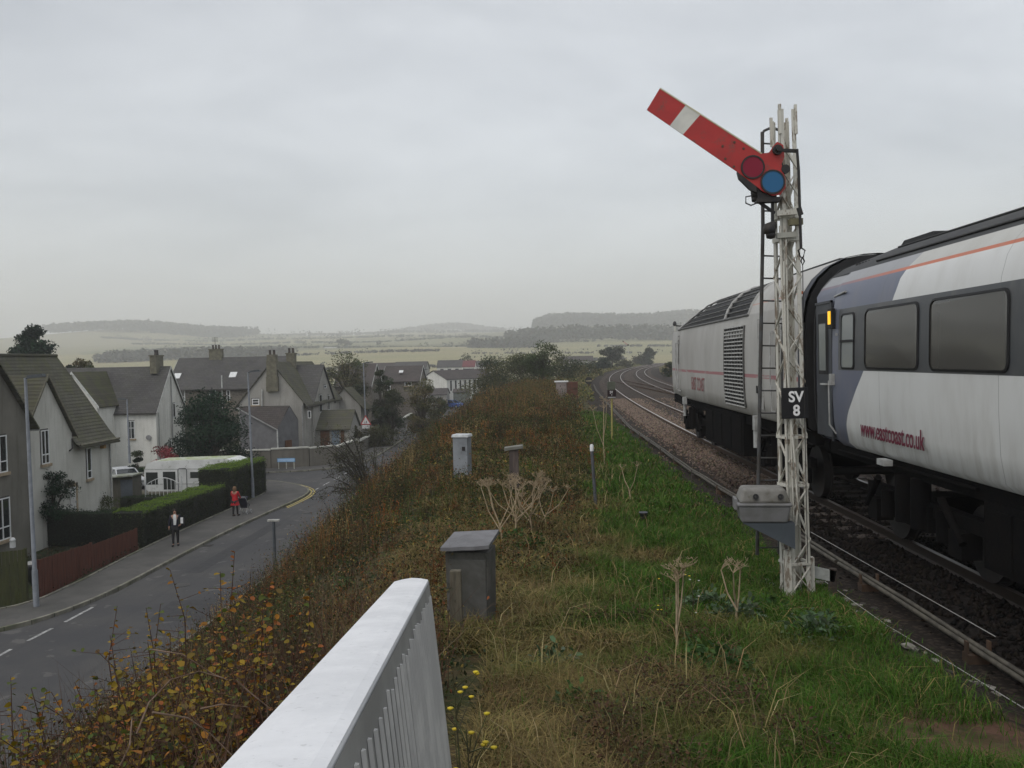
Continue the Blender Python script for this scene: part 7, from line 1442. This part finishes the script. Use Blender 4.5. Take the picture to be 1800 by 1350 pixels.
def cane(pts, lab, r0=.0032): m = MB(); P = [atY(*p) for p in pts]; k = len(P); m.tube(P, [r0*(1-.5*i/(k-1)) for i in range(k)], 6); o = m.build('bramble_cane', M_cane, None); return tag(o, lab, 'bramble', 'arching pale bramble canes')
cane([(240, 1290, 2.6), (262, 1235, 2.65), (300, 1195, 2.7), (350, 1180, 2.75), (392, 1192, 2.8)], 'pale bramble cane arching over the yellow leaves, topmost of the canes')
cane([(268, 1252, 2.4), (330, 1262, 2.45), (370, 1290, 2.5), (410, 1330, 2.5)], 'pale bramble cane running down to the right at the bottom edge')
cane([(268, 1142, 3.2), (320, 1150, 3.2), (375, 1185, 3.2), (400, 1195, 3.2)], 'thin pale cane arching behind the twiggy shrub')
cane([(415, 1196, 2.9), (445, 1222, 2.9), (478, 1248, 2.9)], 'short straight whitish cane close to the parapet')
cane([(352, 1246, 2.9), (390, 1238, 2.9), (436, 1243, 2.9)], 'short curved cane between the shrubs and the parapet')
cane([(212, 1345, 2.3), (228, 1310, 2.3), (232, 1262, 2.4)], 'upright cane rising from the bottom edge')
# ---- dried hogweed
M_hog = mk('dry hogweed', (.40, .32, .21), (.28, .21, .13), .85, 12)
def hogweed(u, vb, vt, y, lab, seed, nb=4, sp=.35, rays=12, grp='dried hogweed plants'):
    rs = random.Random(seed); b = atY(u, vb, y); z0 = Hs(b.x, y)-.05; tpz = atY(u, vt, y).z; H_ = tpz-z0; r = thing('hogweed', lab, 'plant', (b.x, y, z0), 0, grp); m = MB(); hb = MB(); j = Vector((rs.uniform(-.05, .05), 0, H_*.38)); m.tube([(0, 0, 0), j*.5+Vector((.01, 0, 0)), j], [.016, .013, .011], 6)
    for k in range(nb):
        e = Vector((rs.uniform(-sp, sp) if nb > 1 else 0, rs.uniform(-.2, .2), H_*rs.uniform(.82, 1.0))); s_ = j if k % 2 else j*rs.uniform(.7, 1); md = s_.lerp(e, .5)+Vector(((e.x-s_.x)*.12, 0, -.03)); m.tube([s_, md, e], [.010, .008, .006], 5)
        for q in range(rays):
            a = rs.uniform(0, 6.283); d = Vector((math.cos(a)*rs.uniform(.3, 1), math.sin(a)*rs.uniform(.3, 1), rs.uniform(.3, .7))).normalized()*rs.uniform(.08, .14); hb.tube([e, e+d*.5+Vector((0, 0, .01)), e+d], [.003, .0025, .002], 4)
            for w in range(4): f = d+Vector((rs.uniform(-.03, .03), rs.uniform(-.03, .03), rs.uniform(.0, .03))); hb.tube([e+d*.95, e+f], [.002, .003], 3)
    m.build('stem', M_hog, r); hb.build('umbel', M_hog, r, fix=False); return r
hogweed(883, 930, 850, 13.6, 'dried forked hogweed skeleton left of the thicker one', 1, 5, .38); hogweed(903, 935, 842, 14.2, 'thickest pale dried hogweed with wide branches', 2, 7, .5); hogweed(935, 938, 848, 14.4, 'dried hogweed leaning right beside the thick one', 3, 5, .45); hogweed(960, 925, 862, 15.0, 'rightmost low dried hogweed in brown grass', 4, 4, .5); hogweed(918, 930, 838, 15.6, 'dried hogweed standing behind the thick one', 9, 5, .5)
hogweed(1187, 1120, 1005, 7.4, 'tall dried hogweed in the green grass left of the signal', 5, 3, .2, 11, None); hogweed(1290, 1075, 985, 8.3, 'thin dried stalks nearest the foot of the signal', 6, 3, .1, 7, None)
hogweed(1062, 800, 700, 24.0, 'thin dry stalk standing beside the white tipped pole', 7, 4, .4, 9, None); hogweed(1108, 880, 815, 18, 'small dry stalk on the grass right of the white tipped pole', 8, 2, .15, 6, None)
# ---- leafy docks and thistles
g = Veg(); n = 2600; y = rng.uniform(3.2, 8.6, n); x = .2+rng.random(n)*1.3; kk = nz(x, y, 2.1, 13) > .12; x, y = x[kk], y[kk]; n = len(x); h = rng.uniform(.08, .34, n); a_ = rng.uniform(0, 6.28, n)
V, G, C = blades(np.stack([x, y, H(x, y)], 1), h, np.full(n, .005), np.stack([np.cos(a_), np.sin(a_)], 1)*(h*rng.uniform(.6, 1.8, n))[:, None], pick([(.10, .05, .03), (.06, .035, .022), (.16, .10, .06)], [3, 3, 1], n)); g.add(V, G, C)
P_ = np.repeat(np.stack([x, y, H(x, y)], 1), 7, 0)+rng.normal(size=(n*7, 3))*.05; P_[:, 2] = H(P_[:, 0], P_[:, 1])+rng.random(n*7)*.2; V, G, C = leafquads(P_, rng.uniform(.015, .035, n*7), pick([(.09, .05, .028), (.05, .035, .018), (.045, .065, .018)], [3, 2, 2], n*7)); g.add(V, G, C)
g.build('dead_brambles', STRAW, label='brown dead brambles matted through the straw coloured grass', kind='stuff')
def rosette(u, v, z, rad, label, pal, n=16, grp=None, seed=0):
    q = atZ(u, v, z); x, y = q.x, q.y; r = thing('leafy_plant', label, 'plant', (x, y, Hs(x, y)), 0, grp); rs = random.Random(seed); m = MB(); cols = []; Vs, Gs = [], []
    nc = 9+n//4; per = 16; cen = rng.normal(size=(nc, 3))*np.array([rad*.6, rad*.6, .05]); cen[:, 2] = rad*.30+.03+np.abs(cen[:, 2])
    Q = np.repeat(cen, per, 0)+rng.normal(size=(nc*per, 3))*np.array([.05, .05, .035]); Q[:, 2] = np.maximum(Q[:, 2]-.35*(Q[:, 0]**2+Q[:, 1]**2)/rad, .02); Dd = nrm(Q*np.array([1, 1, 0])+rng.normal(size=Q.shape)*.12+np.array([0, 0, .05])); Nn = nrm(rng.normal(size=Q.shape)*.5+np.array([0, 0, 1.0])); LL = rng.uniform(.035, .085, len(Q)); colr = np.repeat(pick(pal, [1]*len(pal), nc), per, 0)*rng.uniform(.6, 1.4, (len(Q), 1))
    V, G, C = ovals(Q+np.array([x, y, Hs(x, y)]), Dd, Nn, LL, LL*.55, colr); gs = Veg(); gs.add(V, G, C); gs.build('leaves', LEAF, r); return r
GG = [(.075, .12, .060), (.055, .095, .04), (.095, .135, .08)]; GD = [(.035, .085, .018), (.05, .095, .022)]
for i, (u, v, rd, lab, pal, n) in enumerate(((1428, 1150, .27, 'grey green thistle rosette in the grass right of the signal line', GG, 34), (1240, 1068, .24, 'pale leafy thistle patch left of the signal foot', GG, 26), (1300, 1100, .26, 'broad leaved thistle among the grass below the signal box', GG, 30), (1352, 1085, .2, 'green leafy dock just below the lattice signal', GD, 16), (1255, 1220, .26, 'dark green dock leaves in the lower grass', GD, 28), (930, 972, .26, 'green dock leaves at the foot of the dried hogweed', GD, 20), (905, 955, .22, 'smaller dock clump beside the cabinet', GD, 16), (980, 1205, .16, 'small pale dock in the straw grass', GG, 12), (1010, 1325, .16, 'leafy weed at the bottom of the grass', GD, 12))): rosette(u, v, -2.6 if v > 1000 else -2.85, rd, lab, pal, n, None, i)
# ---- flowers
M_yf = mk('yellow petals', (.62, .48, .02), (.5, .36, .02), .6, 9); M_wf = mk('white petals', (.6, .6, .55), None, .6); M_gs = mk('green stalk', (.06, .075, .025), (.05, .04, .02), .8, 9)
def flower(u, vb, vt, y, lab, nf, mat, seed, spread=.12, name='flowering_plant'):
    rs = random.Random(seed); b = atY(u, vb, y); z0 = Hs(b.x, y)-.03; H_ = atY(u, vt, y).z-z0; r = thing(name, lab, 'flower', (b.x, y, z0)); m = MB(); fls = []; m.tube([(0, 0, 0), (.02, 0, H_*.5), (0, 0, H_*.97)], [.005, .004, .002], 5)
    for k in range(nf):
        s_ = Vector((.01, 0, H_*rs.uniform(.15, .9))); e = s_+Vector((rs.uniform(-1, 1)*spread, rs.uniform(-1, 1)*spread, H_*rs.uniform(.05, .2))); m.tube([s_, (s_+e)/2+Vector((0, 0, .01)), e], [.0025, .002, .0015], 4); fl = MB(); fl.lathe([(0, .0), (.009, .004), (.012, .009), (.004, .012), (0, .012)], tuple(e), 7); fl.build('flower_head', mat, r)
    m.build('stem', M_gs, r); return r
flower(800, 1345, 1168, 3.4, 'yellow flowering weed beside the parapet side', 16, M_yf, 1, .12); flower(822, 1400, 1270, 3.0, 'second yellow flowering weed at the bottom near the parapet', 12, M_yf, 2, .1); flower(785, 1400, 1330, 2.9, 'little yellow flowers at the very bottom beside the parapet', 8, M_yf, 3, .09)
flower(1165, 1080, 995, 8.2, 'small orange yellow flowers beside the tall dried hogweed', 4, M_yf, 4, .07); flower(1200, 1060, 992, 8.6, 'small yellow flowers right of the tall dried hogweed', 3, M_yf, 5, .06); flower(1215, 1050, 1004, 8.4, 'tiny white flowers near the tall dried hogweed', 4, M_wf, 6, .1)

# ---- far woods, hedgerows
def wood(name, label, xs_, ys_, n, h, pal, size, kind='stuff'):
    g = Veg(); x = rng.uniform(*xs_, n); y = rng.uniform(*ys_, n); z = H(x, y); per = 26; s_ = size*rng.uniform(.7, 1.3, n); hh = h*rng.uniform(.75, 1.2, n); base = pick(pal, [1]*len(pal), n)
    u = nrm(rng.normal(size=(n*per, 3)))*rng.random((n*per, 1))**.4; Q = np.repeat(np.stack([x, y, z+hh*.55], 1), per, 0)+u*np.stack([np.repeat(s_, per), np.repeat(s_, per), np.repeat(hh, per)*.5], 1); V, G, C = leafquads(Q, np.repeat(s_, per)*.62, np.repeat(base, per, 0)*rng.uniform(.8, 1.2, (n*per, 1)), .5, .9); g.add(V, G, C); return g.build(name, LEAF, label=label, kind=kind)
WD = [(.028, .036, .026), (.036, .042, .03), (.045, .042, .03)]
wood('woodland', 'dark wood capping the long hill at the left', (-1125, -690), (1960, 2160), 1500, 17, WD, 9)
wood('woodland', 'wood covering the steep sided hill left of the train', (-8, 420), (1830, 2060), 1700, 17, WD, 9)
wood('woodland', 'long dark strip of wood across the fields below the hill', (-40, 330), (1090, 1150), 800, 16, WD, 6)
wood('woodland', 'ragged wood left of the long dark strip', (-75, -5), (930, 1010), 130, 10, WD, 5.5)
wood('woodland', 'hazy copses on the far ridge', (-560, -120), (3150, 3350), 420, 20, WD, 14)
wood('woodland', 'dark band of trees in the valley behind the left houses', (-420, -240), (820, 860), 300, 9, WD, 5)
g = Veg()
for (x0, y0, x1, y1, n, h, s_) in ((-520, 1130, 60, 1060, 300, 2.4, 3.0), (-700, 1500, -40, 1420, 260, 3, 3.8), (-330, 840, -90, 800, 110, 2.4, 2.6), (-900, 1800, -100, 1720, 260, 3.5, 4.5), (-60, 760, 260, 700, 110, 1.6, 2.2), (-150, 560, 60, 600, 150, 2.2, 2.2), (-1100, 2560, 300, 2540, 420, 7, 8), (-300, 470, -60, 450, 220, 3, 2.5), (60, 900, 300, 860, 120, 2, 2.5)):
    f = rng.random(n); x = x0+(x1-x0)*f+rng.normal(0, 2, n); y = y0+(y1-y0)*f+rng.normal(0, 2, n); big = (rng.random(n) < .07)*rng.uniform(1, 2.5, n); per = 14; hh = h*(1+big); u = nrm(rng.normal(size=(n*per, 3)))*rng.random((n*per, 1))**.4
    Q = np.repeat(np.stack([x, y, H(x, y)+hh*.5], 1), per, 0)+u*np.stack([np.repeat(s_*(1+big), per)]*2+[np.repeat(hh, per)*.5], 1); V, G, C = leafquads(Q, np.full(n*per, s_*.7), np.repeat(pick(WD, [1]*3, n), per, 0), .5, .9); g.add(V, G, C)
g.build('hedgerows', LEAF, label='hazy hedgerows dividing the far fields', kind='stuff')
for i, (u, vb, vt, w, y, lab) in enumerate(((603, 616, 598, 26, 1085, 'round dark tree beside the white farm sheds'), (424, 590, 580, 5, 2000, 'lone tree on the skyline right of the left hill wood'), (665, 606, 598, 10, 1200, 'single tree on the far field above the white lamp'), (543, 590, 583, 8, 2100, 'small skyline tree over the middle of the village'), (598, 590, 583, 9, 2100, 'pair of skyline trees merged into one crown'), (680, 590, 584, 10, 2300, 'small skyline tree above the yellow green tree'), (706, 600, 590, 12, 1700, 'far field tree left of the distant copses'))): px_tree('distant_tree', lab, 'tree', u, vb, vt, w, y, WD, [1, 1, 1], 900, Hs(atY(u, vb, y).x, y)-1, shape='round', trunk=.2, clumps=12, leaf=w/F*y*.10, bare=0)
# ================================================================ haze
m = MB(); m.bb(-4400, 4400, -60, 6500, -12, 190); hz_ = m.build('haze', [], None)
mt = bpy.data.materials.new('haze'); mt.use_nodes = True; n_ = mt.node_tree.nodes; n_.clear(); o_ = n_.new('ShaderNodeOutputMaterial'); pv = n_.new('ShaderNodeVolumePrincipled'); pv.inputs['Color'].default_value = (.96, .97, .98, 1); pv.inputs['Density'].default_value = .00052; pv.inputs['Anisotropy'].default_value = 0.0
mt.node_tree.links.new(pv.outputs[0], o_.inputs['Volume']); hz_.data.materials.append(mt); tag(hz_, 'thin pale mist that fades the far hills', None, None, 'stuff')
